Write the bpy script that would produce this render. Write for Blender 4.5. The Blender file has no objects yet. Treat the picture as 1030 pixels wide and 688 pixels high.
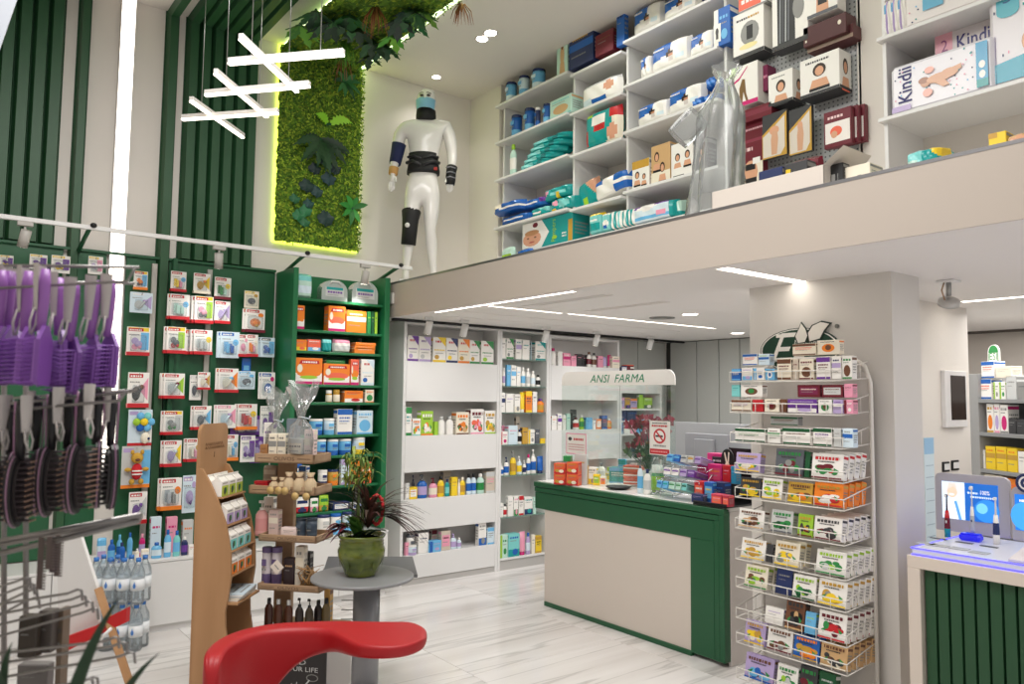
import bpy, bmesh, math, random
from math import sin, cos, pi, radians
from mathutils import Vector, Matrix
rnd = random.Random(7)
S = bpy.context.scene
COL = S.collection

# ------------------------------------------------------------------ camera, world, lights, exposure
F, PITCH, ROLL, YAW, EYE = 770.98, radians(4.121), radians(.66056), radians(37.529), 1.7
_ex = Vector((cos(YAW), sin(YAW), 0)); _ey = Vector((-sin(YAW), cos(YAW), 0))
def _w(v): return Vector((v.dot(_ex), v.dot(_ey), v.z))
_f = Vector((0, cos(PITCH), sin(PITCH))); _u = Vector((0, -sin(PITCH), cos(PITCH))); _r = Vector((1, 0, 0))
CR = _w(cos(ROLL)*_r + sin(ROLL)*_u); CU = _w(-sin(ROLL)*_r + cos(ROLL)*_u); CF = _w(_f)
EYEP = Vector((0, 0, EYE))
cam = bpy.data.cameras.new('camera'); cam.sensor_width = 36; cam.lens = F/1030*36
cam.clip_start = .05; cam.clip_end = 60
camo = bpy.data.objects.new('camera', cam); COL.objects.link(camo)
camo.matrix_world = Matrix(((CR.x, CU.x, -CF.x, 0), (CR.y, CU.y, -CF.y, 0), (CR.z, CU.z, -CF.z, EYE), (0, 0, 0, 1)))
cam.dof.use_dof = True; cam.dof.focus_distance = 5.6; cam.dof.aperture_fstop = 4.0
S.camera = camo
S.view_settings.view_transform = 'Standard'; S.view_settings.look = 'None'
S.view_settings.gamma = 1; S.view_settings.exposure = -0.10; S.view_settings.use_curve_mapping = False
world = bpy.data.worlds.new('world'); S.world = world; world.use_nodes = True
world.node_tree.nodes['Background'].inputs[0].default_value = (1, .975, .955, 1)
world.node_tree.nodes['Background'].inputs[1].default_value = .55
def lamp(name, kind, loc, energy, color=(1, .965, .93), to=None, size=None, size_y=None, angle=None, blend=.6, parent=None):
    d = bpy.data.lights.new(name, kind); d.energy = energy; d.color = color
    if kind == 'AREA':
        d.shape = 'RECTANGLE'; d.size = size; d.size_y = size_y or size
    if kind == 'SPOT':
        d.spot_size = radians(angle or 60); d.spot_blend = blend; d.shadow_soft_size = size or .04
    if kind == 'POINT': d.shadow_soft_size = size or .1
    o = bpy.data.objects.new(name, d); COL.objects.link(o); o.location = loc
    if to is not None:
        o.rotation_euler = (Vector(to)-Vector(loc)).to_track_quat('-Z', 'Y').to_euler()
    return o
# added area fills, not fittings: tall hall, low area, side room, pillar, mezzanine
lamp('hall_fill', 'AREA', (.9, 2.4, 4.6), 188, (1, .97, .95), (.9, 2.4, 0), 2.2, 2.6)  # unseen overhead fill, added for the hall's ambient light
lamp('low_area_fill', 'AREA', (5.3, 4.2, 2.36), 53, (1, .99, .985), (5.3, 4.2, 0), 2.6, 2.6)  # added fill that brightens the low area beyond its slot lights
lamp('side_room_fill', 'AREA', (6.9, 1.7, 2.36), 44, (1, .975, .95), (6.9, 1.7, 0), 1.4, 2.4)  # added to lift the far wall and side room
lamp('shop_front_light', 'AREA', (4.3, .5, 2.36), 13, (1, .98, .965), (4.3, .5, 0), 1.2, 1.2)  # added out of view to brighten the pillar's side face and the counter
lamp('mezzanine_fill', 'AREA', (3.75, 3.0, 4.7), 17, (1, .97, .94), (3.7, 2.6, 0), .5, 3.0)

# ------------------------------------------------------------------ measuring: where a pixel's sight line meets a plane of the room
def ray(px, py): return CF + CR*((px-515)/F) - CU*((py-344)/F)
def onz(px, py, z): d = ray(px, py); return EYEP + d*((z-EYE)/d.z)
def onx(px, py, x): d = ray(px, py); return EYEP + d*(x/d.x)
def ony(px, py, y): d = ray(px, py); return EYEP + d*(y/d.y)
def ond(px, py, t): return EYEP + ray(px, py)*t

# ------------------------------------------------------------------ colours and materials
def lin(c): return c/12.92 if c <= .04045 else ((c+.055)/1.055)**2.4
NAMED = dict(white='f2efe9', cream='efe6d2', beige='cdbfae', grey='8f8f8c', pale='c9cbc9', dark='3a3a3c', black='141416', red='c4202a', coral='ee6a4e',
 orange='f08424', yellow='f2cf2c', lime='9ecb3a', green='2f8a46', deep='14532f', teal='159a98', aqua='7fd0cd', sky='6db7e4', blue='1f62b5', navy='22305f',
 lilac='b7a4d0', purple='6c3a96', plum='7a1f4a', wine='6b1526', pink='ea9cb4', magenta='cc1f72', skin='dca583', tan='cfa877', brown='6e4630', wood='a5764a',
 mint='bfe0d2', gold='c79b3c', silver='b9bcc0', smoke='5b5f66', ice='d5e6ef')
def hx(c):
    if not isinstance(c, str): return tuple(c)[:3]
    c = NAMED.get(c, c)
    return tuple(lin(int(c[i:i+2], 16)/255) for i in (0, 2, 4))
MATS = {}
def mat(name, color='white', rough=.5, metal=0, emit=0, trans=0, alpha=1, coat=0, attr=False, bump=None, noise=None, ecol=None, spec=.5):
    if name in MATS: return MATS[name]
    m = bpy.data.materials.new(name); m.use_nodes = True; nt = m.node_tree; b = nt.nodes['Principled BSDF']
    c = hx(color); b.inputs['Base Color'].default_value = (*c, 1)
    b.inputs['Roughness'].default_value = rough; b.inputs['Metallic'].default_value = metal
    b.inputs['Specular IOR Level'].default_value = spec
    if emit:
        b.inputs['Emission Color'].default_value = (*hx(ecol or color), 1); b.inputs['Emission Strength'].default_value = emit
    if trans: b.inputs['Transmission Weight'].default_value = trans
    if alpha < 1: b.inputs['Alpha'].default_value = alpha
    if coat: b.inputs['Coat Weight'].default_value = coat
    if attr:
        a = nt.nodes.new('ShaderNodeAttribute'); a.attribute_name = 'Col'; nt.links.new(a.outputs['Color'], b.inputs['Base Color'])
    if noise:   # (scale, second colour, stretch xyz, amount)
        tc = nt.nodes.new('ShaderNodeTexCoord'); mp = nt.nodes.new('ShaderNodeMapping'); mp.inputs['Scale'].default_value = noise[2]
        n = nt.nodes.new('ShaderNodeTexNoise'); n.inputs['Scale'].default_value = noise[0]; n.inputs['Detail'].default_value = 4
        r = nt.nodes.new('ShaderNodeValToRGB'); r.color_ramp.elements[0].position = .35; r.color_ramp.elements[1].position = .7
        r.color_ramp.elements[0].color = (*c, 1); r.color_ramp.elements[1].color = (*hx(noise[1]), 1)
        nt.links.new(tc.outputs['Object'], mp.inputs[0]); nt.links.new(mp.outputs[0], n.inputs['Vector'])
        nt.links.new(n.outputs['Fac'], r.inputs[0]); nt.links.new(r.outputs[0], b.inputs['Base Color'])
    if bump:    # (scale, strength)
        n = nt.nodes.new('ShaderNodeTexNoise'); n.inputs['Scale'].default_value = bump[0]; n.inputs['Detail'].default_value = 6
        k = nt.nodes.new('ShaderNodeBump'); k.inputs['Strength'].default_value = bump[1]; k.inputs['Distance'].default_value = .01
        tc = nt.nodes.new('ShaderNodeTexCoord'); nt.links.new(tc.outputs['Object'], n.inputs['Vector'])
        nt.links.new(n.outputs['Fac'], k.inputs['Height']); nt.links.new(k.outputs[0], b.inputs['Normal'])
    MATS[name] = m; return m
def clear(name, tint='ffffff', gloss=.25, rough=.08, body=0.0):
    """thin clear film or sheet: see-through with a glossy skin and a little of its own haze"""
    if name in MATS: return MATS[name]
    m = bpy.data.materials.new(name); m.use_nodes = True; nt = m.node_tree; nt.nodes.clear()
    o = nt.nodes.new('ShaderNodeOutputMaterial'); t = nt.nodes.new('ShaderNodeBsdfTransparent'); t.inputs[0].default_value = (*hx(tint), 1)
    g = nt.nodes.new('ShaderNodeBsdfGlossy'); g.inputs['Roughness'].default_value = rough
    d = nt.nodes.new('ShaderNodeBsdfDiffuse'); d.inputs[0].default_value = (*hx(tint), 1)
    lw = nt.nodes.new('ShaderNodeLayerWeight'); lw.inputs[0].default_value = .35
    mm = nt.nodes.new('ShaderNodeMath'); mm.operation = 'MULTIPLY'; mm.inputs[1].default_value = gloss*2; nt.links.new(lw.outputs['Fresnel'], mm.inputs[0])
    m1 = nt.nodes.new('ShaderNodeMixShader'); m1.inputs[0].default_value = body
    nt.links.new(t.outputs[0], m1.inputs[1]); nt.links.new(d.outputs[0], m1.inputs[2])
    m2 = nt.nodes.new('ShaderNodeMixShader'); nt.links.new(mm.outputs[0], m2.inputs[0]); nt.links.new(m1.outputs[0], m2.inputs[1]); nt.links.new(g.outputs[0], m2.inputs[2])
    nt.links.new(m2.outputs[0], o.inputs[0]); MATS[name] = m; return m
PRINT = mat('printed_card', rough=.45, attr=True)
GLOSS = mat('printed_plastic', rough=.25, attr=True)
PAINT = mat('warm_white_paint', 'e0dad2', .6)
LACQ = mat('white_lacquer', 'e4e3e1', .35)
GREEN = mat('green_lacquer', '1a5534', .4)
GREENW = mat('green_wall_board', '225a39', .35)
GREEND = mat('green_slat_paint', '2a5535', .45)
METAL = mat('brushed_metal', 'a9a9a6', .35, 1)
CHROME = mat('chrome', 'c8c8cc', .18, 1)
WIREW = mat('white_wire', 'e6e2da', .4)
BLACKP = mat('black_plastic', '131315', .4)
GREYP = mat('grey_laminate', '8b8b87', .5)
WOODM = mat('light_beech', 'b48a62', .5, noise=(6, 'a0774f', (1, 1, .12), 1))
WOODO = mat('oak_board', 'ad9072', .55, noise=(9, '96785a', (.25, 1, 1), 1))
CLEAR = clear('clear_film', 'f4f8f8', .35, .12, .06)
GLASS = clear('clear_sheet', 'f6faf8', .035, .03, .02)
GSHELF = clear('glass_shelf', 'c8e4da', .35, .05, .25)

# ------------------------------------------------------------------ mesh builder
class MB:
    def __init__(s): s.v = []; s.f = []; s.c = []; s.sm = []
    def add(s, vs, fs, c='white', smooth=False):
        n = len(s.v); s.v += [tuple(p) for p in vs]; c = hx(c)
        for f in fs: s.f.append(tuple(n+i for i in f)); s.c.append(c); s.sm.append(smooth)
        return s
    def box(s, x0, x1, y0, y1, z0, z1, c='white'):
        vs = [(x, y, z) for x in (x0, x1) for y in (y0, y1) for z in (z0, z1)]
        return s.add(vs, [(0, 1, 3, 2), (4, 6, 7, 5), (0, 4, 5, 1), (2, 3, 7, 6), (0, 2, 6, 4), (1, 5, 7, 3)], c)
    def bbox(s, x0, x1, y0, y1, z0, z1, b=.004, c='white'):
        """box with its eight corners and twelve edges chamfered by b"""
        b = min(b, (x1-x0)*.45, (y1-y0)*.45, (z1-z0)*.45)
        X, Y, Z = (x0, x1), (y0, y1), (z0, z1); vs = []; ix = {}
        for i in (0, 1):
            for j in (0, 1):
                for k in (0, 1):
                    p = (X[i], Y[j], Z[k]); q = tuple(a+(b if e == 0 else -b) for a, e in zip(p, (i, j, k)))
                    for ax in range(3):
                        t = list(q); t[ax] = p[ax]; ix[i, j, k, ax] = len(vs); vs.append(t)
        fs = []
        for i in (0, 1):
            g = lambda a, j, k: ix[(i, j, k, 0)] if a == 0 else ix[(j, i, k, 1)] if a == 1 else ix[(j, k, i, 2)]
            for a in range(3): fs.append([g(a, 0, 0), g(a, 1, 0), g(a, 1, 1), g(a, 0, 1)])
        for i in (0, 1):
            for j in (0, 1):
                fs.append([ix[i, j, 0, 0], ix[i, j, 1, 0], ix[i, j, 1, 1], ix[i, j, 0, 1]])
                fs.append([ix[i, 0, j, 0], ix[i, 1, j, 0], ix[i, 1, j, 2], ix[i, 0, j, 2]])
                fs.append([ix[0, i, j, 1], ix[1, i, j, 1], ix[1, i, j, 2], ix[0, i, j, 2]])
                for k in (0, 1): fs.append([ix[i, j, k, 0], ix[i, j, k, 1], ix[i, j, k, 2]])
        return s.add(vs, fs, c)
    def quad(s, a, b, c_, d, c='white'): return s.add([a, b, c_, d], [(0, 1, 2, 3)], c)
    def tube(s, pts, r, n=6, c='white', caps=True, smooth=True):
        pts = [Vector(p) for p in pts]; m = len(pts); rs = r if isinstance(r, (list, tuple)) else [r]*m
        vs = []; up = None
        for i, p in enumerate(pts):
            t = (pts[min(i+1, m-1)]-pts[max(i-1, 0)]).normalized()
            if up is None: up = Vector((0, 0, 1)) if abs(t.z) < .9 else Vector((1, 0, 0))
            a = t.cross(up).normalized(); b = a.cross(t).normalized(); up = b
            for k in range(n):
                w = 2*pi*k/n; vs.append(p+a*(rs[i]*cos(w))+b*(rs[i]*sin(w)))
        fs = [(i*n+k, i*n+(k+1) % n, (i+1)*n+(k+1) % n, (i+1)*n+k) for i in range(m-1) for k in range(n)]
        if caps: fs += [tuple(range(n-1, -1, -1)), tuple((m-1)*n+k for k in range(n))]
        return s.add(vs, fs, c, smooth)
    def lathe(s, prof, n=14, cx=0, cy=0, sx=1, sy=1, c='white', cols=None, smooth=True, z0=0, caps=True):
        """prof: list of (radius, z); cols: one colour per ring band"""
        m = len(prof); vs = [(cx+r*sx*cos(2*pi*k/n), cy+r*sy*sin(2*pi*k/n), z0+z) for r, z in prof for k in range(n)]
        b = len(s.v); s.v += vs
        for i in range(m-1):
            cc = hx(cols[i] if cols else c)
            for k in range(n):
                s.f.append((b+i*n+k, b+i*n+(k+1) % n, b+(i+1)*n+(k+1) % n, b+(i+1)*n+k)); s.c.append(cc); s.sm.append(smooth)
        if not caps: return s
        s.f.append(tuple(b+k for k in range(n-1, -1, -1))); s.c.append(hx(cols[0] if cols else c)); s.sm.append(False)
        s.f.append(tuple(b+(m-1)*n+k for k in range(n))); s.c.append(hx(cols[-1] if cols else c)); s.sm.append(False)
        return s
    def prism(s, poly, axis, a, b, c='white'):
        """poly: 2-D outline in the two other axes (cyclic order), extruded along axis from a to b"""
        def P(p, t): return {'x': (t, p[0], p[1]), 'y': (p[0], t, p[1]), 'z': (p[0], p[1], t)}[axis]
        n = len(poly); vs = [P(p, a) for p in poly]+[P(p, b) for p in poly]
        return s.add(vs, [tuple(range(n)), tuple(range(2*n-1, n-1, -1))]+[(i, (i+1) % n, n+(i+1) % n, n+i) for i in range(n)], c)
    def ball(s, c0, rx, ry, rz, c='white', n=10, m=6):
        vs = [(c0[0]+rx*sin(pi*i/m)*cos(2*pi*k/n), c0[1]+ry*sin(pi*i/m)*sin(2*pi*k/n), c0[2]+rz*cos(pi*i/m)) for i in range(m+1) for k in range(n)]
        return s.add(vs, [(i*n+k, (i+1)*n+k, (i+1)*n+(k+1) % n, i*n+(k+1) % n) for i in range(m) for k in range(n)], c, True)
    def decal(s, o, u, v, shapes, lift=.0006, start=0):
        """flat print on a face: o = lower left corner, u and v = the face's edges, shapes in 0..1 of it"""
        o, u, v = Vector(o), Vector(u), Vector(v); n = u.cross(v).normalized()
        def put(pts, c, L): s.add([o+u*a+v*b+n*(lift+.00016*L) for a, b in pts], [tuple(range(len(pts)))], c)
        for L, sh in enumerate(shapes, start):
            k = sh[0]
            if k == 'r': put([(sh[1], sh[2]), (sh[3], sh[2]), (sh[3], sh[4]), (sh[1], sh[4])], sh[5], L)
            elif k == 'e':
                put([(sh[1]+sh[3]*cos(2*pi*i/14), sh[2]+sh[4]*sin(2*pi*i/14)) for i in range(14)], sh[5], L)
            elif k == 'p': put(sh[1], sh[2], L)
            elif k == 't':     # a line of fine print
                x = sh[1]; h = sh[4]
                while x < sh[3]:
                    w = h*rnd.uniform(.5, 1.3)*v.length/u.length; e = min(x+w, sh[3])
                    put([(x, sh[2]), (e, sh[2]), (e, sh[2]+h), (x, sh[2]+h)], sh[5], L); x = e+h*.35*v.length/u.length
            elif k == 'T':     # real lettering: ('T', text, u0, v0, width, height, colour, shear)
                tv, tf = text_mesh(sh[1], sh[7] if len(sh) > 7 else 0)
                pts = [o+u*(sh[2]+p[0]*sh[4])+v*(sh[3]+p[1]*sh[5])+n*(lift+.00016*L) for p in tv]
                s.add(pts, tf, sh[6])
        return s
    def mesh(s, name):
        me = bpy.data.meshes.new(name); me.from_pydata(s.v, [], s.f)
        at = me.color_attributes.new('Col', 'FLOAT_COLOR', 'CORNER'); buf = []
        for f, c in zip(s.f, s.c): buf += [c[0], c[1], c[2], 1.0]*len(f)
        at.data.foreach_set('color', buf); me.polygons.foreach_set('use_smooth', s.sm); me.update(); return me
    def build(s, name, m=None, parent=None, loc=(0, 0, 0), rz=0, **kw):
        me = s.mesh(name); me.materials.append(m or PRINT)
        return link(name, me, parent, loc, rz, **kw)
TXT = {}
def text_mesh(t, shear=0):
    if (t, shear) in TXT: return TXT[t, shear]
    cu = bpy.data.curves.new('lettering', 'FONT'); cu.body = t; cu.shear = shear; cu.resolution_u = 2; cu.offset = .012 if t == 'Kindii' else 0
    o = bpy.data.objects.new('lettering', cu); COL.objects.link(o)
    me = bpy.data.meshes.new_from_object(o.evaluated_get(bpy.context.evaluated_depsgraph_get()))
    vs = [v.co.copy() for v in me.vertices]; fs = [tuple(p.vertices) for p in me.polygons]
    bpy.data.objects.remove(o); bpy.data.curves.remove(cu); bpy.data.meshes.remove(me)
    x0 = min(v.x for v in vs); x1 = max(v.x for v in vs); y0 = min(v.y for v in vs); y1 = max(v.y for v in vs)
    r = ([((v.x-x0)/(x1-x0), (v.y-y0)/(y1-y0)) for v in vs], fs); TXT[t, shear] = r; return r
def link(name, me, parent=None, loc=(0, 0, 0), rz=0, label=None, cat=None, group=None, kind=None):
    o = bpy.data.objects.new(name, me); COL.objects.link(o); o.location = loc; o.rotation_euler = (0, 0, rz)
    if parent: o.parent = parent
    if label: o['label'] = label
    if cat: o['category'] = cat
    if group: o['group'] = group
    if kind: o['kind'] = kind
    return o
def empty(name, label=None, cat=None, loc=(0, 0, 0), rz=0, group=None, kind=None):
    o = link(name, None, None, loc, rz, label, cat, group, kind); o.empty_display_size = .05; return o
def dup(root, loc, rz=None, label=None):
    r = root.copy(); COL.objects.link(r); r.location = loc
    if rz is not None: r.rotation_euler = (0, 0, rz)
    if label: r['label'] = label
    for ch in list(root.children):
        c = ch.copy(); COL.objects.link(c); c.parent = r
        for g in ch.children:
            d = g.copy(); COL.objects.link(d); d.parent = c
    return r
def struct(name, mb, m, parent=None): return mb.build(name, m, parent, kind=None if parent else 'structure')
ORD = 'first second third fourth fifth sixth seventh eighth ninth tenth eleventh twelfth thirteenth fourteenth fifteenth sixteenth seventeenth eighteenth nineteenth twentieth'.split()
# ------------------------------------------------------------------ the room
YA, ZC, XE, ZF, ZL, XB = 6.40, 4.75, 3.30, 2.70, 2.40, 4.34
def marble():
    m = bpy.data.materials.new('veined_white_marble'); m.use_nodes = True; nt = m.node_tree; b = nt.nodes['Principled BSDF']; N = nt.nodes.new; L = nt.links.new
    tc = N('ShaderNodeTexCoord'); oi = N('ShaderNodeObjectInfo'); sc = N('ShaderNodeVectorMath'); sc.operation = 'SCALE'; sc.inputs['Scale'].default_value = 17
    cb = N('ShaderNodeCombineXYZ'); L(oi.outputs['Random'], cb.inputs[0]); L(oi.outputs['Random'], cb.inputs[1]); L(cb.outputs[0], sc.inputs[0])
    ad = N('ShaderNodeVectorMath'); L(tc.outputs['Object'], ad.inputs[0]); L(sc.outputs[0], ad.inputs[1])
    mp = N('ShaderNodeMapping'); mp.inputs['Scale'].default_value = (.22, 3.4, 1); mp.inputs['Rotation'].default_value = (0, 0, .12); L(ad.outputs[0], mp.inputs[0])
    n1 = N('ShaderNodeTexNoise'); n1.inputs['Scale'].default_value = 1.6; n1.inputs['Detail'].default_value = 8; n1.inputs['Distortion'].default_value = .35; L(mp.outputs[0], n1.inputs['Vector'])
    r1 = N('ShaderNodeValToRGB'); e = r1.color_ramp.elements; e[0].position = .47; e[0].color = (*hx('ebe8e6'), 1); e[1].position = .53; e[1].color = (*hx('ebe8e6'), 1)
    k = e.new(.5); k.color = (*hx('cdcac8'), 1); L(n1.outputs['Fac'], r1.inputs[0])
    n2 = N('ShaderNodeTexNoise'); n2.inputs['Scale'].default_value = 1.1; n2.inputs['Detail'].default_value = 5; L(mp.outputs[0], n2.inputs['Vector'])
    r2 = N('ShaderNodeValToRGB'); r2.color_ramp.elements[0].position = .35; r2.color_ramp.elements[0].color = (*hx('e6e3e1'), 1); r2.color_ramp.elements[1].position = .6; r2.color_ramp.elements[1].color = (1, 1, 1, 1); L(n2.outputs['Fac'], r2.inputs[0])
    mx = N('ShaderNodeMix'); mx.data_type = 'RGBA'; mx.blend_type = 'MULTIPLY'; mx.inputs[0].default_value = .8; L(r1.outputs[0], mx.inputs[6]); L(r2.outputs[0], mx.inputs[7])
    L(mx.outputs[2], b.inputs['Base Color']); b.inputs['Roughness'].default_value = .17; return m
MARBLE = marble()
fl = struct('floor', MB().box(-2.5, 8.4, -1.2, 6.55, -.08, -.004), mat('grout', 'a9a5a1', .8))
tile = MB().bbox(-.5985, .5985, -.5985, .5985, -.02, 0, .0015).mesh('tile'); tile.materials.append(MARBLE)
jx = onz(452, 667, 0).x % 1.2
for i in range(-3, 8):
    for j in range(-1, 6):
        if -2.5 < jx+1.2*i-1.8 < 8.4: link('tile', tile, fl, (jx+1.2*i-.6, 1.2*j-.25, 0))
struct('ceiling', MB().box(-2.5, 8.4, -1.2, 6.55, ZC, ZC+.1), PAINT)
struct('wall_back', MB().box(-2.5, 8.4, YA, YA+.15, 0, ZC), PAINT)
struct('wall_left', MB().box(-2.65, -2.5, -1.2, 6.55, 0, ZC), PAINT)
struct('wall_far', MB().box(8.25, 8.4, -1.2, YA, 0, ZL), mat('greige_wall', 'c9c1b8', .6))
struct('wall_mezzanine', MB().box(4.74, 4.9, -1.2, YA, ZF, ZC).box(XB, 4.74, 5.87, YA, ZF, ZC).box(4.44, 4.74, 2.125, 2.33, ZF, ZC), PAINT)
struct('wall_pillar', MB().box(4.10, 4.42, 2.0, 2.89, 0, ZL), mat('pillar_paint', 'dad6d0', .6))
struct('wall_side', MB().box(4.95, 6.17, 2.45, 2.62, 0, ZL), PAINT)
# mezzanine edge and slab; the low ceiling's skin leaves out the slots
slots = []
def slot(x0, x1, y0, y1, lit): slots.append((x0, x1, y0, y1, lit))
slot(3.36, 3.40, 3.73, 5.45, 9); slot(3.44, 4.19, 4.765, 4.80, 9); slot(4.25, 6.19, 4.75, 4.785, 9); slot(3.36, 4.29, 2.50, 2.58, 9)
p, q = onz(965, 303.5, ZL), onz(1030, 299.5, ZL); slot(p.x, p.x+.07, .2, p.y, 8)
for (a, b, w) in (((524.7, 308), (596.5, 294.7), .03), ((541, 307), (620, 297), .03), ((590, 313), (652, 301), .10)):
    a = onz(*a, ZL); b = onz(*b, ZL); slot(a.x-w/2, a.x+w/2, b.y, a.y, 0)
for y in (5.2, 5.6): slot(3.5, 6.2, y, y+.03, 0)
def skin(x0, x1, y0, y1, holes):
    xs = sorted({x0, x1, *[h[0] for h in holes], *[h[1] for h in holes]}); ys = sorted({y0, y1, *[h[2] for h in holes], *[h[3] for h in holes]}); m = MB()
    for a, b in zip(xs, xs[1:]):
        for c, d in zip(ys, ys[1:]):
            if not any(h[0] < (a+b)/2 < h[1] and h[2] < (c+d)/2 < h[3] for h in holes): m.box(a, b, c, d, ZL, ZL+.03)
    return m
ls = struct('ceiling', skin(XE, 8.4, -1.2, YA, slots).box(XE, 8.4, -1.2, YA, ZL+.03, ZF), mat('low_ceiling_paint', 'f0ece8', .6))
for h in slots:
    if h[4]:
        o = MB().box(h[0], h[1], h[2], h[3], ZL+.004, ZL+.02).build('light_strip', mat('slot_light', 'fff6ea', emit=h[4]), ls)
struct('trim_1', MB().box(XE-.012, XE+.03, -1.2, YA, ZF-.004, ZF+.012), mat('edge_profile', '8d8d90', .3, .9))
struct('trim_2', MB().box(XE-.01, XE, -1.2, YA, ZL, ZF-.004), mat('fascia_paint', 'bbb0a5', .6))
struct('door_1', MB().bbox(XB-.012, XB, 5.875, 6.185, ZF, 4.58, .003), PAINT)
struct('trim_3', MB().bbox(3.32, 8.2, 6.07, 6.11, ZL-.025, ZL-.002, .002), BLACKP)
struct('trim_4', MB().box(8.2, 8.25, -1.2, YA, ZL-.022, ZL), mat('dark_strip', '5a524c', .7))  # solid dark strip along the top of the far wall
# grey panelled wall behind the counter: separate tall panels with open joints
gw = struct('wall_right', MB().box(7.35, 7.5, 3.75, YA, 0, ZL), mat('panel_joint', '3c3d3b', .8))
GPAN = mat('grey_panel', 'b6b8b3', .55)
ys = [YA-.1]+[onx(px, 360, 7.32).y for px in (701.6, 724, 745)]; st = ys[-2]-ys[-1]
while ys[-1]-st > 3.75: ys.append(ys[-1]-st)
for a, b in zip(ys, ys[1:]): MB().bbox(7.3, 7.35, b+.006, a-.006, 0, ZL-.01, .003).build('panel', GPAN, gw)
for a, b in ((6.31, 6.8), (6.8, 7.3)): MB().bbox(a+.005, b-.005, YA-.03, YA, 0, ZL-.01, .003).build('panel', GPAN, gw)
# bulkhead in the upper left corner
a, b = ony(17, 0, 4.0), ony(0, 49, 4.0); d = (a-b)
struct('trim_5', MB().prism([tuple((a+d*.7).xz), tuple((b-d*.6).xz), ((b-d*.6).x-.5, (b-d*.6).z), ((a+d*.7).x-.9, (a+d*.7).z)], 'y', 4.0, 4.06), mat('bulkhead', 'a3a8b0', .6))
# green slats on the wall, folding over onto the ceiling
def slats(n, name, xs, w, ceil_to):
    t = struct(name, MB().box(xs[0]-.01, xs[-1]+w+.01, YA-.006, YA, 2.76, ZC-.002), mat('slat_backing', '1c4529', .7))
    for x in xs:
        MB().prism([(x, YA-.006), (x+w*.22, YA-.06), (x+w*.9, YA-.06), (x+w, YA-.006)], 'z', 2.765 if n > 1 else .52, ZC-.002).build('slat', GREEND, t)
        MB().prism([(x, ZC-.002), (x+w*.22, ZC-.056), (x+w*.9, ZC-.056), (x+w, ZC-.002)], 'y', ceil_to, YA-.006).build('slat', GREEND, t)
sx = [ony(p, 239, YA).x for p in (158, 170)]
slats(8, 'trim_6', [.702-.0985*k for k in range(1, 9)][::-1], .094, 2.5)
slats(1, 'trim_7', [ony(69, 223, YA).x], .07, 2.5)
slats(1, 'trim_8', [sx[0]], .085, 2.5)
x0, x1 = ony(179, 239, YA).x, ony(252.6, 248, YA).x
slats(6, 'trim_9', [x0+(x1-x0)/6*k for k in range(6)], .0905, 1.5)
# light strip set in the wall
a, b = ony(111.5, 223, YA).x, ony(125.5, 223, YA).x
led = empty('wall_light_strip', 'tall bright white light strip running up the back wall to the ceiling', 'light', ((a+b)/2, YA, 0))
w = (b-a)/2
MB().box(-w, w, -.035, -.012, 1.12, ZC).build('diffuser', mat('led_diffuser', 'fff4e6', emit=4.5), led)
MB().box(-w-.006, -w, -.037, 0, 1.12, ZC).box(w, w+.006, -.037, 0, 1.12, ZC).box(-w, w, -.012, 0, 1.12, ZC).build('housing', LACQ, led)

# ------------------------------------------------------------------ green shop wall on the left
gwall = empty('display_wall', 'green slotted display wall full of hanging baby goods, above low white cabinets', 'display wall', (0, YA, 0))
GB = YA-.035
for x0, x1 in ((-.9, .768), (.862, a-.02), (b+.02, sx[0]-.004), (sx[0]+.09, 2.34)):
    MB().bbox(x0, x1, -.03, 0, .52, 2.755, .002).build('board', GREENW, gwall)
for px in (152.5, 208.5, 280):
    x = ony(px, 330, GB).x
    MB().bbox(x-.02, x+.02, -.055, -.03, .55, 2.70, .003).build('upright', mat('upright_metal', 'b8b5ad', .4, .4), gwall)
x = sx[1]+.02; MB().bbox(x, x+.035, -.09, -.03, .52, 2.755, .003).build('edge_post', GREEN, gwall)
MB().bbox(-.9, 2.34, -.055, -.03, 2.735, 2.755, .002).build('top_trim', GREEN, gwall)
rail = empty('light_rail', 'long white light rail held out from the green wall on arms', 'light rail', (0, 5.9, 2.815))
MB().bbox(-1.0, 3.40, -.015, .015, 0, .03, .003).build('rail', LACQ, rail)
for x in (.86, 2.40, 3.26):
    MB().tube([(x, .49, -.09), (x, 0, .012)], .016, 6).build('arm', GREEN, rail)
    MB().ball((x+.02, -.02, .03), .022, .022, .018).build('end_knob', BLACKP, rail)
def spot(loc, aim, label, e=18, drop=.1, grey=False, group='track spotlights'):
    t = empty('track_spotlight', label, 'spotlight', loc, 0, group)
    m = mat('spot_grey', 'b6b2ac', .4) if grey else LACQ
    MB().bbox(-.045, .045, -.018, .018, -.03, 0, .003).build('adapter', m, t)
    d = (Vector(aim)-Vector(loc)).normalized(); c = Vector((0, 0, -.03-drop*.5))
    MB().tube([(0, 0, -.02), c], .008, 6).build('stem', m, t)
    MB().tube([c-d*.055, c+d*.06], .032, 12).build('head', m, t)
    MB().tube([c+d*.058, c+d*.0615], .026, 12).build('lens', mat('spot_lens', 'fff4e2', emit=6), t)
    lamp('spot_lamp', 'SPOT', Vector(loc)+c+d*.075, e, (1, .97, .93), aim, .03, angle=105, blend=1)
spot((ony(25, 232, 5.9).x, 5.9, 2.815), (.3, 6.4, 1.6), 'grey spotlight under the light rail, nearest the left picture edge', 12, .16, True)
spot((ony(220, 262, 5.9).x, 5.9, 2.815), (1.9, 6.4, 1.5), 'grey spotlight under the light rail above the hanging packs', 14, .16, True)
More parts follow.
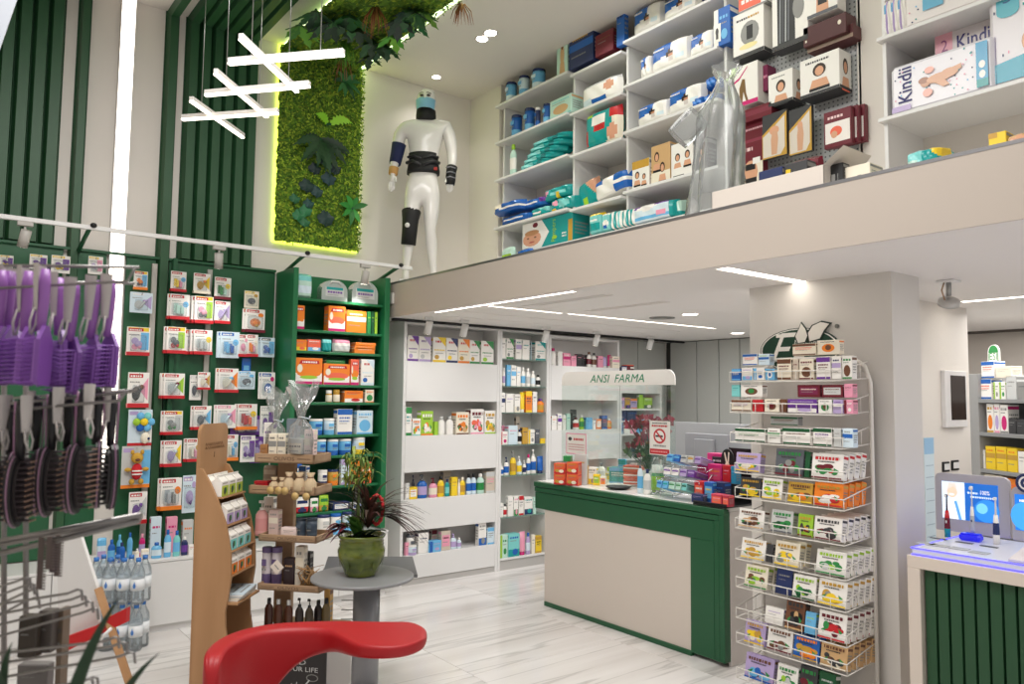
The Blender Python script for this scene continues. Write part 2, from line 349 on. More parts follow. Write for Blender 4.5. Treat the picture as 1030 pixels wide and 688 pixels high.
spot((ony(367, 282, 5.9).x, 5.9, 2.815), (2.85, 6.2, 1.2), 'grey spotlight at the right end of the light rail, above the green shelves', 16, .16, True)
tr = []
for px, lab in ((431, 'white spotlight on the black track, leftmost over the white cabinets'), (467, 'white spotlight on the black track, second from the left'),
                (549, 'white spotlight on the black track above the glass shelves'), (600, 'white spotlight on the black track over the third white cabinet'), (654, 'white spotlight on the black track beside the grey panels')):
    x = ony(px, 330, 5.82).x; spot((x, 5.82, ZL), (x-.05, 6.15, 1.45), lab, 2.4 if px < 640 else 2, .12)
def cabinet(name, label, x0, x1, y0, y1, z1, ndoor):
    t = empty(name, label, 'cabinet', ((x0+x1)/2, y1, 0)); w = (x1-x0)/2; d = y1-y0
    MB().box(-w, w, -d+.02, -.001, .05, z1-.02).box(-w, w, -d+.03, -.002, 0, .05).build('body', LACQ, t)
    MB().bbox(-w, w, -d-.004, 0, z1-.02, z1, .002).build('worktop', LACQ, t)
    for k in range(ndoor):
        a = -w+2*w/ndoor*k; MB().bbox(a+.002, a+2*w/ndoor-.002, -d, -d+.018, .055, z1-.024, .002).build('door', LACQ, t)
    return t
cabinet('base_cabinet', 'low white cabinet under the green wall, behind the brush rack', -.9, .75, 5.94, GB, .515, 2)
cabinet('base_cabinet', 'low white cabinet under the green wall, left of the beech stand', .752, 2.345, 5.94, GB, .515, 1)
GREENS = mat('green_shelf_lacquer', '1f6e43', .38)
# green shelf unit
GX0, GX1 = 2.36, 3.245
gs = empty('shelf_unit', 'tall green shelf unit stocked with baby food at the end of the green wall', 'shelves', ((GX0+GX1)/2, YA, 0)); gx = (GX1-GX0)/2; GD = .40
MB().bbox(-gx, -gx+.042, -GD, 0, .56, 2.74, .003).build('side_panel', GREENS, gs)
MB().bbox(gx-.05, gx, -GD, 0, .56, 2.74, .003).build('side_panel', GREENS, gs)
MB().box(-gx+.042, gx-.05, -.015, 0, .56, 2.74).build('back_panel', GREENS, gs)
MB().bbox(gx-.115, gx-.085, -.04, -.015, .56, 2.66, .003).build('upright', mat('upright_metal'), gs)
GZ = [2.50, 2.24, 2.063, 1.788, 1.64, 1.368, 1.195, .945, .735]
for z in GZ: MB().bbox(-gx+.042, gx-.05, -.36, -.015, z-.022, z, .003).build('shelf', GREENS, gs)
cabinet('base_cabinet', 'low white cabinet under the green shelf unit', GX0, GX1, 5.94, YA, .55, 2)
o = MB().bbox(-.03, .03, -.02, 0, -.05, .05, .006).build('sensor_box', mat('sensor_white', 'd6d2cc', .4), None, (XE-.011, 6.03, 2.565), -pi/2, label='small white sensor box on the mezzanine edge above the white cabinet', cat='sensor')

# ------------------------------------------------------------------ white wall cabinets
WY = 6.124; WD = YA-WY
def wcab(label, x0, x1, z1, boards, shelves, plinth=.05, glass=False, cap=True):
    t = empty('display_cabinet', label, 'cabinet', ((x0+x1)/2, YA, 0)); w = (x1-x0)/2
    MB().bbox(-w, -w+.03, -WD, -.001, 0, z1, .002).build('side_panel', LACQ, t); MB().bbox(w-.03, w, -WD, -.001, 0, z1, .002).build('side_panel', LACQ, t)
    MB().box(-w+.03, w-.03, -.02, -.001, 0, z1).build('back_panel', mat('cabinet_back', 'd8d5d1', .5), t)
    if cap: MB().bbox(-w+.03, w-.03, -WD, -.02, z1-.03, z1, .002).build('top_panel', LACQ, t)
    for a, b in boards:
        MB().bbox(-w+.031, w-.031, -WD, -WD+.018, a, b, .002).build('front_board', LACQ, t)
        MB().box(-w+.03, w-.03, -WD+.018, -.02, b-.02, b).build('shelf', LACQ, t)
    for z in shelves:
        if glass: MB().bbox(-w+.03, w-.03, -WD+.01, -.02, z-.010, z, .001).build('glass_shelf', GSHELF, t)
        else: MB().bbox(-w+.03, w-.03, -WD, -.02, z-.02, z, .002).build('shelf', LACQ, t)
    MB().box(-w+.03, w-.03, -WD+.012, -.02, 0, plinth).build('plinth', mat('plinth_grey', 'b9b6b2', .5), t)
    return t
wcab('wide white wall cabinet with four front boards, left of the glass shelves', 3.465, 4.555, 2.39, [(1.652, 2.02), (1.006, 1.338), (.482, .762), (.055, .265)], [])
wcab('narrow white wall cabinet with glass shelves', 4.557, 5.197, 2.39, [], [.115], .09)
for z in (2.085, 1.81, 1.546, 1.225, .92, .513): MB().bbox(-.288, .288, -WD+.01, -.02, z-.010, z, .001).build('glass_shelf', GSHELF, bpy.data.objects['display_cabinet.001'])
wcab('white wall cabinet behind the counter, right of the glass shelves', 5.199, 6.24, 2.36, [(1.676, 2.04), (1.036, 1.36)], [.7, .35])
wcab('shorter white wall cabinet in front of the grey panels', 6.25, 6.95, 2.0, [(1.76, 1.99)], [1.585, 1.30, 1.02, .7], cap=False)
# ------------------------------------------------------------------ goods: boxes, bottles, tubs, packs
def style(k, c):
    """flat print of a pack's front, in 0..1 of the face"""
    c = list(c)+['grey']*3
    tx = [('t', .12, .50, .8, .05, c[1]), ('t', .12, .42, .65, .03, 'grey')]
    return {
     'A': [('r', 0, .78, 1, 1, c[0]), ('r', 0, 0, 1, .1, c[0]), ('t', .12, .62, .85, .07, c[1])]+tx,
     'B': [('r', 0, 0, 1, .32, c[0]), ('t', .1, .8, .9, .08, c[1]), ('t', .1, .68, .7, .04, 'grey'), ('e', .6, .2, .25, .14, c[1])],
     'C': [('p', [(.35, 1), (1, .62), (1, 1)], c[0]), ('r', 0, 0, 1, .09, c[0]), ('t', .2, .78, .62, .08, c[1]), ('t', .1, .46, .9, .05, c[0]), ('t', .2, .34, .8, .03, 'grey'), ('e', .3, .2, .18, .09, c[2])],
     'D': [('e', .5, .36, .36, .26, c[0]), ('t', .1, .8, .9, .09, c[1]), ('t', .1, .7, .7, .04, 'grey'), ('r', 0, 0, 1, .07, c[1])],
     'E': [('r', 0, 0, .28, 1, c[0]), ('t', .36, .7, .92, .08, c[1]), ('t', .36, .56, .8, .04, 'grey'), ('e', .65, .28, .2, .14, c[1])],
     'F': [('e', .5, .45, .3, .3, c[0]), ('e', .5, .48, .14, .2, c[1]), ('t', .15, .86, .8, .05, 'dark')],
     'G': [('r', 0, .08, 1, .42, 'white'), ('e', .5, .42, .46, .16, c[0]), ('p', [(.12, .78), (.2, .92), (.86, .92), (.9, .78)], c[1]), ('t', .25, .81, .8, .07, 'white'), ('e', .5, .26, .34, .07, c[2]), ('e', .16, .6, .1, .16, 'cream'), ('r', 0, 0, 1, .10, 'magenta')],
     'P': [('e', .52, .5, .2, .27, c[0]), ('e', .52, .76, .11, .11, c[1]), ('p', [(.25, 0), (.34, .32), (.7, .32), (.8, 0)], c[0]), ('t', .1, .9, .6, .04, 'dark')],
     'L': [('r', .08, .2, .92, .8, c[0]), ('t', .16, .6, .84, .09, c[1]), ('t', .16, .4, .7, .05, 'grey')],
     'M': [('p', [(0, .1), (.3, .5), (.75, .3), (1, .62), (1, 0), (0, 0)], c[0]), ('e', .3, .3, .2, .16, c[1]), ('e', .65, .26, .22, .16, c[2]), ('t', .15, .8, .85, .1, c[1]), ('t', .2, .68, .7, .04, 'grey')],
     'S': [('r', 0, .5, 1, .72, c[0]), ('t', .15, .8, .8, .07, c[1]), ('t', .1, .3, .7, .04, 'grey')],
     'Q': [('e', rnd.uniform(.22, .78), rnd.uniform(.18, .5), rnd.uniform(.10, .2), rnd.uniform(.08, .15), rnd.choice(c[:3])) for _ in range(9)]+[('p', [(.1, .3), (.3, .42), (.2, .2)], 'green'), ('p', [(.9, .34), (.72, .46), (.8, .22)], 'green'), ('r', 0, 0, 1, .06, c[1]), ('t', .1, .76, .9, .12, c[0]), ('t', .2, .66, .75, .05, 'dark')],
     'N': [('t', .15, .7, .85, .06, c[0]), ('t', .15, .55, .6, .03, 'grey')], '-': []}[k]
def carton(w, d, h, base, sty='-', c=(), m=None, extra=(), side=None):
    b = MB().bbox(-w/2, w/2, -d/2, d/2, 0, h, min(.0025, w*.06), base)
    b.decal((-w/2+.002, -d/2, .002), (w-.004, 0, 0), (0, 0, h-.004), list(style(sty, c))+list(extra))
    if d > .03:
        sc = side or (c[0] if c else 'grey')
        b.decal((-w/2, d/2-.002, .002), (0, -d+.004, 0), (0, 0, h-.004), [('r', 0, .84, 1, .95, sc), ('t', .12, .62, .9, .06, 'grey'), ('t', .12, .5, .8, .06, 'grey'), ('t', .12, .38, .86, .06, 'grey'), ('t', .12, .26, .7, .05, 'grey')])
        b.decal((w/2, -d/2+.002, .002), (0, d-.004, 0), (0, 0, h-.004), [('r', 0, .84, 1, .95, sc), ('t', .12, .62, .9, .06, 'grey'), ('t', .12, .5, .8, .06, 'grey'), ('t', .12, .38, .86, .06, 'grey'), ('t', .12, .26, .7, .05, 'grey')])
    return b
def soft(w, d, h, base, shapes=(), n=14, m=10, lean=0):
    """plump film-wrapped pack; print goes on as colours of its own cells"""
    b = MB()
    def colour(u, v):
        col = base
        for s in shapes:
            if s[0] == 'r' and s[1] <= u <= s[3] and s[2] <= v <= s[4]: col = s[5]
            if s[0] == 'e' and ((u-s[1])/s[3])**2+((v-s[2])/s[4])**2 <= 1: col = s[5]
            if s[0] == 'd' and s[1]*u+s[2]*v > s[3]: col = s[4]
        return col
    for sg in (-1, 1):
        g = []
        for j in range(m+1):
            for i in range(n+1):
                u, v = i/n*2-1, j/m*2-1; k = max(0, (1-u**6)*(1-v**6))**.5
                sq = 1-.06*(abs(u*v))**2
                g.append((u*w/2*sq, sg*d/2*k*(1+.05*sin(9*u+4*v)), h/2+v*h/2*sq))
        for j in range(m):
            for i in range(n):
                f = (j*(n+1)+i, j*(n+1)+i+1, (j+1)*(n+1)+i+1, (j+1)*(n+1)+i); f = f if sg < 0 else f[::-1]
                u = (i+.5)/n; b.add([g[q] for q in f], [(0, 1, 2, 3)], colour(u if sg < 0 else 1-u, (j+.5)/m), True)
    return b
def decal_soft(b, w, d, h, shapes): return b.decal((-w*.42, -d/2-.003, h*.1), (w*.84, 0, 0), (0, 0, h*.8), shapes)
def put_on(kind, w, h, base, sty, c, d=None):
    """returns [(part name, mesh builder, material)] standing on z=0, front to -Y, centred"""
    c = list(c); c0 = c[0] if c else 'white'; c1 = c[1] if len(c) > 1 else c0
    r = w/2; fl = .65
    if kind == 'box': return [('carton', carton(w, d or min(max(w*.6, .03), .12), h, base, sty, c), PRINT)]
    if kind == 'bot':     # bottle with cap
        b = MB().lathe([(r*.92, 0), (r, .01), (r, h*.18), (r, h*.55), (r*.98, h*.66), (r*.72, h*.76), (r*.38, h*.82), (r*.36, h*.84)], 12, sy=fl, cols=[base, base, c0, base, base, base, base])
        return [('body', b, GLOSS), ('cap', MB().lathe([(r*.42, h*.83), (r*.44, h*.85), (r*.42, h*.99), (r*.36, h)], 10, c=c1), GLOSS)]
    if kind == 'pump':
        b = MB().lathe([(r*.92, 0), (r, .01), (r, h*.15), (r, h*.5), (r*.96, h*.6), (r*.6, h*.7), (r*.34, h*.74)], 12, sy=fl, cols=[base, base, c0, base, base, base])
        p = MB().lathe([(r*.38, h*.73), (r*.38, h*.8), (r*.12, h*.81), (r*.12, h*.93)], 8, c=c1).bbox(-r*.5, r*.2, -r*.16, r*.16, h*.92, h, .002, c1)
        return [('body', b, GLOSS), ('pump', p, GLOSS)]
    if kind == 'tube':
        b = MB(); n = 10; z0 = h*.16; vs = []
        for i, t in enumerate((0, .5, 1)):
            for k in range(n):
                a = 2*pi*k/n; vs.append((r*cos(a), r*.6*(1-t*.9)*sin(a), z0+(h-z0)*t))
        b.add(vs, [(i*n+k, i*n+(k+1) % n, (i+1)*n+(k+1) % n, (i+1)*n+k) for i in (0, 1) for k in range(n)]+[tuple(range(2*n, 3*n))], base, True)
        b.decal((-r*.7, -r*.55, z0+(h-z0)*.15), (r*1.4, 0, 0), (0, r*.3, (h-z0)*.75), style(sty, c), .002)
        return [('body', b, GLOSS), ('cap', MB().lathe([(r*.8, 0), (r*.82, .004), (r*.7, z0)], 10, sy=.7, c=c1), GLOSS)]
    if kind == 'can':     # tin or tub with a lid
        b = MB().lathe([(r*.98, 0), (r, .004), (r, h*.3), (r, h*.62), (r, h*.86)], 16, cols=[c0, c0, base, base])
        b.decal((-r*.55, -r*.9, h*.3), (r*1.1, 0, 0), (0, 0, h*.5), [('r', .05, .45, .95, .8, c0), ('t', .1, .2, .9, .12, 'grey')], .012)
        return [('body', b, PRINT), ('lid', MB().lathe([(r*1.03, h*.86), (r*1.04, h*.88), (r*1.03, h*.985), (r*.95, h)], 16, c=c1), GLOSS)]
    if kind == 'jar':
        return [('body', MB().lathe([(r*.9, 0), (r, .006), (r, h*.6), (r*.8, h*.72)], 12, cols=[base, c0, base]), GLOSS), ('lid', MB().lathe([(r*.9, h*.72), (r*.92, h*.75), (r*.9, h)], 12, c=c1), GLOSS)]
    if kind == 'bag':     # plump pack
        dd = d or min(.16, w*.5); b = soft(w, dd, h, base, [('d', 0, 1, .72, c0), ('r', .1, .2, .9, .5, c1)]); return [('pack', b, GLOSS)]
    if kind == 'pouch':
        dd = d or w*.35; b = soft(w, dd, h, base, [('r', 0, 0, 1, .35, c0), ('e', .5, .2, .3, .18, c1), ('r', .15, .62, .85, .75, c1)]); return [('pouch', b, GLOSS)]
KNAME = dict(box='carton', bot='bottle', pump='pump_bottle', tube='tube', can='tin', jar='jar', bag='wrapped_pack', pouch='pouch')
KCAT = dict(box='box', bot='bottle', pump='bottle', tube='tube', can='tin', jar='jar', bag='pack', pouch='pouch')
KWORD = dict(box='box', bot='bottle', pump='pump bottle', tube='tube', can='tin', jar='jar', bag='wrapped pack', pouch='pouch')
def stock(kind, w, h, base, sty, c, loc, rz, label, group, d=None, name=None, tilt=0):
    parts = put_on(kind, w, h, base, sty, c, d); nm = name or KNAME[kind]
    if len(parts) == 1: o = parts[0][1].build(nm, parts[0][2], None, loc, rz, label=label, cat=KCAT[kind], group=group)
    else:
        o = empty(nm, label, KCAT[kind], loc, rz, group)
        for n, b, m in parts: b.build(n, m, o)
    if tilt: o.rotation_euler = (tilt, 0, rz)
    return o
CW = dict(white='white', cream='cream', beige='beige', grey='grey', pale='pale grey', dark='dark grey', black='black', red='red', coral='coral red', orange='orange', yellow='yellow', lime='lime green', green='green', deep='dark green', teal='teal', aqua='aqua', sky='sky blue', blue='blue', navy='navy', lilac='lilac', purple='purple', plum='plum', wine='wine red', pink='pink', magenta='magenta', skin='skin toned', tan='tan', brown='brown', mint='mint', gold='gold', silver='silver', smoke='slate grey', ice='ice blue', wood='wood brown')
def auto(kind, base, c):
    a = CW.get(base, 'pale'); x = [CW[k] for k in c if k in CW and CW[k] != a]
    return a+' '+KWORD[kind]+(' with '+x[0]+(' and '+x[1] if len(x) > 1 and x[1] != x[0] else '') if x else '')
def shelf_row(where, group, items, plane, z, axis='y', back=0.0, dmax=None, seq0=0):
    """items: 'x0 x1 ytop kind base style colours' read off the photograph, standing on z at the plane's front edge"""
    n = seq0
    items = [i for i in items.strip().split('\n') if i.strip()]
    out = []
    for it in items:
        t = it.split(); x0, x1, yt = map(float, t[:3]); kind, base = t[3], t[4]; sty = t[5] if len(t) > 5 else '-'; c = [k for k in t[6].split(',')] if len(t) > 6 else []
        extra = t[7] if len(t) > 7 else ''; g = onx if axis == 'x' else ony
        f = plane+(float(extra[1:]) if extra.startswith('b') else back)
        A, B = g(x0, yt, f), g(x1, yt, f); h = (A.z+B.z)/2-z
        w = abs(B.x-A.x) if axis == 'y' else abs(B.y-A.y); w *= .97
        if h < .02: h = .02
        if axis == 'x' and kind in ('can', 'bot', 'pump', 'jar', 'tube'): w = (x1-x0)*((A+B)/2-EYEP).dot(CF)/F*.95
        d = min(max(w*.6, .03), dmax or .14) if kind == 'box' else None
        hd = (d if kind == 'box' else w*.65 if kind in ('bot', 'pump') else w*.6 if kind == 'tube' else w if kind in ('can', 'jar') else min(.16, w*.5) if kind == 'bag' else w*.35)/2
        m = (A+B)/2
        loc = (m.x, f+hd, z) if axis == 'y' else (f+hd, m.y, z)
        lab = auto(kind, base, c)+', '+ORD[n]+' from left '+where
        n += 1
        out.append(stock(kind, w, h, base, sty, c, loc, 0 if axis == 'y' else -pi/2, lab, group, d))
    return out
# ------------------------------------------------------------------ goods on the white wall cabinets
PLANE = WY+.022
shelf_row('atop the highest white front board', 'milk cartons on the top white board', '''
410 421.5 337.5 box white C purple,red,lilac
421.5 434 338.5 box white C lilac,purple,pale
435.5 449 339 box white C yellow,red,gold
449 461 340 box white C navy,red,yellow
461 473 341 box cream C orange,red,gold
472.5 483 342.5 box white C green,red,gold
484 497 343 box white C green,red,lime''', PLANE, 2.02)
shelf_row('atop the second white front board', 'goods on the second white board', '''
408.5 414.5 409.5 box white A green,teal
415 423.5 421 box white Q orange,aqua,lime
423.5 436 413.5 box lime Q white,orange,cream
437 441 424 box lime - green
442 449 419 bot white - white,pale
450 457.5 418.5 bot white - white,pale
459 472 414.5 box cream Q orange,brown,tan
473.5 487 411.5 box white Q wine,pink,coral
487.5 499.5 413 box white Q gold,lime,yellow''', PLANE, 1.338)
shelf_row('atop the third white front board', 'goods on the third white board', '''
408.5 412 486 box white A pale,grey
412 420 490 box yellow L white,orange
414.5 418 478 pump smoke - smoke,navy b.12
421.5 431.5 477.5 pump blue - lilac,smoke
433 441.5 481 pump pink - cream,wine
441.5 448 479.5 bot yellow - gold,black
448.5 453 482 bot teal - aqua,navy
446 454 473.5 box beige N grey,grey b.12
454.5 460.5 480 box yellow N gold,gold
461 463.5 482 bot cream - white,white
463.5 469 480 bot yellow - gold,cream
470 475 477 bot ice - blue,black
475 480 476.5 bot ice - blue,black
481 488.5 476.5 bot mint - green,white
489 498.5 474.5 box beige A pale,pink''', PLANE, .762)
shelf_row('atop the lowest white front board', 'goods on the lowest white board', '''
408 411.5 546 box pink N wine,grey
411 418.5 538 can white - smoke,smoke
412 421 549 can ice - lilac,white b-.03
421 431.5 536 box white N navy,grey
434 440 533 box cream A wine,pink b.1
432 444 544 box sky E blue,lilac b-.02
444 453.5 534 box beige L pink,wine
454 460.5 537 pump ice - lilac,lilac
460.5 465 541 bot ice - lilac,white
481.5 489.5 525.5 box white B blue,grey
490.5 497.5 530.5 box ice A sky,grey''', PLANE, .265)
GP = WY+.02
shelf_row('on the topmost glass shelf', 'goods on the first glass shelf', '''
504.5 509 340 box white N grey
509.5 517 340.5 box white C green,grey
519 525 341 box white S lilac,teal
525.5 533 342 box white N teal
534 538 344 box ice N grey b.06
538.5 549 343.5 box white C teal,aqua''', GP, 2.085)
shelf_row('on the second glass shelf', 'goods on the second glass shelf', '''
502.8 505.5 372 bot yellow - gold,white
506 509 370 bot white - lilac,white
510 514 367 box sky N white
514.3 519.5 367.5 box white S sky,grey
519.8 524 369 box white N sky
525 529.5 369.5 bot white - sky,white
530 534.5 370.5 bot white - pale,white
535 539.5 373 bot white - ice,white
540 544.5 377 bot white - black,black''', GP, 1.81)
shelf_row('on the third glass shelf', 'goods on the third glass shelf', '''
503 508.5 395 box white S navy,grey
509 517 396 box white N lilac
517.5 523.5 396.5 box white B cream,grey
524 528.5 394.5 tube yellow - gold,white
529 535.5 393.5 box orange A yellow,navy
536 540.5 394 box white N navy
541.5 548.5 401 bot orange - gold,purple''', GP, 1.546)
shelf_row('on the fourth glass shelf', 'goods on the fourth glass shelf', '''
503 511 434 box white E red,magenta
505 513 428 box pink N red b.08
511.5 521 428 box ice N pink
519 523 419 box beige N dark b.12
521.5 525.5 432 bot white - black,navy
525.5 531.5 430 box gold N navy
531.5 538 432 box white E yellow,grey
538.5 543 432 box smoke N white
543.5 548.5 441 box yellow N orange''', GP, 1.225)
shelf_row('on the fifth glass shelf', 'goods on the fifth glass shelf', '''
503 507.5 466 pump white - blue,white
508 513 460 pump white - blue,navy
514.5 520.5 454 pump yellow - gold,grey
521 526 459 pump ice - yellow,white
526.5 530 463 pump white - navy,white
530.5 534.5 457 bot white - blue,magenta
535 540.5 452 pump white - blue,white
541.5 547.5 459 tube blue - sky,navy''', GP, .92)
shelf_row('on the sixth glass shelf', 'goods on the sixth glass shelf', '''
503 506.5 506 box white N grey
507 510.5 507 bot white - red,dark
511 516.5 499 box white N pale
517 521.5 499 box white B green,pink
522 527 498.5 box white A red,grey
527.5 536 500 box white B navy,teal
536.5 539.5 500 box mint N grey''', GP, .513)
shelf_row('on the bottom shelf under the glass shelves', 'goods on the bottom shelf of the glass cabinet', '''
503 511 538 box mint E lime,green
511.5 523 537 box aqua B teal,blue
523.5 529.5 535 tube pink - magenta,magenta
530 534.5 536 bot lilac - ice,blue
535 538.5 538 box cream N grey
539 545 539 box yellow A gold,black''', GP, .115)
shelf_row('on top of the third white cabinet board', 'goods above the cabinet behind the screen', '''
555 560.5 350 bot white - white,magenta
561.5 566 353.5 box white - white
566.5 574 355 box pink S magenta,white
574.5 580 358 box pink N wine
580.5 586 356 box dark N pink b.05
586.5 591 357 box dark N pink b.05
591.5 596 354 bot white - wine,brown
596.5 601 355 bot white - brown,dark
601.5 607 358 box pink N dark
607.5 611.5 359 tube lilac - white,white
612 615.5 357 tube magenta - white,white
616 623.5 358.5 box cream S pink,grey b-.04''', PLANE+.005, 2.04)
shelf_row('in the middle opening of the third white cabinet', 'goods behind the clear screen', '''
555 560 418 box white N orange
561 565.5 416 box white S purple,blue
566 569.5 417.5 box white N lime
570 574 416 box mint N teal
575.5 580 412 box dark N grey b.08
578 583.5 420 bot white - red,wine
584 588.5 417.5 bot lime - green,white
589.5 596 420 box sky N blue
596.5 599.5 423 box white N navy
600 605 421.5 box orange L white,orange
605.5 611 418 box navy A blue,red
611.5 616.5 421 bot orange - gold,white''', PLANE+.005, 1.36)
shelf_row('on the shorter white cabinet by the grey panels', 'goods atop the short white cabinet', '''
625 631 368 box navy L white,blue
631.5 640 367 can wine - white,coral''', WY+.03, 2.0)
shelf_row('on the upper shelf of the shorter white cabinet', 'goods on the short cabinet upper shelf', '''
623 628.5 400 box lilac A pink,navy
629 634 400 box gold B navy,purple
634.5 641 401 box lilac A orange,navy
643 647 397 box lime - white
647.5 656.5 400 box lime B deep,white''', WY+.03, 1.585)
shelf_row('on the middle shelf of the shorter white cabinet', 'goods on the short cabinet middle shelf', '''
623 630 412.5 box navy - navy
630.5 641 413 box navy N blue''', WY+.03, 1.45)
shelf_row('on the lower shelf of the shorter white cabinet', 'goods on the short cabinet lower shelf', '''
623 627.5 420.5 bot sky - blue,white
628 634 426 box white N orange
634.5 640 424 box pink N navy
640.5 648 421 box sky N white
649 656 422 box white N blue''', WY+.03, 1.30)
MB().bbox(-.32, .32, -WD, -.02, 1.43, 1.45, .002).build('shelf', LACQ, bpy.data.objects['display_cabinet.003'])

# ------------------------------------------------------------------ baby food on the green shelves
GF = YA-.355
def cooler(px0, px1, yt, z, label):
    """clear moulded case with a carry handle"""
    A, B = ony(px0, yt, GF), ony(px1, yt, GF); w = B.x-A.x; h = A.z-z
    t = empty('carry_case', label, 'case', ((A.x+B.x)/2, GF+.06, z), 0, 'clear carry cases')
    n = 12; pts = [(-w/2, 0), (w/2, 0), (w/2, h*.45)]+[(w/2*cos(a), h*.45+h*.55*sin(a)) for a in [pi*k/n for k in range(1, n)]]+[(-w/2, h*.45)]
    MB().prism(pts, 'y', -.05, .05, 'ice').build('shell', clear('case_plastic', 'dfe8e4', .4, .15, .55), t)
    MB().tube([(-w*.2, -.055, h*.78), (-w*.14, -.06, h*.9), (w*.14, -.06, h*.9), (w*.2, -.055, h*.78)], .007, 6).build('handle', LACQ, t)
    b = MB(); b.decal((-w*.36, -.052, h*.2), (w*.72, 0, 0), (0, 0, h*.45), [('r', 0, 0, 1, 1, 'pale'), ('r', .05, .7, .95, .98, 'teal'), ('t', .12, .35, .9, .2, 'purple'), ('t', .12, .12, .7, .08, 'grey')], .001); b.build('label_card', PRINT, t)
cooler(324.5, 350.5, 280, 2.50, 'clear carry case with a printed card, on the top green shelf, middle')
cooler(355, 381, 281, 2.50, 'clear carry case with a printed card, right end of the top green shelf')
shelf_row('on the top green shelf', 'goods on the top green shelf', '''
299 315.5 275 bag mint - aqua,ice''', GF, 2.50)
shelf_row('on the second green shelf', 'baby food on the second green shelf', '''
296.5 307 307 box orange G orange,red,white
330.5 348 308 box orange G coral,red,white
348.5 369 312.5 box orange S cream,white,red
370 373.5 313.5 box green N lime
374 377 313.5 box deep N lime
377.5 380 314 box lime N green''', GF, 2.24)
shelf_row('on the third green shelf', 'baby food on the third green shelf', '''
297 309 341.5 box orange B yellow,coral
309.5 323 341.5 box coral B sky,white
324.5 334.5 341 bag teal - aqua,teal
336 354 341 bag white - pink,pale
356.5 377.5 350 box orange N cream''', GF, 2.063)
for k, y in enumerate((2.063, )):
    A = ony(356.5, 350, GF); B = ony(377.5, 350, GF)
    for q in (1, 2):
        stock('box', (B.x-A.x)*.97, .028, 'orange', 'N', ['cream'], ((A.x+B.x)/2+.004*q, GF+.065, 2.063+.037+.03*(q-1)), 0, ('middle' if q == 1 else 'topmost')+' orange box of the flat stack on the third green shelf', 'baby food on the third green shelf', .13)
shelf_row('on the fourth green shelf', 'baby food on the fourth green shelf', '''
297 325 360 box orange G orange,red,lime
325.5 352.5 366 box orange G coral,red,lime
353 361.5 361.5 box coral G orange,red,lime
363.5 377 361.5 box white C ice,red,blue''', GF, 1.788)
stock('box', .17, .03, 'green', 'N', ['white'], (ony(339, 362, GF).x, GF+.07, 1.788+ony(339, 366, GF).z-1.788+.001), 0, 'flat green box lying on the orange carton, fourth green shelf', 'baby food on the fourth green shelf', .10)
shelf_row('on the fifth green shelf', 'baby food on the fifth green shelf', '''
329 335.5 392.5 jar gold - cream,white
336.5 343.5 392 jar gold - cream,gold
346.5 365.5 393 box orange B white,red
367.5 376.5 392 box cream D green,orange''', GF, 1.64)
shelf_row('on the sixth green shelf', 'milk tins on the sixth green shelf', '''
314 327 421.5 can sky - blue,white
328 338.5 421 can ice - sky,white
339.5 355 411.5 box white A blue,blue
359 375.5 413 box ice D sky,sky''', GF, 1.368)
shelf_row('on the seventh green shelf', 'milk tins on the seventh green shelf', '''
319.5 330 442 can sky - blue,white
331.5 342.5 442 can sky - blue,white
343.5 355.5 441.5 can sky - blue,white
357.5 369.5 440 can ice - yellow,white''', GF, 1.195)
shelf_row('on the eighth green shelf', 'baby food on the eighth green shelf', '''
297 304 466 box blue L white,sky
322 331 473 can white - navy,white
332 342.5 472.5 can gold - orange,navy
343.5 351.5 462 box ice A lilac,grey
353 362 464 box orange B wine,gold
363 374 465 box coral L orange,white''', GF, .945)
shelf_row('on the ninth green shelf', 'baby food on the ninth green shelf', '''
297 312 500 pouch white - red,navy
312.5 321 501 pouch white - pink,green
321.5 331.5 498 pouch lime - gold,green
335 352 505 box navy L white,sky
354 372 506 box pale L blue,white''', GF, .735)
shelf_row('on the low cabinet under the green shelves', 'baby food on the low cabinet worktop', '''
322 334 518 can white - pale,navy
335 345 517 can white - sky,blue
347 357 515 can ice - sky,navy''', 5.98, .55)
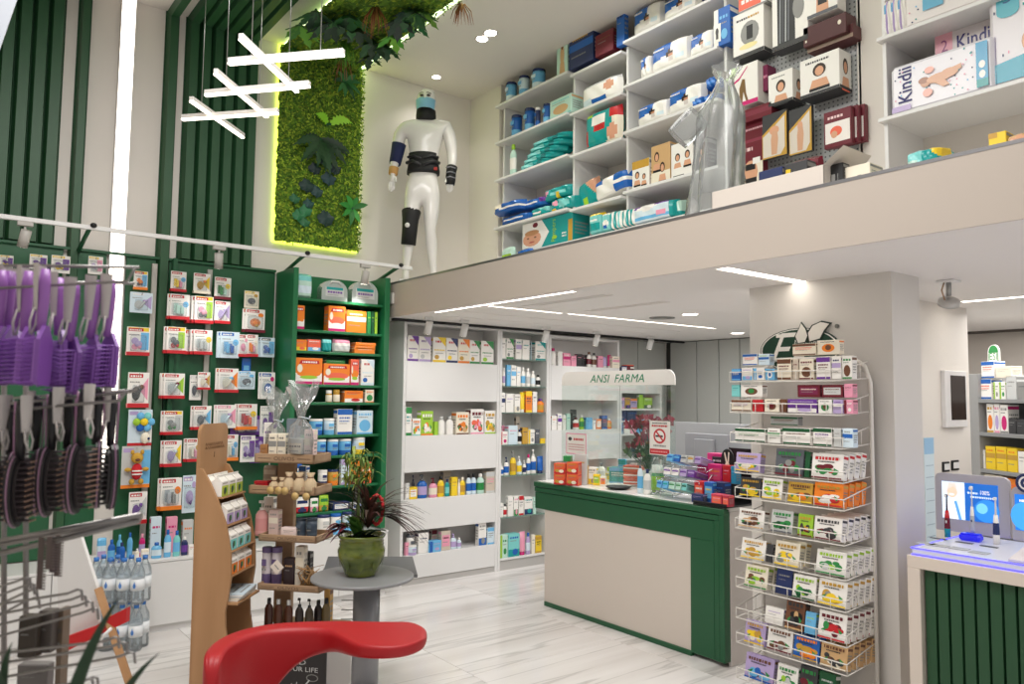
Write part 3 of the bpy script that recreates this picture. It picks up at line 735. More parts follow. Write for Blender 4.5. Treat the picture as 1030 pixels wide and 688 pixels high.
# ------------------------------------------------------------------ packs hanging on the green wall
BLIS = clear('blister_film', 'f6f9fa', .14, .12, .07)
def hang(px0, px1, yt, yb, base, foot, pics, label, n=1, style_='card', y0=.10, group='baby goods packs hanging on the green wall'):
    """a hook with n packs hung one behind the other; px box is that of the front one"""
    fy = YA-.035-y0
    A, B = ony(px0, yt, fy), ony(px1, yb, fy); w = abs(B.x-A.x); h = A.z-B.z; x = (A.x+B.x)/2
    hk = MB().tube([(x, -.03, A.z-.02), (x, -.04-y0*1.15, A.z-.02), (x, -.05-y0*1.15, A.z-.008)], .0025, 5); hk.build('hook', METAL, gwall)
    for k in range(n):
        xo = -.018*k*(1 if k % 2 else .6); lab = label if k == 0 else label.replace('front', 'rear') if n == 2 else label.replace('front', ORD[k])
        o = empty('hanging_pack', lab, 'pack', (x+xo, fy+.022*k, B.z), radians(rnd.uniform(-4, 4))+(.05*k), group)
        b = MB().bbox(-w/2, w/2, -.003, .003, h*.02, h*.99, .002, base)
        fr = style_ == 'card'
        if fr: b.box(-w/2, w/2, -.018, .018, 0, h*.12, foot)
        top = [('r', .06, .84, .7, .95, 'red' if fr else foot), ('t', .12, .86, .62, .05, 'white')]
        vr = rnd.randrange(4); top = [('r', .06, .84, .94, .97, 'yellow'), top[0], top[1]] if fr and vr == 2 else top
        art = [[('e', .78, .74, .14, .09, pics[0]), ('e', .5, .42, .27, .18, pics[1]), ('e', .55, .38, .14, .13, pics[-1])], [('p', [(.95, .85), (.95, .2), (.55, .5)], pics[0]), ('e', .4, .4, .2, .2, pics[1])],
               [('r', .6, .2, .95, .8, pics[0]), ('e', .36, .5, .16, .12, pics[1]), ('e', .36, .3, .14, .1, pics[-1])], [('e', .8, .6, .15, .12, pics[0]), ('r', .2, .25, .42, .62, pics[1]), ('r', .5, .25, .62, .55, pics[-1])]][vr]
        b.decal((-w/2, -.0032, 0), (w, 0, 0), (0, 0, h), top+[('t', .1, .7, .55, .035, 'grey')]+art)
        b.build('card', PRINT, o)
        c = soft(w*(.8, .6, .7, .74)[vr], .05, h*(.55, .5, .58, .5)[vr], 'white', n=8, m=6)
        me = c.build('blister', BLIS, o, (0, -.012, h*.14))
        if k == 0:
            q = MB()
            if vr in (0, 2): q.ball((0, -.012, h*.4), w*.17, .012, h*.11, pics[1]); q.ball((w*.06, -.014, h*.3), w*.09, .01, h*.07, pics[-1])
            elif vr == 1: q.tube([(-w*.15, -.014, h*.2), (w*.02, -.02, h*.4), (w*.14, -.014, h*.58)], [w*.05, w*.04, w*.07], 8, pics[1]); q.ball((w*.14, -.014, h*.58), w*.1, .012, h*.07, pics[-1])
            else: q.bbox(-w*.2, -w*.02, -.025, -.005, h*.2, h*.55, .004, pics[1]); q.bbox(w*.03, w*.2, -.025, -.005, h*.2, h*.48, .004, pics[-1])
            q.build('product', GLOSS, o)
P = hang
P(135, 148, 272, 292, 'white', 'orange', ('sky', 'orange', 'smoke'), 'white and orange pack at the top of the leftmost hanging column')
P(131, 153, 293, 316, 'ice', 'ice', ('lilac', 'pale', 'lilac'), 'clear pale pack second from the top of the leftmost column', 1, 'plain')
P(128, 150, 328, 358, 'white', 'red', ('sky', 'lilac', 'pink'), 'white card pack with red foot, third in the leftmost column', 1)
P(129, 149, 374, 410, 'white', 'red', ('pink', 'dark', 'brown'), 'white pack with dark items and red foot, fourth in the leftmost column', 1)
P(130, 147, 495, 526, 'white', 'red', ('pale', 'purple', 'purple'), 'white pack with purple toothbrush, lowest of the leftmost column', 1)
P(172, 187, 272, 294, 'white', 'red', ('sky', 'yellow', 'pink'), 'front white pack at the top of the second hanging column', 1)
P(171.5, 190, 295, 322, 'white', 'red', ('sky', 'mint', 'mint'), 'front white pack second from the top of the second hanging column', 2)
P(168, 186, 328, 356, 'white', 'red', ('lime', 'smoke', 'red'), 'front red-footed pack third from the top of the second hanging column', 2)
P(165, 185, 375, 401, 'white', 'red', ('lime', 'pale', 'wine'), 'front red-footed pack fourth from the top of the second hanging column', 3)
P(165, 183, 413, 437, 'white', 'red', ('pale', 'grey', 'green'), 'front red-footed pack fifth from the top of the second hanging column', 2)
P(165, 182, 443, 469, 'white', 'red', ('yellow', 'lilac', 'ice'), 'front lilac pack sixth from the top of the second hanging column', 2)
P(162, 182, 481, 512, 'white', 'orange', ('orange', 'silver', 'grey'), 'front white pack with round grey item, lowest of the second hanging column', 2)
P(195, 211, 274, 296, 'white', 'cream', ('yellow', 'gold', 'orange'), 'front yellow-topped pack at the top of the third hanging column', 1)
P(196, 214, 297, 326, 'white', 'red', ('lime', 'pink', 'smoke'), 'front fanned pack second from the top of the third hanging column', 4)
P(195, 213, 331, 357, 'white', 'red', ('yellow', 'pale', 'pale'), 'front fanned pack third from the top of the third hanging column', 4)
P(199, 211, 374, 392, 'white', 'red', ('gold', 'cream', 'red'), 'front small pack fourth from the top of the third hanging column', 1)
P(191, 202, 377, 403, 'white', 'pale', ('pale', 'smoke', 'grey'), 'slim grey and white pack behind the small pack, third hanging column', 1, 'plain', .06)
P(195, 212, 408, 432, 'white', 'red', ('sky', 'smoke', 'pale'), 'front blue-dotted pack fifth from the top of the third hanging column', 2)
P(188, 201, 441, 464, 'white', 'red', ('gold', 'cream', 'pink'), 'front gold-dotted pack sixth from the top of the third hanging column', 2)
P(184, 197, 478, 516, 'ice', 'lilac', ('lilac', 'lilac', 'purple'), 'clear lilac pack lowest in the third hanging column', 1, 'plain')
P(216, 232, 278, 302, 'white', 'wine', ('yellow', 'green', 'mint'), 'clear box pack with wine red foot at the top of the fourth hanging column')
P(216, 231, 302, 326, 'white', 'red', ('lilac', 'lilac', 'lilac'), 'white and lilac pack second from the top of the fourth hanging column')
P(222, 240, 333, 361, 'ice', 'blue', ('sky', 'sky', 'blue'), 'front pale blue pack third from the top of the fourth hanging column', 3, 'plain')
P(220, 239, 370, 395, 'white', 'red', ('orange', 'cream', 'sky'), 'front red-footed pack fourth from the top of the fourth hanging column', 2)
P(218, 237, 407, 431, 'white', 'pink', ('pink', 'ice', 'lilac'), 'front pink-headed pack fifth from the top of the fourth hanging column', 2, 'plain')
P(226, 239, 437, 463, 'white', 'orange', ('sky', 'cream', 'sky'), 'front blue and orange pack lowest in the fourth hanging column', 1)
P(246, 260, 292, 311, 'cream', 'yellow', ('gold', 'smoke', 'grey'), 'yellow pack at the top of the fifth hanging column', 1, 'plain')
P(247, 266, 310, 335, 'white', 'wine', ('orange', 'orange', 'gold'), 'front orange-print pack second from the top of the fifth hanging column', 2)
P(248.5, 259, 336, 359, 'white', 'red', ('cream', 'orange', 'pink'), 'white pack with orange print, third from the top of the fifth hanging column')
P(240, 249, 336, 359, 'white', 'red', ('pink', 'pink', 'pink'), 'white pack with pink print, third in the fifth hanging column, left one')
P(262, 276, 339, 360, 'ice', 'smoke', ('sky', 'blue', 'blue'), 'front clear pack with blue soother, right of the fifth hanging column', 2, 'plain')
P(240, 256, 373, 392, 'ice', 'sky', ('sky', 'smoke', 'ice'), 'front clear pack with grey teats, fourth in the fifth hanging column', 2, 'plain')
P(263, 276, 374, 402, 'white', 'blue', ('magenta', 'blue', 'sky'), 'front blue and magenta toothbrush pack at the right of the hanging packs', 2, 'plain')
P(239, 258, 406, 432, 'white', 'orange', ('yellow', 'red', 'coral'), 'front white and coral pack above the long purple pack', 2)
P(242, 256, 438, 465, 'white', 'purple', ('purple', 'lilac', 'purple'), 'white card with purple print under the long purple pack', 1, 'plain', .13)
P(252, 264, 439, 466, 'purple', 'purple', ('lilac', 'lilac', 'pink'), 'purple pack beside the white and purple card', 1, 'plain', .09)
P(232, 262, 418, 438, 'purple', 'plum', ('lilac', 'pink', 'white'), 'long purple pack behind the coral pack', 1, 'plain', .06)
P(262, 275, 408, 440, 'white', 'pale', ('purple', 'purple', 'lilac'), 'tall white pack with purple triangle behind the cellophane gift', 1, 'plain', .08)
# packs over the brush rack
for a, b, yt, yb, lab in ((0, 13, 256, 270, 'white and yellow soother pack, leftmost above the brush rack'), (30, 47, 255, 272, 'white and purple soother pack above the brush rack, second from left'),
                          (52, 70, 256, 276, 'purple and yellow soother pack above the brush rack beside the post'), (89, 103, 257, 277, 'rounded white spotted pack left of the light strip')):
    P(a, b, yt, yb, 'white', 'yellow', ('purple', 'purple', 'yellow') if a < 80 else ('pink', 'lilac', 'pale'), lab, 1, 'plain')
# blue plastic hang tab
A, B = ony(243.5, 360, GB-.06), ony(252, 374, GB-.06)
o = MB().bbox(A.x-B.x, 0, -.004, .004, -(A.z-B.z), 0, .004, 'blue').decal((A.x-B.x, -.0041, -(A.z-B.z)), (B.x-A.x, 0, 0), (0, 0, A.z-B.z), [('r', .2, .1, .8, .45, 'sky')]).build('hang_tab', GLOSS, None, (B.x, GB-.06, A.z), label='small plain blue tab hanging under the pink-print packs', cat='tab')
# two soft toys on cards
def toy(px0, px1, yt, yb, label, flower):
    A, B = ony(px0, yt, GB-.1), ony(px1, yb, GB-.1); w = B.x-A.x; h = A.z-B.z
    o = empty('toy_pack', label, 'toy', ((A.x+B.x)/2, GB-.1, B.z))
    b = MB().bbox(-w/2, w/2, -.003, .003, 0, h, .002, 'ice' if flower else 'pale'); b.decal((-w/2, -.0031, 0), (w, 0, 0), (0, 0, h), [('r', 0, 0, 1, .08, 'red' if flower else 'orange'), ('r', .05, .85, .4, .95, 'lilac'), ('r', .7, .1, 1, .9, 'white' if flower else 'sky')]); b.build('card', PRINT, o)
    MB().tube([(0, .1, h-.015), (0, -.02, h-.015)], .0025, 5).build('hook', METAL, o)
    q = MB()
    if flower:
        for k in range(6): q.ball((w*.12+w*.3*cos(k*pi/3), -.03, h*.66+w*.3*sin(k*pi/3)), w*.17, .018, w*.17, ('sky', 'aqua', 'sky', 'lime', 'blue', 'sky')[k])
        q.ball((w*.12, -.04, h*.66), w*.17, .02, w*.17, 'yellow'); q.ball((w*.2, -.03, h*.22), w*.2, .02, h*.16, 'cream'); q.ball((w*.32, -.045, h*.2), w*.06, .01, w*.06, 'navy')
    else:
        q.ball((0, -.035, h*.72), w*.22, .03, h*.13, 'gold'); q.ball((-w*.17, -.035, h*.86), w*.07, .015, h*.06, 'gold'); q.ball((w*.17, -.035, h*.86), w*.07, .015, h*.06, 'gold')
        q.ball((0, -.06, h*.68), w*.09, .012, h*.04, 'brown'); q.ball((0, -.035, h*.4), w*.2, .03, h*.2, 'red')
        for z in (.34, .42): q.tube([(-w*.18, -.055, h*z), (0, -.068, h*z), (w*.18, -.055, h*z)], .006, 6, 'white')
        for s in (-1, 1): q.ball((s*w*.3, -.035, h*.45), w*.13, .02, h*.05, 'gold'); q.ball((s*w*.16, -.035, h*.16), w*.1, .025, h*.07, 'gold')
    q.build('plush_toy', mat('plush', rough=.9, attr=True), o)
toy(129.5, 152, 412, 448, 'card with a plush blue flower toy, hanging left of the second column', True)
toy(123, 150, 449, 490, 'card with a golden plush bear in a red striped shirt', False)
# things standing on the low white cabinet
BS = 5.99
shelf_row('on the low cabinet left of the beech stand', 'baby bottles and packs on the low white cabinet', '''
98 108 541 bag ice - sky,lilac
109 117 543 bot blue - sky,blue
118 124 538 bot sky - blue,sky b.08
119.5 127 546 bot blue - blue,navy b-.02
128.5 134.5 536 bot sky - sky,blue b.1
136 141 552 bot cream - white,white
140.5 147 537 bot magenta - lilac,pink b.12
142 151 552 bag white - cream,pale
152 163 520 box ice N magenta,pale b.16
153 164 546 bot sky - ice,blue
166 173.5 533 bot sky - ice,blue
168 179 520 box pink N magenta,lilac b.16
175 182.5 534 bot aqua - sky,blue
183 190 540 bot navy - purple,white
184 195 523 box pale N orange,lilac b.15
190 195.5 548 box white N red''', BS, .515)
# ------------------------------------------------------------------ the sales counter
ct = empty('sales_counter', 'long white sales counter framed in stepped green boards', 'counter', (4.138, 4.08, 0)); CY0, CY1 = 3.12-4.08, 5.05-4.08
MB().box(.03, .60, CY0+.02, CY1-.1, .02, .975).build('body', LACQ, ct)
MB().bbox(.012, .03, CY0+.25, CY1-.12, .03, .79, .002).build('front_panel', mat('counter_front', 'd6cbc0', .4), ct)
MB().bbox(-.012, .05, CY0, CY1, .957, .994, .003).build('frame_board', GREEN, ct)
MB().bbox(-.003, .045, CY0+.045, CY1, .915, .953, .003).build('frame_board', GREEN, ct)
MB().bbox(.004, .04, CY0+.09, CY1, .775, .911, .003).build('frame_board', GREEN, ct)
MB().bbox(-.012, .05, CY0, CY0+.038, .03, .957, .003).build('frame_board', GREEN, ct)
MB().bbox(-.003, .045, CY0+.044, CY0+.084, .025, .915, .003).build('frame_board', GREEN, ct)
MB().bbox(.004, .04, CY0+.09, CY0+.285, .025, .775, .003).build('frame_board', GREEN, ct)
MB().bbox(.002, .035, CY0+.28, CY1-.13, 0, .035, .003).build('skirting', GREEN, ct)
MB().bbox(.052, .62, CY0-.004, CY0+.02, 0, .975, .002).build('end_panel', mat('counter_end', 'd0c9c4', .5), ct)
MB().bbox(.03, .62, CY0, CY1, .975, 1.0, .002).build('worktop', mat('counter_top', 'eceae6', .2), ct)
# clear screen with the shop's name
sx_ = 4.42; y0, y1 = 3.765, 5.03
sc = empty('counter_screen', 'tall clear screen with a white name band standing on the counter', 'screen', (sx_, (y0+y1)/2, 1.0)); hw = (y1-y0)/2
MB().bbox(-.003, .003, -hw, hw, 0, .815, .001).build('sheet', GLASS, sc)
r = .075; pts = [(-hw, .805), (hw, .805)]+[(hw-r+r*cos(a), .922-r+r*sin(a)) for a in [pi/2*k/6 for k in range(7)]]+[(-hw+r-r*sin(a), .922-r+r*cos(a)) for a in [pi/2*k/6 for k in range(7)]]
b = MB().prism(pts, 'x', -.005, .005, 'white')
A, B = onx(594, 385, sx_), onx(648.5, 375.5, sx_)
b.decal((-.006, A.y-(y0+y1)/2, A.z-1.0), (0, B.y-A.y, 0), (0, 0, B.z-A.z), [('T', 'ANSI  FARMA', 0, 0, 1, .95, '2f8f68', .25)]); b.build('name_band', GLOSS, sc)
for y in (-hw+.15, hw-.15): MB().bbox(-.03, .03, y-.02, y+.02, -.001, .02, .002).build('foot', CHROME, sc)
def ontop(px, py, xmax=4.66):
    p = onz(px, py, 1.0)
    while p.x > xmax: py += .4; p = onz(px, py, 1.0)
    return p, py
def onc(px0, px1, yt, yb, kind, base, sty, c, label, d=None, z=1.0, rz=-pi/2, group=None, name=None):
    """something standing on a level top: its foot is where the sight line meets the top"""
    p, yb = ontop((px0+px1)/2, yb) if z == 1.0 else (onz((px0+px1)/2, yb, z), yb); dp = (p-EYEP).dot(CF); w = (px1-px0)*dp/F; h = (yb-yt)*dp/F
    return stock(kind, w, h, base, sty, c.split(','), p, rz, label, group, d, name)
G1 = 'small goods on the counter'
RZ = -radians(62)
for k, (a, b_, yt, yb, z, lab) in enumerate(((558.5, 571, 476.5, 487, 1.0, 'red and orange sweet box, bottom left of the stack on the counter'), (571, 583.5, 476.5, 488, 1.0, 'red and orange sweet box, bottom right of the stack on the counter'))):
    o = onc(a, b_, yt, yb, 'box', 'e2603a', 'M', 'red,gold,cream', lab, .09, z, RZ, 'sweet boxes on the counter')
    h = o.dimensions.z
    p = o.copy(); COL.objects.link(p); p.location = o.location+Vector((0, 0, h+.001)); p['label'] = lab.replace('bottom', 'top')
    top = p.location.z+h
p = onz(571, 487.5, 1.0); stock('box', .06, .045, 'green', '-', ['green'], (p.x, p.y, top+.002), RZ, 'small green box lying on the red sweet boxes', None, .06)
onc(578, 591, 457, 487, 'box', 'pale', 'N', 'gold', 'pale leaflet box standing right of the red sweet boxes', .03, 1.0, RZ)
for a, b_, yt, yb, k, base, sty, c, lab in (
    (592, 601, 470, 487, 'box', 'white', 'B', 'yellow,grey', 'white and yellow box on the counter left of the papers'),
    (601, 609, 466, 483, 'bot', 'white', '-', 'pale,smoke', 'white bottle behind the papers on the counter'),
    (609, 617, 474, 484, 'box', 'cream', 'L', 'yellow,blue', 'low cream and yellow box on the counter'),
    (614, 634, 470, 479, 'box', 'teal', 'A', 'sky,white', 'flat teal box lying behind the black tray'),
    (634, 641, 466, 486, 'box', 'white', 'N', 'teal', 'white box on the counter right of the teal box'),
    (647.5, 655, 472, 497, 'bot', 'white', '-', 'pale,navy', 'white bottle with navy cap on the counter edge'),
    (641, 647, 462, 496, 'pump', 'ice', '-', 'sky,smoke', 'tall clear blue pump bottle on the counter'),
    (586, 592, 468, 487, 'box', 'tan', 'N', 'brown', 'tan box right of the pale leaflet box on the counter'),
    (597, 604, 477, 488, 'box', 'yellow', 'L', 'lime,white', 'low yellow box on the counter before the white bottle'),
    (604, 610, 479, 489, 'box', 'cream', 'L', 'orange,blue', 'low cream box with orange print on the counter'),
    (611, 617, 470, 480, 'box', 'lime', 'N', 'green', 'lime green box behind the papers on the counter'),
    (622, 630, 462, 474, 'box', 'sky', 'A', 'teal,white', 'sky blue box behind the flat teal box on the counter'),
    (634, 640, 478, 488, 'box', 'lilac', 'N', 'purple', 'lilac box right of the papers on the counter'),
    (655, 668, 468, 495, 'jar', 'green', '-', 'lime,white', 'bright green gel jar with white lid on the counter')):
    onc(a, b_, yt, yb, k, base, sty, c, lab, None, 1.0, RZ, None)
t = onz(622, 492, 1.0); MB().lathe([(.06, 0), (.09, .012), (.10, .022), (.088, .014), (.05, .006)], 18, c='black').build('change_tray', BLACKP, None, (t.x, t.y, 1.0), label='round black change tray on the counter', cat='tray')
for k in range(3):
    p = ontop(618+7*k, 486-k, 4.55)[0]; MB().box(-.10, .10, -.07, .07, 0, .002+.001*k, 'white').decal((-.09, -.06, .002+.001*k), (.18, 0, 0), (0, .12, 0), [('t', .1, .2+.2*q, .9, .04, 'grey') for q in range(4)]).build('paper_sheet', PRINT, None, (p.x+.06, p.y, 1.0+.0035*k), radians(-50+15*k), label='white printed paper sheet, '+('lowest', 'middle', 'top')[k]+' of those behind the black tray', cat='paper', group='papers on the counter')
for k in range(3):
    p = ontop(635, 474, 4.58)[0]; stock('box', .15, .05, 'coral', 'S', ['white', 'red'], (p.x+.05, p.y+.02, 1.0+.055*k), -radians(60+4*k), ('lowest', 'middle', 'topmost')[k]+' coral red pack of the pile behind the clear bottle', 'coral packs on the counter', .09)
# notices
def notice(X, px0, px1, yt, yb, label, shapes, base='white', stand=None):
    A, B = onx(px0, yb, X), onx(px1, yt, X); t = empty('notice', label, 'sign', (X, A.y, A.z if stand is None else stand)); z0 = A.z-(A.z if stand is None else stand); w = A.y-B.y; h = B.z-A.z
    b = MB().box(-.001, .001, -w, 0, z0, z0+h, base); b.decal((-.0012, 0, z0), (0, -w, 0), (0, 0, h), shapes); b.build('sheet', PRINT, t)
    if stand is not None:
        MB().bbox(.0015, .005, -w-.006, .006, 0, z0+h+.006, .001).bbox(-.06, .07, -w, 0, 0, .004, .001).build('holder', GLASS, t)
    return t
notice(sx_-.005, 569.5, 590, 436.5, 456, 'white notice with pink border taped to the clear screen', [('r', 0, 0, 1, 1, 'pink'), ('r', .04, .05, .96, .95, 'white'), ('e', .2, .72, .09, .09, 'dark'), ('t', .38, .66, .85, .11, 'red')]+[('t', .12, .2+.12*k, .9, .05, 'd08a92') for k in range(3)])
ring = [(.5+.30*cos(2*pi*k/20), .56+.22*sin(2*pi*k/20)) for k in range(20)]
notice(4.33, 653.5, 674, 424, 457, 'white no-smoking notice with red ring in a clear stand', [('t', .15, .92, .85, .035, 'dark'), ('t', .12, .83, .88, .055, 'red'), ('p', ring, 'red'), ('p', [(.5+(u-.5)*.76, .56+(v-.56)*.76) for u, v in ring], 'white'), ('r', .30, .53, .66, .585, 'dark'), ('p', [(.28, .70), (.33, .73), (.72, .42), (.67, .39)], 'red'), ('t', .2, .25, .8, .05, 'grey'), ('r', .03, .03, .97, .18, 'red'), ('t', .1, .08, .9, .05, 'f0a0a0')], 'white', 1.0)
# red-flowered plant behind the screen
fp = empty('flowering_plant', 'wine red flowering pot plant behind the no-smoking notice', 'plant', (4.60, 4.19, 1.0))
MB().lathe([(.065, 0), (.085, .12), (.09, .13), (.08, .13)], 14, c='pale').build('pot', LACQ, fp)
b = MB(); fl = MB()
for k in range(40):
    a = rnd.uniform(0, 6.28); r = rnd.uniform(.03, .2); z = rnd.uniform(.24, .54); tip = Vector((r*cos(a)*.6, r*sin(a)*1.35, z)); b.tube([(0, 0, .12), (tip.x*.5, tip.y*.5, z*.75), tip], .003, 4, 'deep')
    red = (z > .36) or k % 4 == 0
    for q in range(6):
        w = a+q*1.05; d = Vector((cos(w)*.5, sin(w), rnd.uniform(-1, 1))).normalized()*.06; s_ = d.cross(Vector((1, rnd.uniform(-.5, .5), rnd.uniform(-.3, .3)))).normalized()*.024
        (fl if red else b).add([tip, tip+d*.5+s_, tip+d, tip+d*.5-s_], [(0, 1, 2, 3)], rnd.choice(['9c2240', '8c1c38', 'b13050', '701830']) if red else rnd.choice(['deep', '2b4a2c', '5a7a4a', '3a5a3a']))
b.build('foliage', mat('leafy', rough=.6, attr=True), fp, kind='stuff'); fl.build('blossom', mat('leafy'), fp, kind='stuff')
def boxx(px0, px1, yt, z, X, d, base, sty, c, label, group, tilt=0):
    A, B = onx(px0, yt, X), onx(px1, yt, X); w = A.y-B.y; h = max((A.z+B.z)/2-z, .02)
    return stock('box', w*.97, h, base, sty, c.split(','), (X+d/2, (A.y+B.y)/2, z), -pi/2, label, group, d, None, radians(-tilt))
# wire rack of sweets near the counter's end
wr = empty('sweet_rack', 'clear wire rack of slanting sweet trays on the counter', 'rack', (4.20, 3.58, 1.0))
w = MB()
for z, x in ((.02, .0), (.11, .05), (.20, .12)):
    for y in (-.19, .0, .19): w.tube([(x-.03, y, z), (x+.16, y, z+.05)], .003, 5); w.tube([(x-.03, y, z+.03), (x-.03, y, z)], .003, 5)
    w.tube([(x-.03, -.19, z+.03), (x-.03, .19, z+.03)], .003, 5); w.tube([(x+.16, -.19, z+.05), (x+.16, .19, z+.05)], .003, 5)
for y in (-.19, .19): w.tube([(.06, y, 0), (.06, y, .10), (.28, y, .27)], .004, 5); w.tube([(.28, y, 0), (.28, y, .28)], .004, 5)
w.build('wire_frame', CHROME, wr)
TR = ['lowest tray of the wire rack', 'middle tray of the wire rack', 'top tray of the wire rack']
for lv, items in enumerate((((661, 666, 491, 'sky', 'blue'), (667, 672, 491.5, 'sky', 'teal'), (673, 679, 492.5, 'mint', 'green'), (680, 685, 493.5, 'mint', 'green'), (686, 691, 494, 'aqua', 'deep')),
                            ((668, 675, 470, 'white', 'purple'), (676, 683, 471, 'white', 'purple'), (684, 691, 472, 'lilac', 'purple'), (692, 699, 472, 'purple', 'lilac')),
                            ((671, 677, 454, 'sky', 'blue'), (678, 684, 453, 'blue', 'sky'), (685, 691, 453, 'pale', 'smoke'), (692, 698, 452, 'pale', 'gold'), (699, 705, 452, 'lilac', 'purple')))):
    for q, (a, b_, yt, base, c) in enumerate(items):
        X = 4.185+(0, .05, .12)[lv]; z = 1.0+(.028, .118, .208)[lv]; A, B = onx(a, yt, X), onx(b_, yt, X)
        o = stock('box', (A.y-B.y)*.96, .05, base, 'S', [c, c], (X+.08, (A.y+B.y)/2, z+.024), -pi/2, '%s sweet packet, %s from left on the %s' % (CW[base], ORD[q], TR[lv]), 'sweet packets in the wire rack', .19)
        o.rotation_euler = (radians(-15), 0, -pi/2)
# black display with pink boxes and a rabbit emblem
dx = empty('counter_display', 'black tiered counter display with a white rabbit-head emblem on a disc', 'display', (4.32, 3.22, 1.0))
MB().bbox(-.18, .28, -.11, .16, 0, .012, .003).bbox(-.18, -.17, -.11, .16, .012, .026, .002).build('lower_tray', BLACKP, dx)
MB().bbox(.03, .28, -.13, .20, .112, .122, .003).bbox(.03, .04, -.13, .20, .122, .138, .002).build('upper_tray', BLACKP, dx)
MB().box(.265, .28, -.13, .20, .012, .36).build('back_panel', BLACKP, dx)
b = MB().bbox(.13, .14, .135, .24, .25, .30, .002, 'black'); b.decal((.1295, .24, .25), (0, -.105, 0), (0, 0, .045), [('t', .1, .35, .9, .3, 'pale')]); b.build('name_plate', PRINT, dx)
b = MB().prism([(.088+.055*cos(2*pi*q/20), .275+.088*sin(2*pi*q/20)) for q in range(20)], 'x', .10, .11, 'black')
b.decal((.0995, .148, .187), (0, -.12, 0), (0, 0, .176), [('e', .5, .36, .15, .13, 'cream'), ('e', .55, .25, .11, .08, 'cream'), ('p', [(.42, .42), (.28, .84), (.36, .86), (.52, .46)], 'cream'), ('p', [(.5, .44), (.58, .88), (.66, .86), (.6, .42)], 'cream'), ('p', [(.38, .28), (.26, .3), (.27, .22), (.4, .22)], 'cream')]); b.build('emblem_disc', PRINT, dx)
GD_ = 'boxes on the black counter display'
for a, b_, yt, z, X, d, base, sty, c, lab in (
    (701, 711, 467.5, 1.122, 4.37, .07, 'magenta', 'L', 'd8486e,pink', 'magenta box, left on the upper black tray'), (711.5, 726, 467, 1.122, 4.37, .07, 'magenta', 'L', 'd8486e,orange', 'magenta box, middle on the upper black tray'), (726.5, 734.5, 468, 1.122, 4.37, .06, 'red', 'N', 'pink', 'red box, right on the upper black tray'), (735, 740, 469, 1.122, 4.37, .06, '2f8fb8', 'N', 'sky', 'blue box at the right end of the upper black tray'),
    (711, 727, 456, 1.122, 4.46, .08, 'magenta', 'L', 'd8486e,orange', 'large magenta box standing at the back of the upper black tray'),
    (698, 707.5, 484, 1.012, 4.22, .07, 'red', 'L', 'coral,white', 'red box, left end of the lower black tray'), (708, 717, 485, 1.012, 4.22, .07, 'blue', 'L', 'sky,yellow', 'blue box with sky blue print on the lower black tray'), (717.5, 729, 485, 1.012, 4.26, .07, 'navy', 'N', 'blue', 'navy box at the back of the lower black tray'),
    (715, 726, 497, 1.012, 4.145, .06, 'c43a50', 'L', 'coral,pink', 'coral red box, left of two at the front of the lower black tray'), (726.5, 733, 498.5, 1.012, 4.145, .06, 'b02a44', 'L', 'coral,pink', 'dark red box, right of two at the front of the lower black tray'), (695, 707, 497, 1.012, 4.145, .05, 'navy', 'N', 'lilac', 'low navy box at the front left of the lower black tray')):
    boxx(a, b_, yt, z, X, d, base, sty, c, lab, GD_)
# grey back desk and monitor beyond the counter
A, B = onx(676, 424, 5.9), onx(752, 424, 5.9)
bd = empty('back_desk', 'grey high-backed desk behind the counter', 'desk', (5.9, (A.y+B.y)/2, 0)); hw = (A.y-B.y)/2+.1
GL = mat('desk_grey', 'a3a4a6', .5)
MB().bbox(.02, .06, -hw, hw, 0, A.z, .004).build('back_panel', GL, bd); MB().bbox(-.3, .02, -hw, hw, .70, .74, .003).build('worktop', GL, bd)
MB().bbox(-.3, .02, -hw, -hw+.03, 0, .7, .003).build('side_panel', GL, bd); MB().bbox(-.3, .02, hw-.03, hw, 0, .7, .003).build('side_panel', GL, bd)
A, B = onx(690, 435, 5.75), onx(733, 437, 5.75)
mo = empty('monitor', 'grey monitor seen from behind on the back desk', 'monitor', (5.75, (A.y+B.y)/2, .74)); hw = (A.y-B.y)/2
MB().bbox(-.02, .02, -hw, hw, .30, A.z-.74, .006).build('casing', mat('monitor_grey', '8f9094', .4), mo)
MB().bbox(-.05, -.02, -hw*.45, hw*.45, .34, A.z-.79, .005).build('rear_hump', mat('monitor_grey'), mo)
MB().bbox(-.05, -.025, -.05, .05, .0, .36, .004).bbox(-.1, .1, -.12, .12, 0, .015, .003).build('stand', mat('monitor_grey'), mo)

# ------------------------------------------------------------------ sign on the pillar
A, B = onx(766.5, 375, 4.10), onx(846, 327, 4.10)
sg = empty('oval_sign', 'dark green oval sign with white script letters and two leaves on the pillar', 'sign', (4.098, (A.y+B.y)/2, A.z)); w = A.y-B.y; h = B.z-A.z
el = lambda k, sx=1., sy=1.: [(-(w/2*sx)*cos(2*pi*q/28), h/2+(h/2*sy)*sin(2*pi*q/28)) for q in range(28)]
MB().prism(el(0), 'x', -.012, 0, '1b3b2f').build('plate_rim', PRINT, sg)
MB().prism(el(0, .975, .965), 'x', -.014, -.012, 'white').build('plate_border', PRINT, sg)
b = MB().prism(el(0, .94, .92), 'x', -.016, -.014, '0f3d2c')
b.decal((-.0165, w/2, 0), (0, -w, 0), (0, 0, h), [('T', 'F', .12, .12, .36, .78, 'white', .5), ('r', .22, .80, .54, .88, 'white'), ('e', .16, .3, .05, .08, 'white'), ('T', 'A', .38, .16, .2, .5, 'white', .45), ('T', 'NATURAL', .46, .62, .3, .11, 'white', .1)]); b.build('plate_face', PRINT, sg)
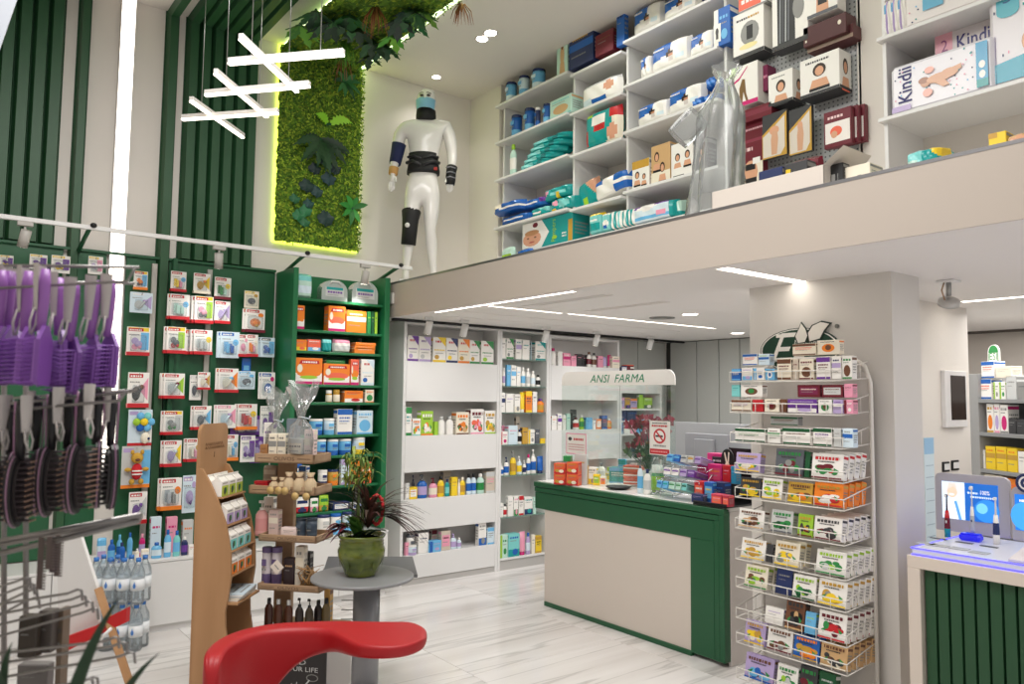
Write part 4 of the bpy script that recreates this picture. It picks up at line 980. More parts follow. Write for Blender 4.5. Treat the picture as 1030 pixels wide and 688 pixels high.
for nm, pts in (('leaf', [(.50, .62), (.46, .80), (.52, 1.0), (.55, 1.13), (.61, .98), (.64, .8), (.60, .64)]), ('leaf', [(.63, .64), (.61, .86), (.68, 1.04), (.80, 1.12), (.92, 1.06), (.84, .90), (.78, .70)])):
    cx, cy = sum(p[0] for p in pts)/len(pts), sum(p[1] for p in pts)/len(pts)
    lf = MB().prism([(w/2-u*w, v*h) for u, v in pts], 'x', -.022, -.016, '26352e').build(nm, PRINT, sg)
    MB().prism([(w/2-(cx+(u-cx)*.82)*w, (cy+(v-cy)*.86)*h) for u, v in pts], 'x', -.024, -.022, 'ece8e0').build('leaf_face', PRINT, lf)
MB().prism([(w/2-.96*w+.012*cos(q), h*.98+.012*sin(q)) for q in [2*pi*k/12 for k in range(12)]], 'x', -.01, 0, '6b6b66').build('registered_mark', PRINT, sg)

# ------------------------------------------------------------------ tea stand of wire baskets
TX0, TX1, TY0, TY1 = 3.75, 4.03, 2.10, 2.755
ts = empty('tea_stand', 'tall white wire stand of tea baskets in front of the pillar', 'stand', (TX1, (TY0+TY1)/2, 0)); hy = (TY1-TY0)/2
for s in (-1, 1):
    y = s*(hy+.012); MB().tube([(0, y, 0), (0, y, 1.80), (0, y-s*.03, 1.89), (0, y-s*.1, 1.94)], .011, 8).tube([(-.27, y, .02), (0, y, .02)], .011, 8).build('side_rail', WIREW, ts)
MB().tube([(0, -hy+.08, 1.94), (0, hy-.08, 1.94)], .011, 8).build('top_rail', WIREW, ts)
MB().bbox(.002, .012, -hy, hy, .1, 1.86, .002).build('back_panel', mat('stand_back', 'cbc6c0', .5), ts)
BZ = [onx(741, y, TX0).z for y in (384, 415, 445, 475.5, 500, 531, 562, 590, 621, 646, 681)]
for n, z in enumerate(BZ):
    ov = .03 if n < 3 else 0; b = MB(); x0 = TX0-TX1; y0, y1 = -hy-.004, hy+ov; rh = .055; k = 8
    b.tube([(x0, y0, z), (x0, y1, z)], .0035, 5); b.tube([(-.004, y0, z+.11), (x0, y0, z+rh), (x0, y1, z+rh), (-.004, y1, z+.11)], .0035, 5)
    b.tube([(-.004, y0, z+.02), (x0, y0, z)], .003, 5); b.tube([(-.004, y1, z+.02), (x0, y1, z)], .003, 5)
    for q in range(k+1):
        y = y0+(y1-y0)*q/k; b.tube([(x0, y, z+rh), (x0, y, z), (-.004, y, z+.02)], .0022, 4)
    for q in (1, 2):
        x = x0*q/3; b.tube([(x, y0, z+.02*(1-q/3)), (x, y1, z+.02*(1-q/3))], .0022, 4)
        for y in (y0, y1): b.tube([(x, y, z+.02*(1-q/3)), (x, y, z+.11-(.11-rh)*q/3)], .0022, 4)
    b.build('basket', WIREW, ts)
def tea(n, items, stackz=0, where='', tilt=8, back=.01, dflt=.05):
    g = 'tea boxes on the wire stand'
    for q, it in enumerate([i for i in items.strip().split('\n') if i.strip()]):
        t = it.split(); a, b_, yt = map(float, t[:3]); base, sty, c = t[3], t[4], t[5].split(','); cp = int(t[6]) if len(t) > 6 else 0
        X = TX0+back+.004; z = BZ[n]+.008+stackz; A, B = onx(a, yt, X), onx(b_, yt, X); w = (A.y-B.y)*.96; h = max((A.z+B.z)/2-z, .03); d = dflt
        lab = auto('box', base, c).replace('box', 'tea box')+', '+ORD[q]+' from left '+where
        o = stock('box', w, h, base, sty, c, (X+d/2, (A.y+B.y)/2, z), -pi/2, lab, g, d, 'tea_box', radians(-tilt))
        for k in range(cp):
            p = o.copy(); COL.objects.link(p); p.location = o.location+Vector(((d+.004)*(k+1), -.004*(k+1), .002*(k+1))); p['label'] = (CW.get(base, 'pale')+' tea box, '+ORD[k]+' behind the '+ORD[q]+' box '+where)
TN = ['in the topmost basket', 'in the second basket', 'in the third basket', 'in the fourth basket', 'in the fifth basket', 'in the sixth basket', 'in the seventh basket', 'in the eighth basket', 'in the ninth basket', 'in the tenth basket', 'in the lowest basket']
h0 = onx(741, 369.5, TX0).z-BZ[0]
tea(0, '''735.5 745 371 blue A sky,white
745.5 757 370 white B sky,lilac
757.5 769 370 white E sky,blue
769.5 779 371 sky F white,blue
781 796 361 cream A brown,wine
797 803 361 beige N wine
803.5 818.5 361 cream D brown,wine
820.5 835.5 359 white A purple,wine
836 846 358.5 white S lilac,navy
846.5 857 358 white D brown,green''', 0, TN[0], 0)
tea(0, '''746.5 762 356 white A blue,coral
762.5 774 356 ice S blue,lime''', h0+.002, 'on the left top of the topmost basket', 0, .015)
h1 = onx(810, 359.5, TX0).z-BZ[0]
tea(0, '''796.5 821 345.5 cream A brown,coral
821.5 844.5 342 cream F orange,brown''', h1+.004, 'on the right top of the topmost basket', 0, .015)
tea(1, '''735 756 402 cream A brown,lilac
756.5 767.5 402 red N white
768.5 784 401.5 cream F brown,wine
784.5 791 401.5 brown - tan
791.5 822 401.5 purple B white,lilac
822.5 837 402 white F green,brown
837.5 848 402 lilac S white,purple
848.5 858 402 pink E wine,white''', 0, TN[1], 0)
h2 = onx(745, 401, TX0).z-BZ[1]
tea(1, '''735.5 744 387 aqua N teal
744.5 767 387 white F brown,green
801.5 825 387 wine L plum,cream
826 848 387 wine L pale,brown
848.5 857.5 386 pink N wine''', h2+.003, 'on top in the second basket', 0, .015)
tea(2, '''738.5 770 431 white A deep,green
771.5 785 431 white S green,brown
786.5 815.5 430.5 white A deep,brown
817 837 430.5 white A deep,purple
838 846 431 pale N grey
847 858 431 ice S blue,grey''', 0, TN[2], 0)
tea(2, '774.5 803 419 grey A deep,brown', onx(790, 430, TX0).z-BZ[2]+.003, 'on top in the third basket', 0, .015)
tea(3, '''738.5 764 456 lilac Q gold,yellow,cream
778 807 452 smoke Q green,wine,grey
808 813 455 deep - grey
814.5 847 457 white Q red,wine,green 3''', 0, TN[3], 10)
tea(4, '''743 764.5 481 dark Q gold,yellow,lime
765 786 482 white Q lime,yellow,lime
791 816.5 486 gold Q brown,yellow,orange
817 847 486.5 orange Q gold,red,white 3''', 0, TN[4], 10)
tea(5, '''741.5 768 513 white Q brown,tan,dark
774 796.5 514 pale Q green,smoke,deep
801 816.5 518 lime Q gold,wine,dark
817 846 521 white Q dark,wine 4''', 0, TN[5], 10)
tea(6, '''744 769 543 white Q gold,yellow,white
769.5 776 548 dark - grey
777.5 803 546 cream Q gold,yellow,grey 1
819 850 555 white Q lime,green,pale 4''', 0, TN[6], 12)
tea(7, '''747.5 771 570 cream Q lime,green,olive 1
778.5 795 573 navy N grey
795.5 819.5 580 white Q lime,deep,green
821 850.5 584.5 white Q gold,yellow 4'''.replace('olive', 'brown'), 0, TN[7], 12)
tea(8, '''768 787 612 white N lilac
788 807.5 604 brown Q dark,tan,black
808 819 617 sky N lime
821 850 617 white Q wine,red,green 4''', 0, TN[8], 12)
tea(9, '''747.5 768.5 626 lilac Q gold,yellow,cream
770 796 633 white Q brown,wine 1
796.5 823 641 blue Q orange,gold,orange 1
823.5 851 649 tan Q brown,cream,dark 4''', 0, TN[9], 12)
tea(10, '''747.5 777 661 lilac Q brown,blue,sky
779.5 801 671 white Q green,lime,pale
802 820 672 dark Q green,wine,navy
821 838 678 deep N pale''', 0, TN[10], 12)
p = onx(851, 678, TX0+.10); MB().lathe([(.045, 0), (.047, .005), (.047, .05), (.043, .055)], 16, c='teal').build('tea_tin', GLOSS, None, (TX0+.08, p.y+.05, BZ[10]+.012), label='round teal tin at the right end of the lowest basket', cat='tin')
# ------------------------------------------------------------------ right side: toothbrush counter, side wall, grey shelves
A, B = onz(912, 557.5, .96), onz(1030, 577, .96); dv = (B-A); ang = math.atan2(dv.y, dv.x)+pi   # local -Y faces the shop; local x runs back towards the left end
L_ = 1.6
rc = empty('toothbrush_counter', 'white framed counter with green slatted front and blue lit top', 'counter', (A.x, A.y, 0), math.atan2(dv.y, dv.x))
FR = mat('counter_frame', 'd8ccc0', .45)
MB().bbox(0, L_, 0, .66, .90, .96, .003).build('worktop', FR, rc)
MB().bbox(0, .06, 0, .66, 0, .90, .003).build('end_panel', FR, rc)
MB().box(.061, L_, .06, .62, 0, .899).build('body', mat('slat_backing'), rc)
k = 0; x = .062
while x < L_-.08:
    MB().prism([(x, .06), (x+.006, .035), (x+.051, .035), (x+.055, .06)], 'z', .01, .899).build('slat', mat('counter_slat', '1f4a2c', .5), rc); x += .0565
q = MB().bbox(.02, L_, .012, .64, .966, .995, .003); q.build('light_tray', mat('tray_white', 'd9dbe6', .3), rc)
BL = mat('blue_led', '2a2cf0', emit=3.2, ecol='4a44ff')
MB().bbox(.018, L_, .010, .642, .9605, .9655, .001).build('blue_light_edge', BL, rc)
MB().bbox(.016, L_, .008, .012, .992, .997, .0005).bbox(.016, .02, .012, .64, .992, .997, .0005).build('blue_light_edge', BL, rc)
Mx = rc.rotation_euler.to_matrix(); 
def rl(x, y, z): return Vector((A.x, A.y, 0))+Mx @ Vector((x, y, z))
RA = rc.rotation_euler.z
RV = Vector((cos(RA), sin(RA), 0)); RN = Vector((-sin(RA), cos(RA), 0))
def oncl(px, py, yl):   # local coordinates (x, z) on the upright plane at depth yl behind the counter front
    d = ray(px, py); o = Vector((A.x, A.y, 0)); t = (o+RN*yl-EYEP).dot(RN)/d.dot(RN); p = EYEP+d*t; return (p-o).dot(RV), p.z
def oloc(px, yb):
    p = onz(px, yb, .996)-Vector((A.x, A.y, .996)); return p.dot(RV), p.dot(RN)
def easel(yl, px0, px1, yt, yb, label, shapes, sc):
    x0, z0 = oncl(px0, yb, yl); x1, z1 = oncl(px1, yt, yl)
    t = empty('lit_display', label, 'display', rl(x0, yl, .996), RA); w = x1-x0; h = z1-.996; r = .03
    pts = [(0, 0), (w, 0)]+[(w-r+r*sin(a), h-r+r*cos(a)) for a in [pi/2-pi/2*k/5 for k in range(6)]]+[(r-r*sin(a), h-r+r*cos(a)) for a in [pi/2*k/5 for k in range(6)]]
    MB().prism(pts, 'y', 0, .03, 'pale').build('frame', mat('display_frame', 'b9b6bd', .4), t)
    b = MB().box(w*sc[0], w*sc[1], -.002, .0, h*sc[2], h*sc[3], '2f7fd0'); b.decal((w*sc[0], -.0025, h*sc[2]), (w*(sc[1]-sc[0]), 0, 0), (0, 0, h*(sc[3]-sc[2])), shapes)
    m = mat('backlit_print', attr=True, rough=.3); nt = m.node_tree; bs = nt.nodes['Principled BSDF']; nt.links.new(nt.nodes['Attribute'].outputs['Color'], bs.inputs['Emission Color']); bs.inputs['Emission Strength'].default_value = .9
    b.build('lit_panel', m, t); return t
easel(oloc(941, 532)[1], 942, 1014.5, 481, 540, 'lit display panel with a smiling woman on a toothbrush advert', [('r', 0, 0, .42, 1, 'd8e6f2'), ('e', .19, .74, .10, .17, 'e8c4ac'), ('p', [(.10, .78), (.12, .97), (.26, .97), (.29, .76), (.22, .88)], 'd9cfc0'), ('e', .18, .66, .05, .03, 'white'), ('p', [(.04, 0), (.10, .45), (.26, .5), (.36, .0)], 'f2f4f6'), ('p', [(.22, .48), (.30, .0), (.36, .0), (.27, .5)], '5ea0dc'), ('r', .42, 0, 1, 1, '1a62b8'), ('e', .8, .3, .22, .3, '2f86d8'), ('e', .72, .36, .1, .14, '74c4e8'), ('T', '100%', .70, .72, .16, .11, 'white'), ('t', .52, .62, .92, .045, 'cfe2f4'), ('t', .47, .72, .66, .05, 'cfe2f4')], (.10, .86, .22, .86))
easel(oloc(941, 532)[1]-.02, 1019, 1075, 494, 545, 'second lit blue display panel cut off by the right picture edge', [('r', 0, 0, 1, 1, '1f74d2'), ('e', .2, .4, .3, .4, '3f9be4'), ('t', .1, .8, .7, .06, 'white')], (.06, .9, .2, .86))
b = MB().prism([(.05*cos(2*pi*k/18), .05*sin(2*pi*k/18)) for k in range(18)], 'y', -.008, 0, 'navy'); b.decal((-.05, -.009, -.05), (.1, 0, 0), (0, 0, .1), [('e', .5, .5, .36, .36, 'white'), ('e', .5, .5, .27, .27, 'navy'), ('e', .5, .5, .12, .12, 'white'), ('r', .5, .3, .62, .6, 'white')])
x, z = oncl(1033, 486, oloc(941, 532)[1]-.03); b.build('round_badge', PRINT, None, rl(x, oloc(941, 532)[1]-.03, z), RA, label='round navy badge with white ring above the second lit panel', cat='badge')
def brush(px, yt, yb, yl, hand, head, label, fat=.014, stand=False):
    x, z1 = oncl(px, yt, yl); x0, zb = oncl(px, yb, yl); h = z1-.996
    t = empty('electric_toothbrush', label, 'toothbrush', rl(x, yl, .996), RA, 'toothbrushes on the lit counter')
    z0 = .035 if stand else 0
    MB().lathe([(fat, z0), (fat*1.05, h*.2), (fat*.9, h*.45), (fat*.6, h*.62)], 12, cols=hand).build('handle', GLOSS, t)
    MB().lathe([(fat*.36, h*.62), (fat*.26, h*.92), (fat*.3, h*.94)], 8, c=head).bbox(-.006, .006, -.012, .004, h*.93, h, .002, head).build('brush_head', GLOSS, t)
    MB().bbox(-.005, .005, -.02, -.012, h*.94, h*.99, .001, 'white').build('bristles', PRINT, t)
    MB().ball((0, -fat, h*.36), fat*.35, .002, fat*.6, 'navy' if head == 'white' else 'pale').build('button', GLOSS, t)
brush(952, 497, 540, oloc(952, 540)[1], ['teal', 'wine', 'red'], 'dark', 'teal and red electric toothbrush, left of the blue holder')
brush(977, 489, 540, oloc(977, 543)[1], ['pale', 'silver', 'white'], 'white', 'white electric toothbrush standing in the blue holder', .011, True)
brush(1001, 500, 547, oloc(1001, 547)[1], ['white', 'navy', 'white'], 'white', 'white and navy electric toothbrush, right of the blue holder', .015)
x, yl_ = oloc(977, 544); yl_ -= .0; MB().bbox(-.05, .05, -.03, .03, 0, .035, .010, '2024d8').bbox(-.043, .043, -.024, .024, .035, .038, .001, '1a1c70').build('brush_holder', mat('blue_acrylic', '1c22e0', .15, emit=.25, ecol='2a2cff'), None, rl(x, yl_, .996), RA, label='rounded bright blue toothbrush holder on the lit counter', cat='holder')
for k, (px, py) in enumerate(((932, 547), (945, 549), (965, 552), (985, 556), (944, 542), (970, 546), (995, 550))):
    x, yl = oloc(px, py); MB().bbox(-.04, .04, -.03 if k < 4 else -.012, .03 if k < 4 else .012, 0, .003, .001, 'silver' if k < 4 else 'smoke').decal((-.03, -.016, .003), (.06, 0, 0), (0, .03, 0), [('t', .05, .2+.25*q, .9, .1, 'grey') for q in range(3)]).build('info_card', PRINT, None, rl(x, yl, .996), RA, label='small '+('pale' if k < 4 else 'dark')+' card, '+ORD[k if k < 4 else k-4]+' from left in the '+('front' if k < 4 else 'rear')+' row on the lit counter', cat='card', group='cards on the lit counter')
tr = empty('sample_tray', 'pale sloping tray of brush heads at the right picture edge', 'tray', rl(.43, .03, .997), RA)
MB().prism([(.0, .0), (.34, .0), (.34, .07), (.0, .01)], 'x', .0, .5, 'pale').build('tray_body', mat('tray_pale', 'cfc9cb', .4), tr)
for k in range(3): MB().tube([(.05+.1*k, .08, .02), (.05+.1*k, .11, .08)], .006, 6, 'magenta').bbox(.043+.1*k, .057+.1*k, .105, .125, .075, .10, .002, 'wine').build('brush_head', GLOSS, tr)
# ceiling spotlight, framed screen, switches, ruled strip on the side wall
p = onz(954, 282, ZL); hd = Vector((p.x, p.y, ZL))
cs = empty('ceiling_spotlight', 'round tilted metal spotlight on a ceiling stem by the side wall', 'spotlight', hd)
MB().bbox(-.05, .05, -.05, .05, -.015, 0, .004).build('ceiling_plate', LACQ, cs); MB().tube([(0, 0, -.01), (0, 0, -.09)], .014, 10).build('stem', METAL, cs)
MB().tube([(-.02, .015, -.01), (-.045, .02, -.06), (-.03, .01, -.12)], .004, 5).build('cable', mat('cable_copper', 'a8835f', .4), cs)
ax = Vector((.45, .35, -.82)).normalized(); c = Vector((0, .0, -.125)); MB().tube([c-ax*.018, c-ax*.008, c+ax*.016], [.038, .056, .058], 20).build('head', mat('spot_silver', 'c4c2be', .3, .4), cs); MB().tube([c+ax*.0165, c+ax*.019], .045, 16).build('lens', mat('spot_lens'), cs)
lamp('spot_lamp', 'SPOT', hd+c+ax*.05, 15, (1, .98, .97), (5.85, 2.45, .9), .05, angle=80, blend=.8)
def onwall(name, px0, px1, yt, yb, label, cat, fr, m, inner=None, mi=None, dz=.03):
    A, B = ony(px0, yb, 2.45), ony(px1, yt, 2.45); w = B.x-A.x; h = B.z-A.z; t = empty(name, label, cat, (A.x, 2.45, A.z))
    MB().bbox(0, w, -dz, 0, 0, h, .003).build('frame', m, t)
    if inner: MB().bbox(w*inner[0], w*inner[1], -dz-.003, -dz, h*inner[2], h*inner[3], .001).build('inset', mi, t)
onwall('wall_screen', 947.5, 967.5, 374, 430, 'white framed dark brown screen on the side wall', 'screen', 0, mat('screen_frame', 'dedcda', .4), (.24, .93, .13, .92), mat('screen_dark', '3b302b', .2))
onwall('light_switch', 947.5, 954, 464, 475, 'black square wall switch, left of two under the framed screen', 'switch', 0, BLACKP, (.2, .95, .2, .8), LACQ, .008)
onwall('light_switch', 956.5, 963.5, 462.5, 473.5, 'black square wall switch, right of two under the framed screen', 'switch', 0, BLACKP, (.2, .95, .2, .8), LACQ, .008)
A2, B2 = ony(932, 560, 2.45), ony(938.5, 440, 2.45); b = MB().box(0, B2.x-A2.x, -.003, 0, 0, B2.z-A2.z, 'ice'); b.decal((0, -.0032, 0), (B2.x-A2.x, 0, 0), (0, 0, B2.z-A2.z), [('r', 0, .86, 1, 1, '9cc4e4')]+[('r', .1, .06+.1*k, .9, .066+.1*k, '9fb4c4') for k in range(8)]); b.build('height_chart', PRINT, None, (A2.x, 2.45, A2.z), label='pale blue ruled strip on the edge of the side wall', cat='chart')
# grey shelves with boxes, set at an angle beyond the side wall
SA = ond(983, 376, 6.3); SB = ond(1060, 376, 5.55); sv = Vector((SB.x-SA.x, SB.y-SA.y, 0)); sl = sv.length+.3; SR = math.atan2(sv.y, sv.x)
rs = empty('grey_shelf_unit', 'grey metal shelf unit of medicine boxes beyond the toothbrush counter', 'shelves', (SA.x, SA.y, 0), SR)
SV = sv.normalized(); SN = Vector((-SV.y, SV.x, 0))
def onsh(px, py, yl):
    d = ray(px, py); o = Vector((SA.x, SA.y, 0)); t = (o+SN*yl-EYEP).dot(SN)/d.dot(SN); p = EYEP+d*t; return (p-o).dot(SV), p.z
GM = mat('shelf_grey_metal', '8f9090', .45)
MB().bbox(-.125, .0, 0, .45, 0, SA.z, .002).build('side_panel', mat('shelf_end_grey', '9c9c9a', .5), rs); MB().box(.0, sl, .43, .45, 0, SA.z).build('back_panel', mat('shelf_back', '6f7070', .6), rs)
SZ = [onsh(984, y, 0)[1] for y in (401.5, 434.5, 471, 500)]
for z in SZ+[SZ[-1]-.32, SZ[-1]-.64]: MB().bbox(0, sl, .0, .43, z-.03, z, .003).build('shelf', GM, rs)
def shelfbox(n, where, items, zup=0.0):
    for q, it in enumerate([i for i in items.strip().split('\n') if i.strip()]):
        t = it.split(); a, b_, yt = map(float, t[:3]); base, sty, c = t[3], t[4], t[5].split(','); yl = float(t[6]) if len(t) > 6 else .03
        x0, z1 = onsh(a, yt, yl); x1, _ = onsh(b_, yt, yl); z = SZ[n]+zup; h = max(z1-z, .03); w = (x1-x0)*.97
        p = Vector((SA.x, SA.y, 0))+SV*((x0+x1)/2)+SN*(yl+.05); stock('box', w, h, base, sty, c, (p.x, p.y, z), SR, auto('box', base, c)+', '+ORD[q]+' from left '+where, 'medicine boxes on the grey shelves', .10)
shelfbox(0, 'on the top grey shelf', '''985 997 381.5 white A blue,coral
999 1004.5 384 white E lime,grey
1005 1011 384 white E lime,green
1011.5 1022 378 pale N grey
1022.5 1034 384 grey N smoke''')
x0, z1 = onsh(987, 364, .03); z = onsh(990, 381, .03)[1]; 
shelfbox(0, 'atop the boxes on the top grey shelf', '''986.5 1000 364 white A blue,coral
1001 1017 369 cream N beige''', z-SZ[0]+.004)
shelfbox(1, 'on the second grey shelf', '''992 999 406 white D orange,gold
999.5 1005 406 white D lilac,pink
1005.5 1013.5 407 white D magenta,grey
1014 1021.5 420.5 dark N grey
1022 1031 421.5 dark N smoke''')
shelfbox(2, 'on the third grey shelf', '''984 990.5 452 white N pale
991 1001 448.5 yellow S gold,orange
1001.5 1012 449 yellow S gold,orange
1012.5 1023 450.5 yellow S gold,orange
1023.5 1033 454 white N grey''')
shelfbox(3, 'on the fourth grey shelf', '''988 1009 476 cream N pale
1012 1024 481 orange N coral''')
x, z = onsh(999.5, 364, .045); b = MB().prism([(-.062, 0), (.062, 0), (.062, .075)]+[(.062*cos(a), .075+.062*sin(a)) for a in [pi*k/12 for k in range(1, 12)]]+[(-.062, .075)], 'y', 0, .01, 'white')
b.decal((-.062, -.001, 0), (.124, 0, 0), (0, 0, .137), [('e', .5, .56, .42, .40, 'green'), ('r', .06, .0, .94, .52, 'white'), ('r', .08, .0, .14, .5, 'green'), ('r', .86, 0, .92, .5, 'green'), ('T', 'ESI', .18, .1, .64, .42, 'green')])
p = Vector((SA.x, SA.y, 0))+SV*x+SN*.045; b.build('round_top_sign', PRINT, None, (p.x, p.y, z+.002), SR, label='white sign with a green round top on the grey shelf boxes', cat='sign')
# ------------------------------------------------------------------ mezzanine shelves
MX = 4.25; MZ = [4.505, 4.14, 3.775, 3.31]
mz = empty('wall_shelving', 'white wall shelving with sloping rows of nappies along the mezzanine', 'shelves', (MX, 4.5, ZF))
def bay(ya, yb, zs, depth0=0):
    for z in zs: MB().bbox(depth0, .49, ya-4.5, yb-4.5, z-ZF-.022, z-ZF, .002).build('shelf', LACQ, mz)
ydiv = [onx(507, 180, MX+.07).y+.01, onx(577, 175, MX+.07).y, onx(631, 150, MX+.07).y, 3.22]
bay(ydiv[1]+.012, 5.845, [4.505, 4.14, 3.775, 3.31]); bay(ydiv[2]+.012, ydiv[1]-.012, [4.46, 4.12, 3.755, 3.29], .012); bay(3.24, ydiv[2]-.012, [4.52, 4.155, 3.785, 3.31], .005)
for k, y in enumerate(ydiv): MB().bbox(.07, .49, y-.011-4.5, y+.011-4.5, 0, (4.48, 4.5, 4.5, 4.7)[k]-ZF, .002).build('divider', LACQ, mz)
MB().bbox(.04, .47, 3.24-4.5, 5.83-4.5, 0, 3.03-ZF, .002).build('plinth', LACQ, mz)
MB().box(.47, .489, 3.22-4.5, 5.85-4.5, 0, 1.95).build('back_panel', PAINT, mz)
GN = 'nappy packs and tins on the mezzanine shelves'
def mrow(where, items, z, fx=0.02):
    shelf_row(where, GN, items, MX+fx, z, 'x')
mrow('atop the first mezzanine shelf column', '''
504.5 516 82.5 can sky - ice,navy
517.5 529 76 can ice - sky,navy
530 544 69 can sky - ice,navy
560 571 37 box mint P tan,brown
572 597 32 box navy S blue,gold
598.5 617 32 box wine N brown
620 628 6 box blue N navy''', 4.505)
for it in list(COL.objects):
    pass
mrow('on the second shelf of the first mezzanine column', '''
510 521.5 115.5 can blue - sky,navy
523.5 534.5 108.5 can blue - sky,navy
536.5 542 108 can navy - blue,white
543 552 104 can blue - sky,navy
553 575 98 box mint D tan,aqua''', 4.14)
mrow('on the third shelf of the first mezzanine column', '''
509.5 519 145 bot mint - white,lime''', 3.775)
mrow('on the floor shelf of the first mezzanine column', '''
503 516 248 pouch mint - lime,lime''', ZF+.012, -.12)
def mpack(px0, px1, yt, yb, base, shapes, label, X=MX+.03, d=.12, tilt=0, deco=(), z=None, roll=0, n=16, m=12):
    A, B = onx(px0, yb, X), onx(px1, yt, X); w = A.y-B.y; h = (onx((px0+px1)/2, yt, X).z-onx((px0+px1)/2, yb, X).z)
    z0 = onx((px0+px1)/2, yb, X).z if z is None else z
    if z is not None and z < 3.2: h = onx((px0+px1)/2, yt, X).z-z
    b = soft(w, d, h, base, shapes, n, m)
    if deco: decal_soft(b, w, d, h, deco)
    o = b.build('nappy_pack', GLOSS, None, (X+d/2, (A.y+B.y)/2, z0), -pi/2, label=label, cat='pack', group=GN); o.rotation_euler = (radians(-tilt), radians(roll), -pi/2); return o
Bx = lambda *a: ('r',)+a
# first column: teal wipes pile, blue and green packs, baby box
for k in range(5):
    mpack(519.5+3*k, 553+4.5*k, 160-5*k, 167-5.2*k, 'teal', [('r', .1, .3, .5, .8, 'aqua'), ('r', .6, 0, .75, 1, '0c6f70')], ORD[k]+' teal wipes pack from below in the pile on the third mezzanine shelf', d=.22, z=3.775+.045*k)
mpack(493.5, 522, 206, 217, 'blue', [Bx(0, .5, .35, 1, 'cream'), ('r', .3, .35, 1, .5, 'white')], 'blue and white pack sticking out at the left of the fourth shelf, upper', d=.2, z=3.31+.105, X=MX-.04)
mpack(501, 531, 218, 226, 'blue', [('r', .2, .4, .8, .6, 'white')], 'blue and white pack at the left of the fourth shelf, lower', d=.2, z=3.31, X=MX+.0)
mpack(521.5, 549, 201, 211, 'blue', [('r', 0, .45, .7, .6, 'white'), ('r', .75, .4, 1, 1, 'purple')], 'blue pack with purple corner lying on the fourth mezzanine shelf', d=.2, z=3.31+.10, X=MX+.04)
mpack(532, 552, 206, 216, 'teal', [('d', .7, .7, .9, 'aqua'), ('r', .2, .3, .6, .5, 'white')], 'teal pack with white stripe on the fourth mezzanine shelf, middle lower', d=.2, z=3.31)
mpack(551, 577, 196, 210, 'teal', [('e', .6, .5, .2, .3, 'aqua'), ('e', .3, .6, .1, .2, 'pink'), ('r', 0, 0, .3, .25, 'yellow')], 'teal pack with pink dots on the fourth mezzanine shelf, right lower', d=.2, z=3.31)
mpack(544.5, 574, 180, 193, 'teal', [('r', .3, .3, .8, .6, 'aqua'), ('r', .5, 0, .6, .5, 'yellow'), ('e', .1, .6, .15, .2, 'pink')], 'teal pack with yellow stripe lying on top of the other teal packs', d=.2, z=3.31+.115)
A, B = onx(525.5, 246, MX+.05), onx(576, 227, MX+.05); w = A.y-B.y
hb = onx(526, 226, MX+.05).z-3.034; b = carton(w, .2, hb, 'teal', '-', ['teal']); b.decal((-w/2, -.1, 0), (w, 0, 0), (0, 0, hb), [('r', 0, 0, .4, 1, 'white'), ('e', .2, .38, .19, .27, 'dba184'), ('e', .12, .42, .025, .03, 'brown'), ('e', .27, .42, .025, .03, 'brown'), ('e', .2, .26, .06, .03, 'b5574f'), ('e', .2, .6, .15, .1, 'c08a60'), ('e', .27, .86, .055, .09, 'wine'), ('p', [(.4, 1), (.55, .5), (.4, 0)], 'white'), ('T', 'Pampers', .60, .2, .08, .01, 'lime')][:8]+[('t', .80, .2, .88, .05, 'white'), ('t', .80, .3, .88, .05, 'white'), ('e', .66, .25, .05, .07, 'lime'), ('r', .92, 0, 1, .75, 'gold')])
vv, ff = text_mesh('Pampers'); b.add([(w*.20-w*.10*pv[1], -.1025, hb*(.10+.8*pv[0])) for pv in vv], ff, 'lime')
b.build('nappy_box', PRINT, None, (MX+.15, (A.y+B.y)/2, 3.033), -pi/2, label='large teal nappy box with a smiling baby face, bottom of the first column', cat='box', group=GN)
mpack(518, 531, 249, 258, 'blue', [('e', .5, .5, .3, .3, 'sky'), ('e', .6, .6, .15, .2, 'wine')], 'flat blue pack on the mezzanine floor before the baby box', d=.12, z=ZF+.012, X=MX-.13)
# second column
mpack(583, 622, 78, 101, 'white', [('e', .75, .62, .12, .2, 'dba184'), ('r', 0, .0, .3, .3, 'ice'), ('r', .3, .12, .7, .26, 'blue'), ('r', .0, .8, 1, 1, 'pale')], 'white nappy pack with a baby picture on the second column, upper shelf', z=4.12)
mpack(586.5, 622, 106, 144, 'teal', [('d', 1, -.35, .62, 'cream'), ('r', .75, .7, 1, 1, 'red'), ('e', .82, .3, .12, .2, 'dba184'), ('r', .04, .1, .14, .5, 'red'), ('r', .25, .62, .65, .8, 'white'), ('r', .32, .42, .62, .56, 'red'), ('r', 0, .85, .25, 1, 'lime')], 'teal nappy pack with white and red print on the second column', z=3.755)
mpack(582, 604, 173, 204, 'teal', [('d', .8, .6, .9, 'dba184'), ('r', .3, .2, .5, .4, 'lime'), ('r', 0, 0, .2, .4, 'blue')], 'teal pack leaning at the left of the second column, third shelf', z=3.29, X=MX+.12, roll=-14)
mpack(596, 632, 174, 196, 'white', [('r', .62, .1, 1, .9, 'blue'), ('r', .62, .45, 1, .55, 'white'), ('r', 0, .7, .3, 1, 'blue')], 'white and blue pack lying over the teal pack in the second column', d=.2, z=3.29+.03, roll=-8)
mpack(604, 622, 170, 186, 'smoke', [('e', .4, .5, .25, .3, 'dba184'), ('r', .6, .2, 1, 1, 'navy')], 'dark blue pack behind the white and blue pack, second column', z=3.29+.06, X=MX+.25)
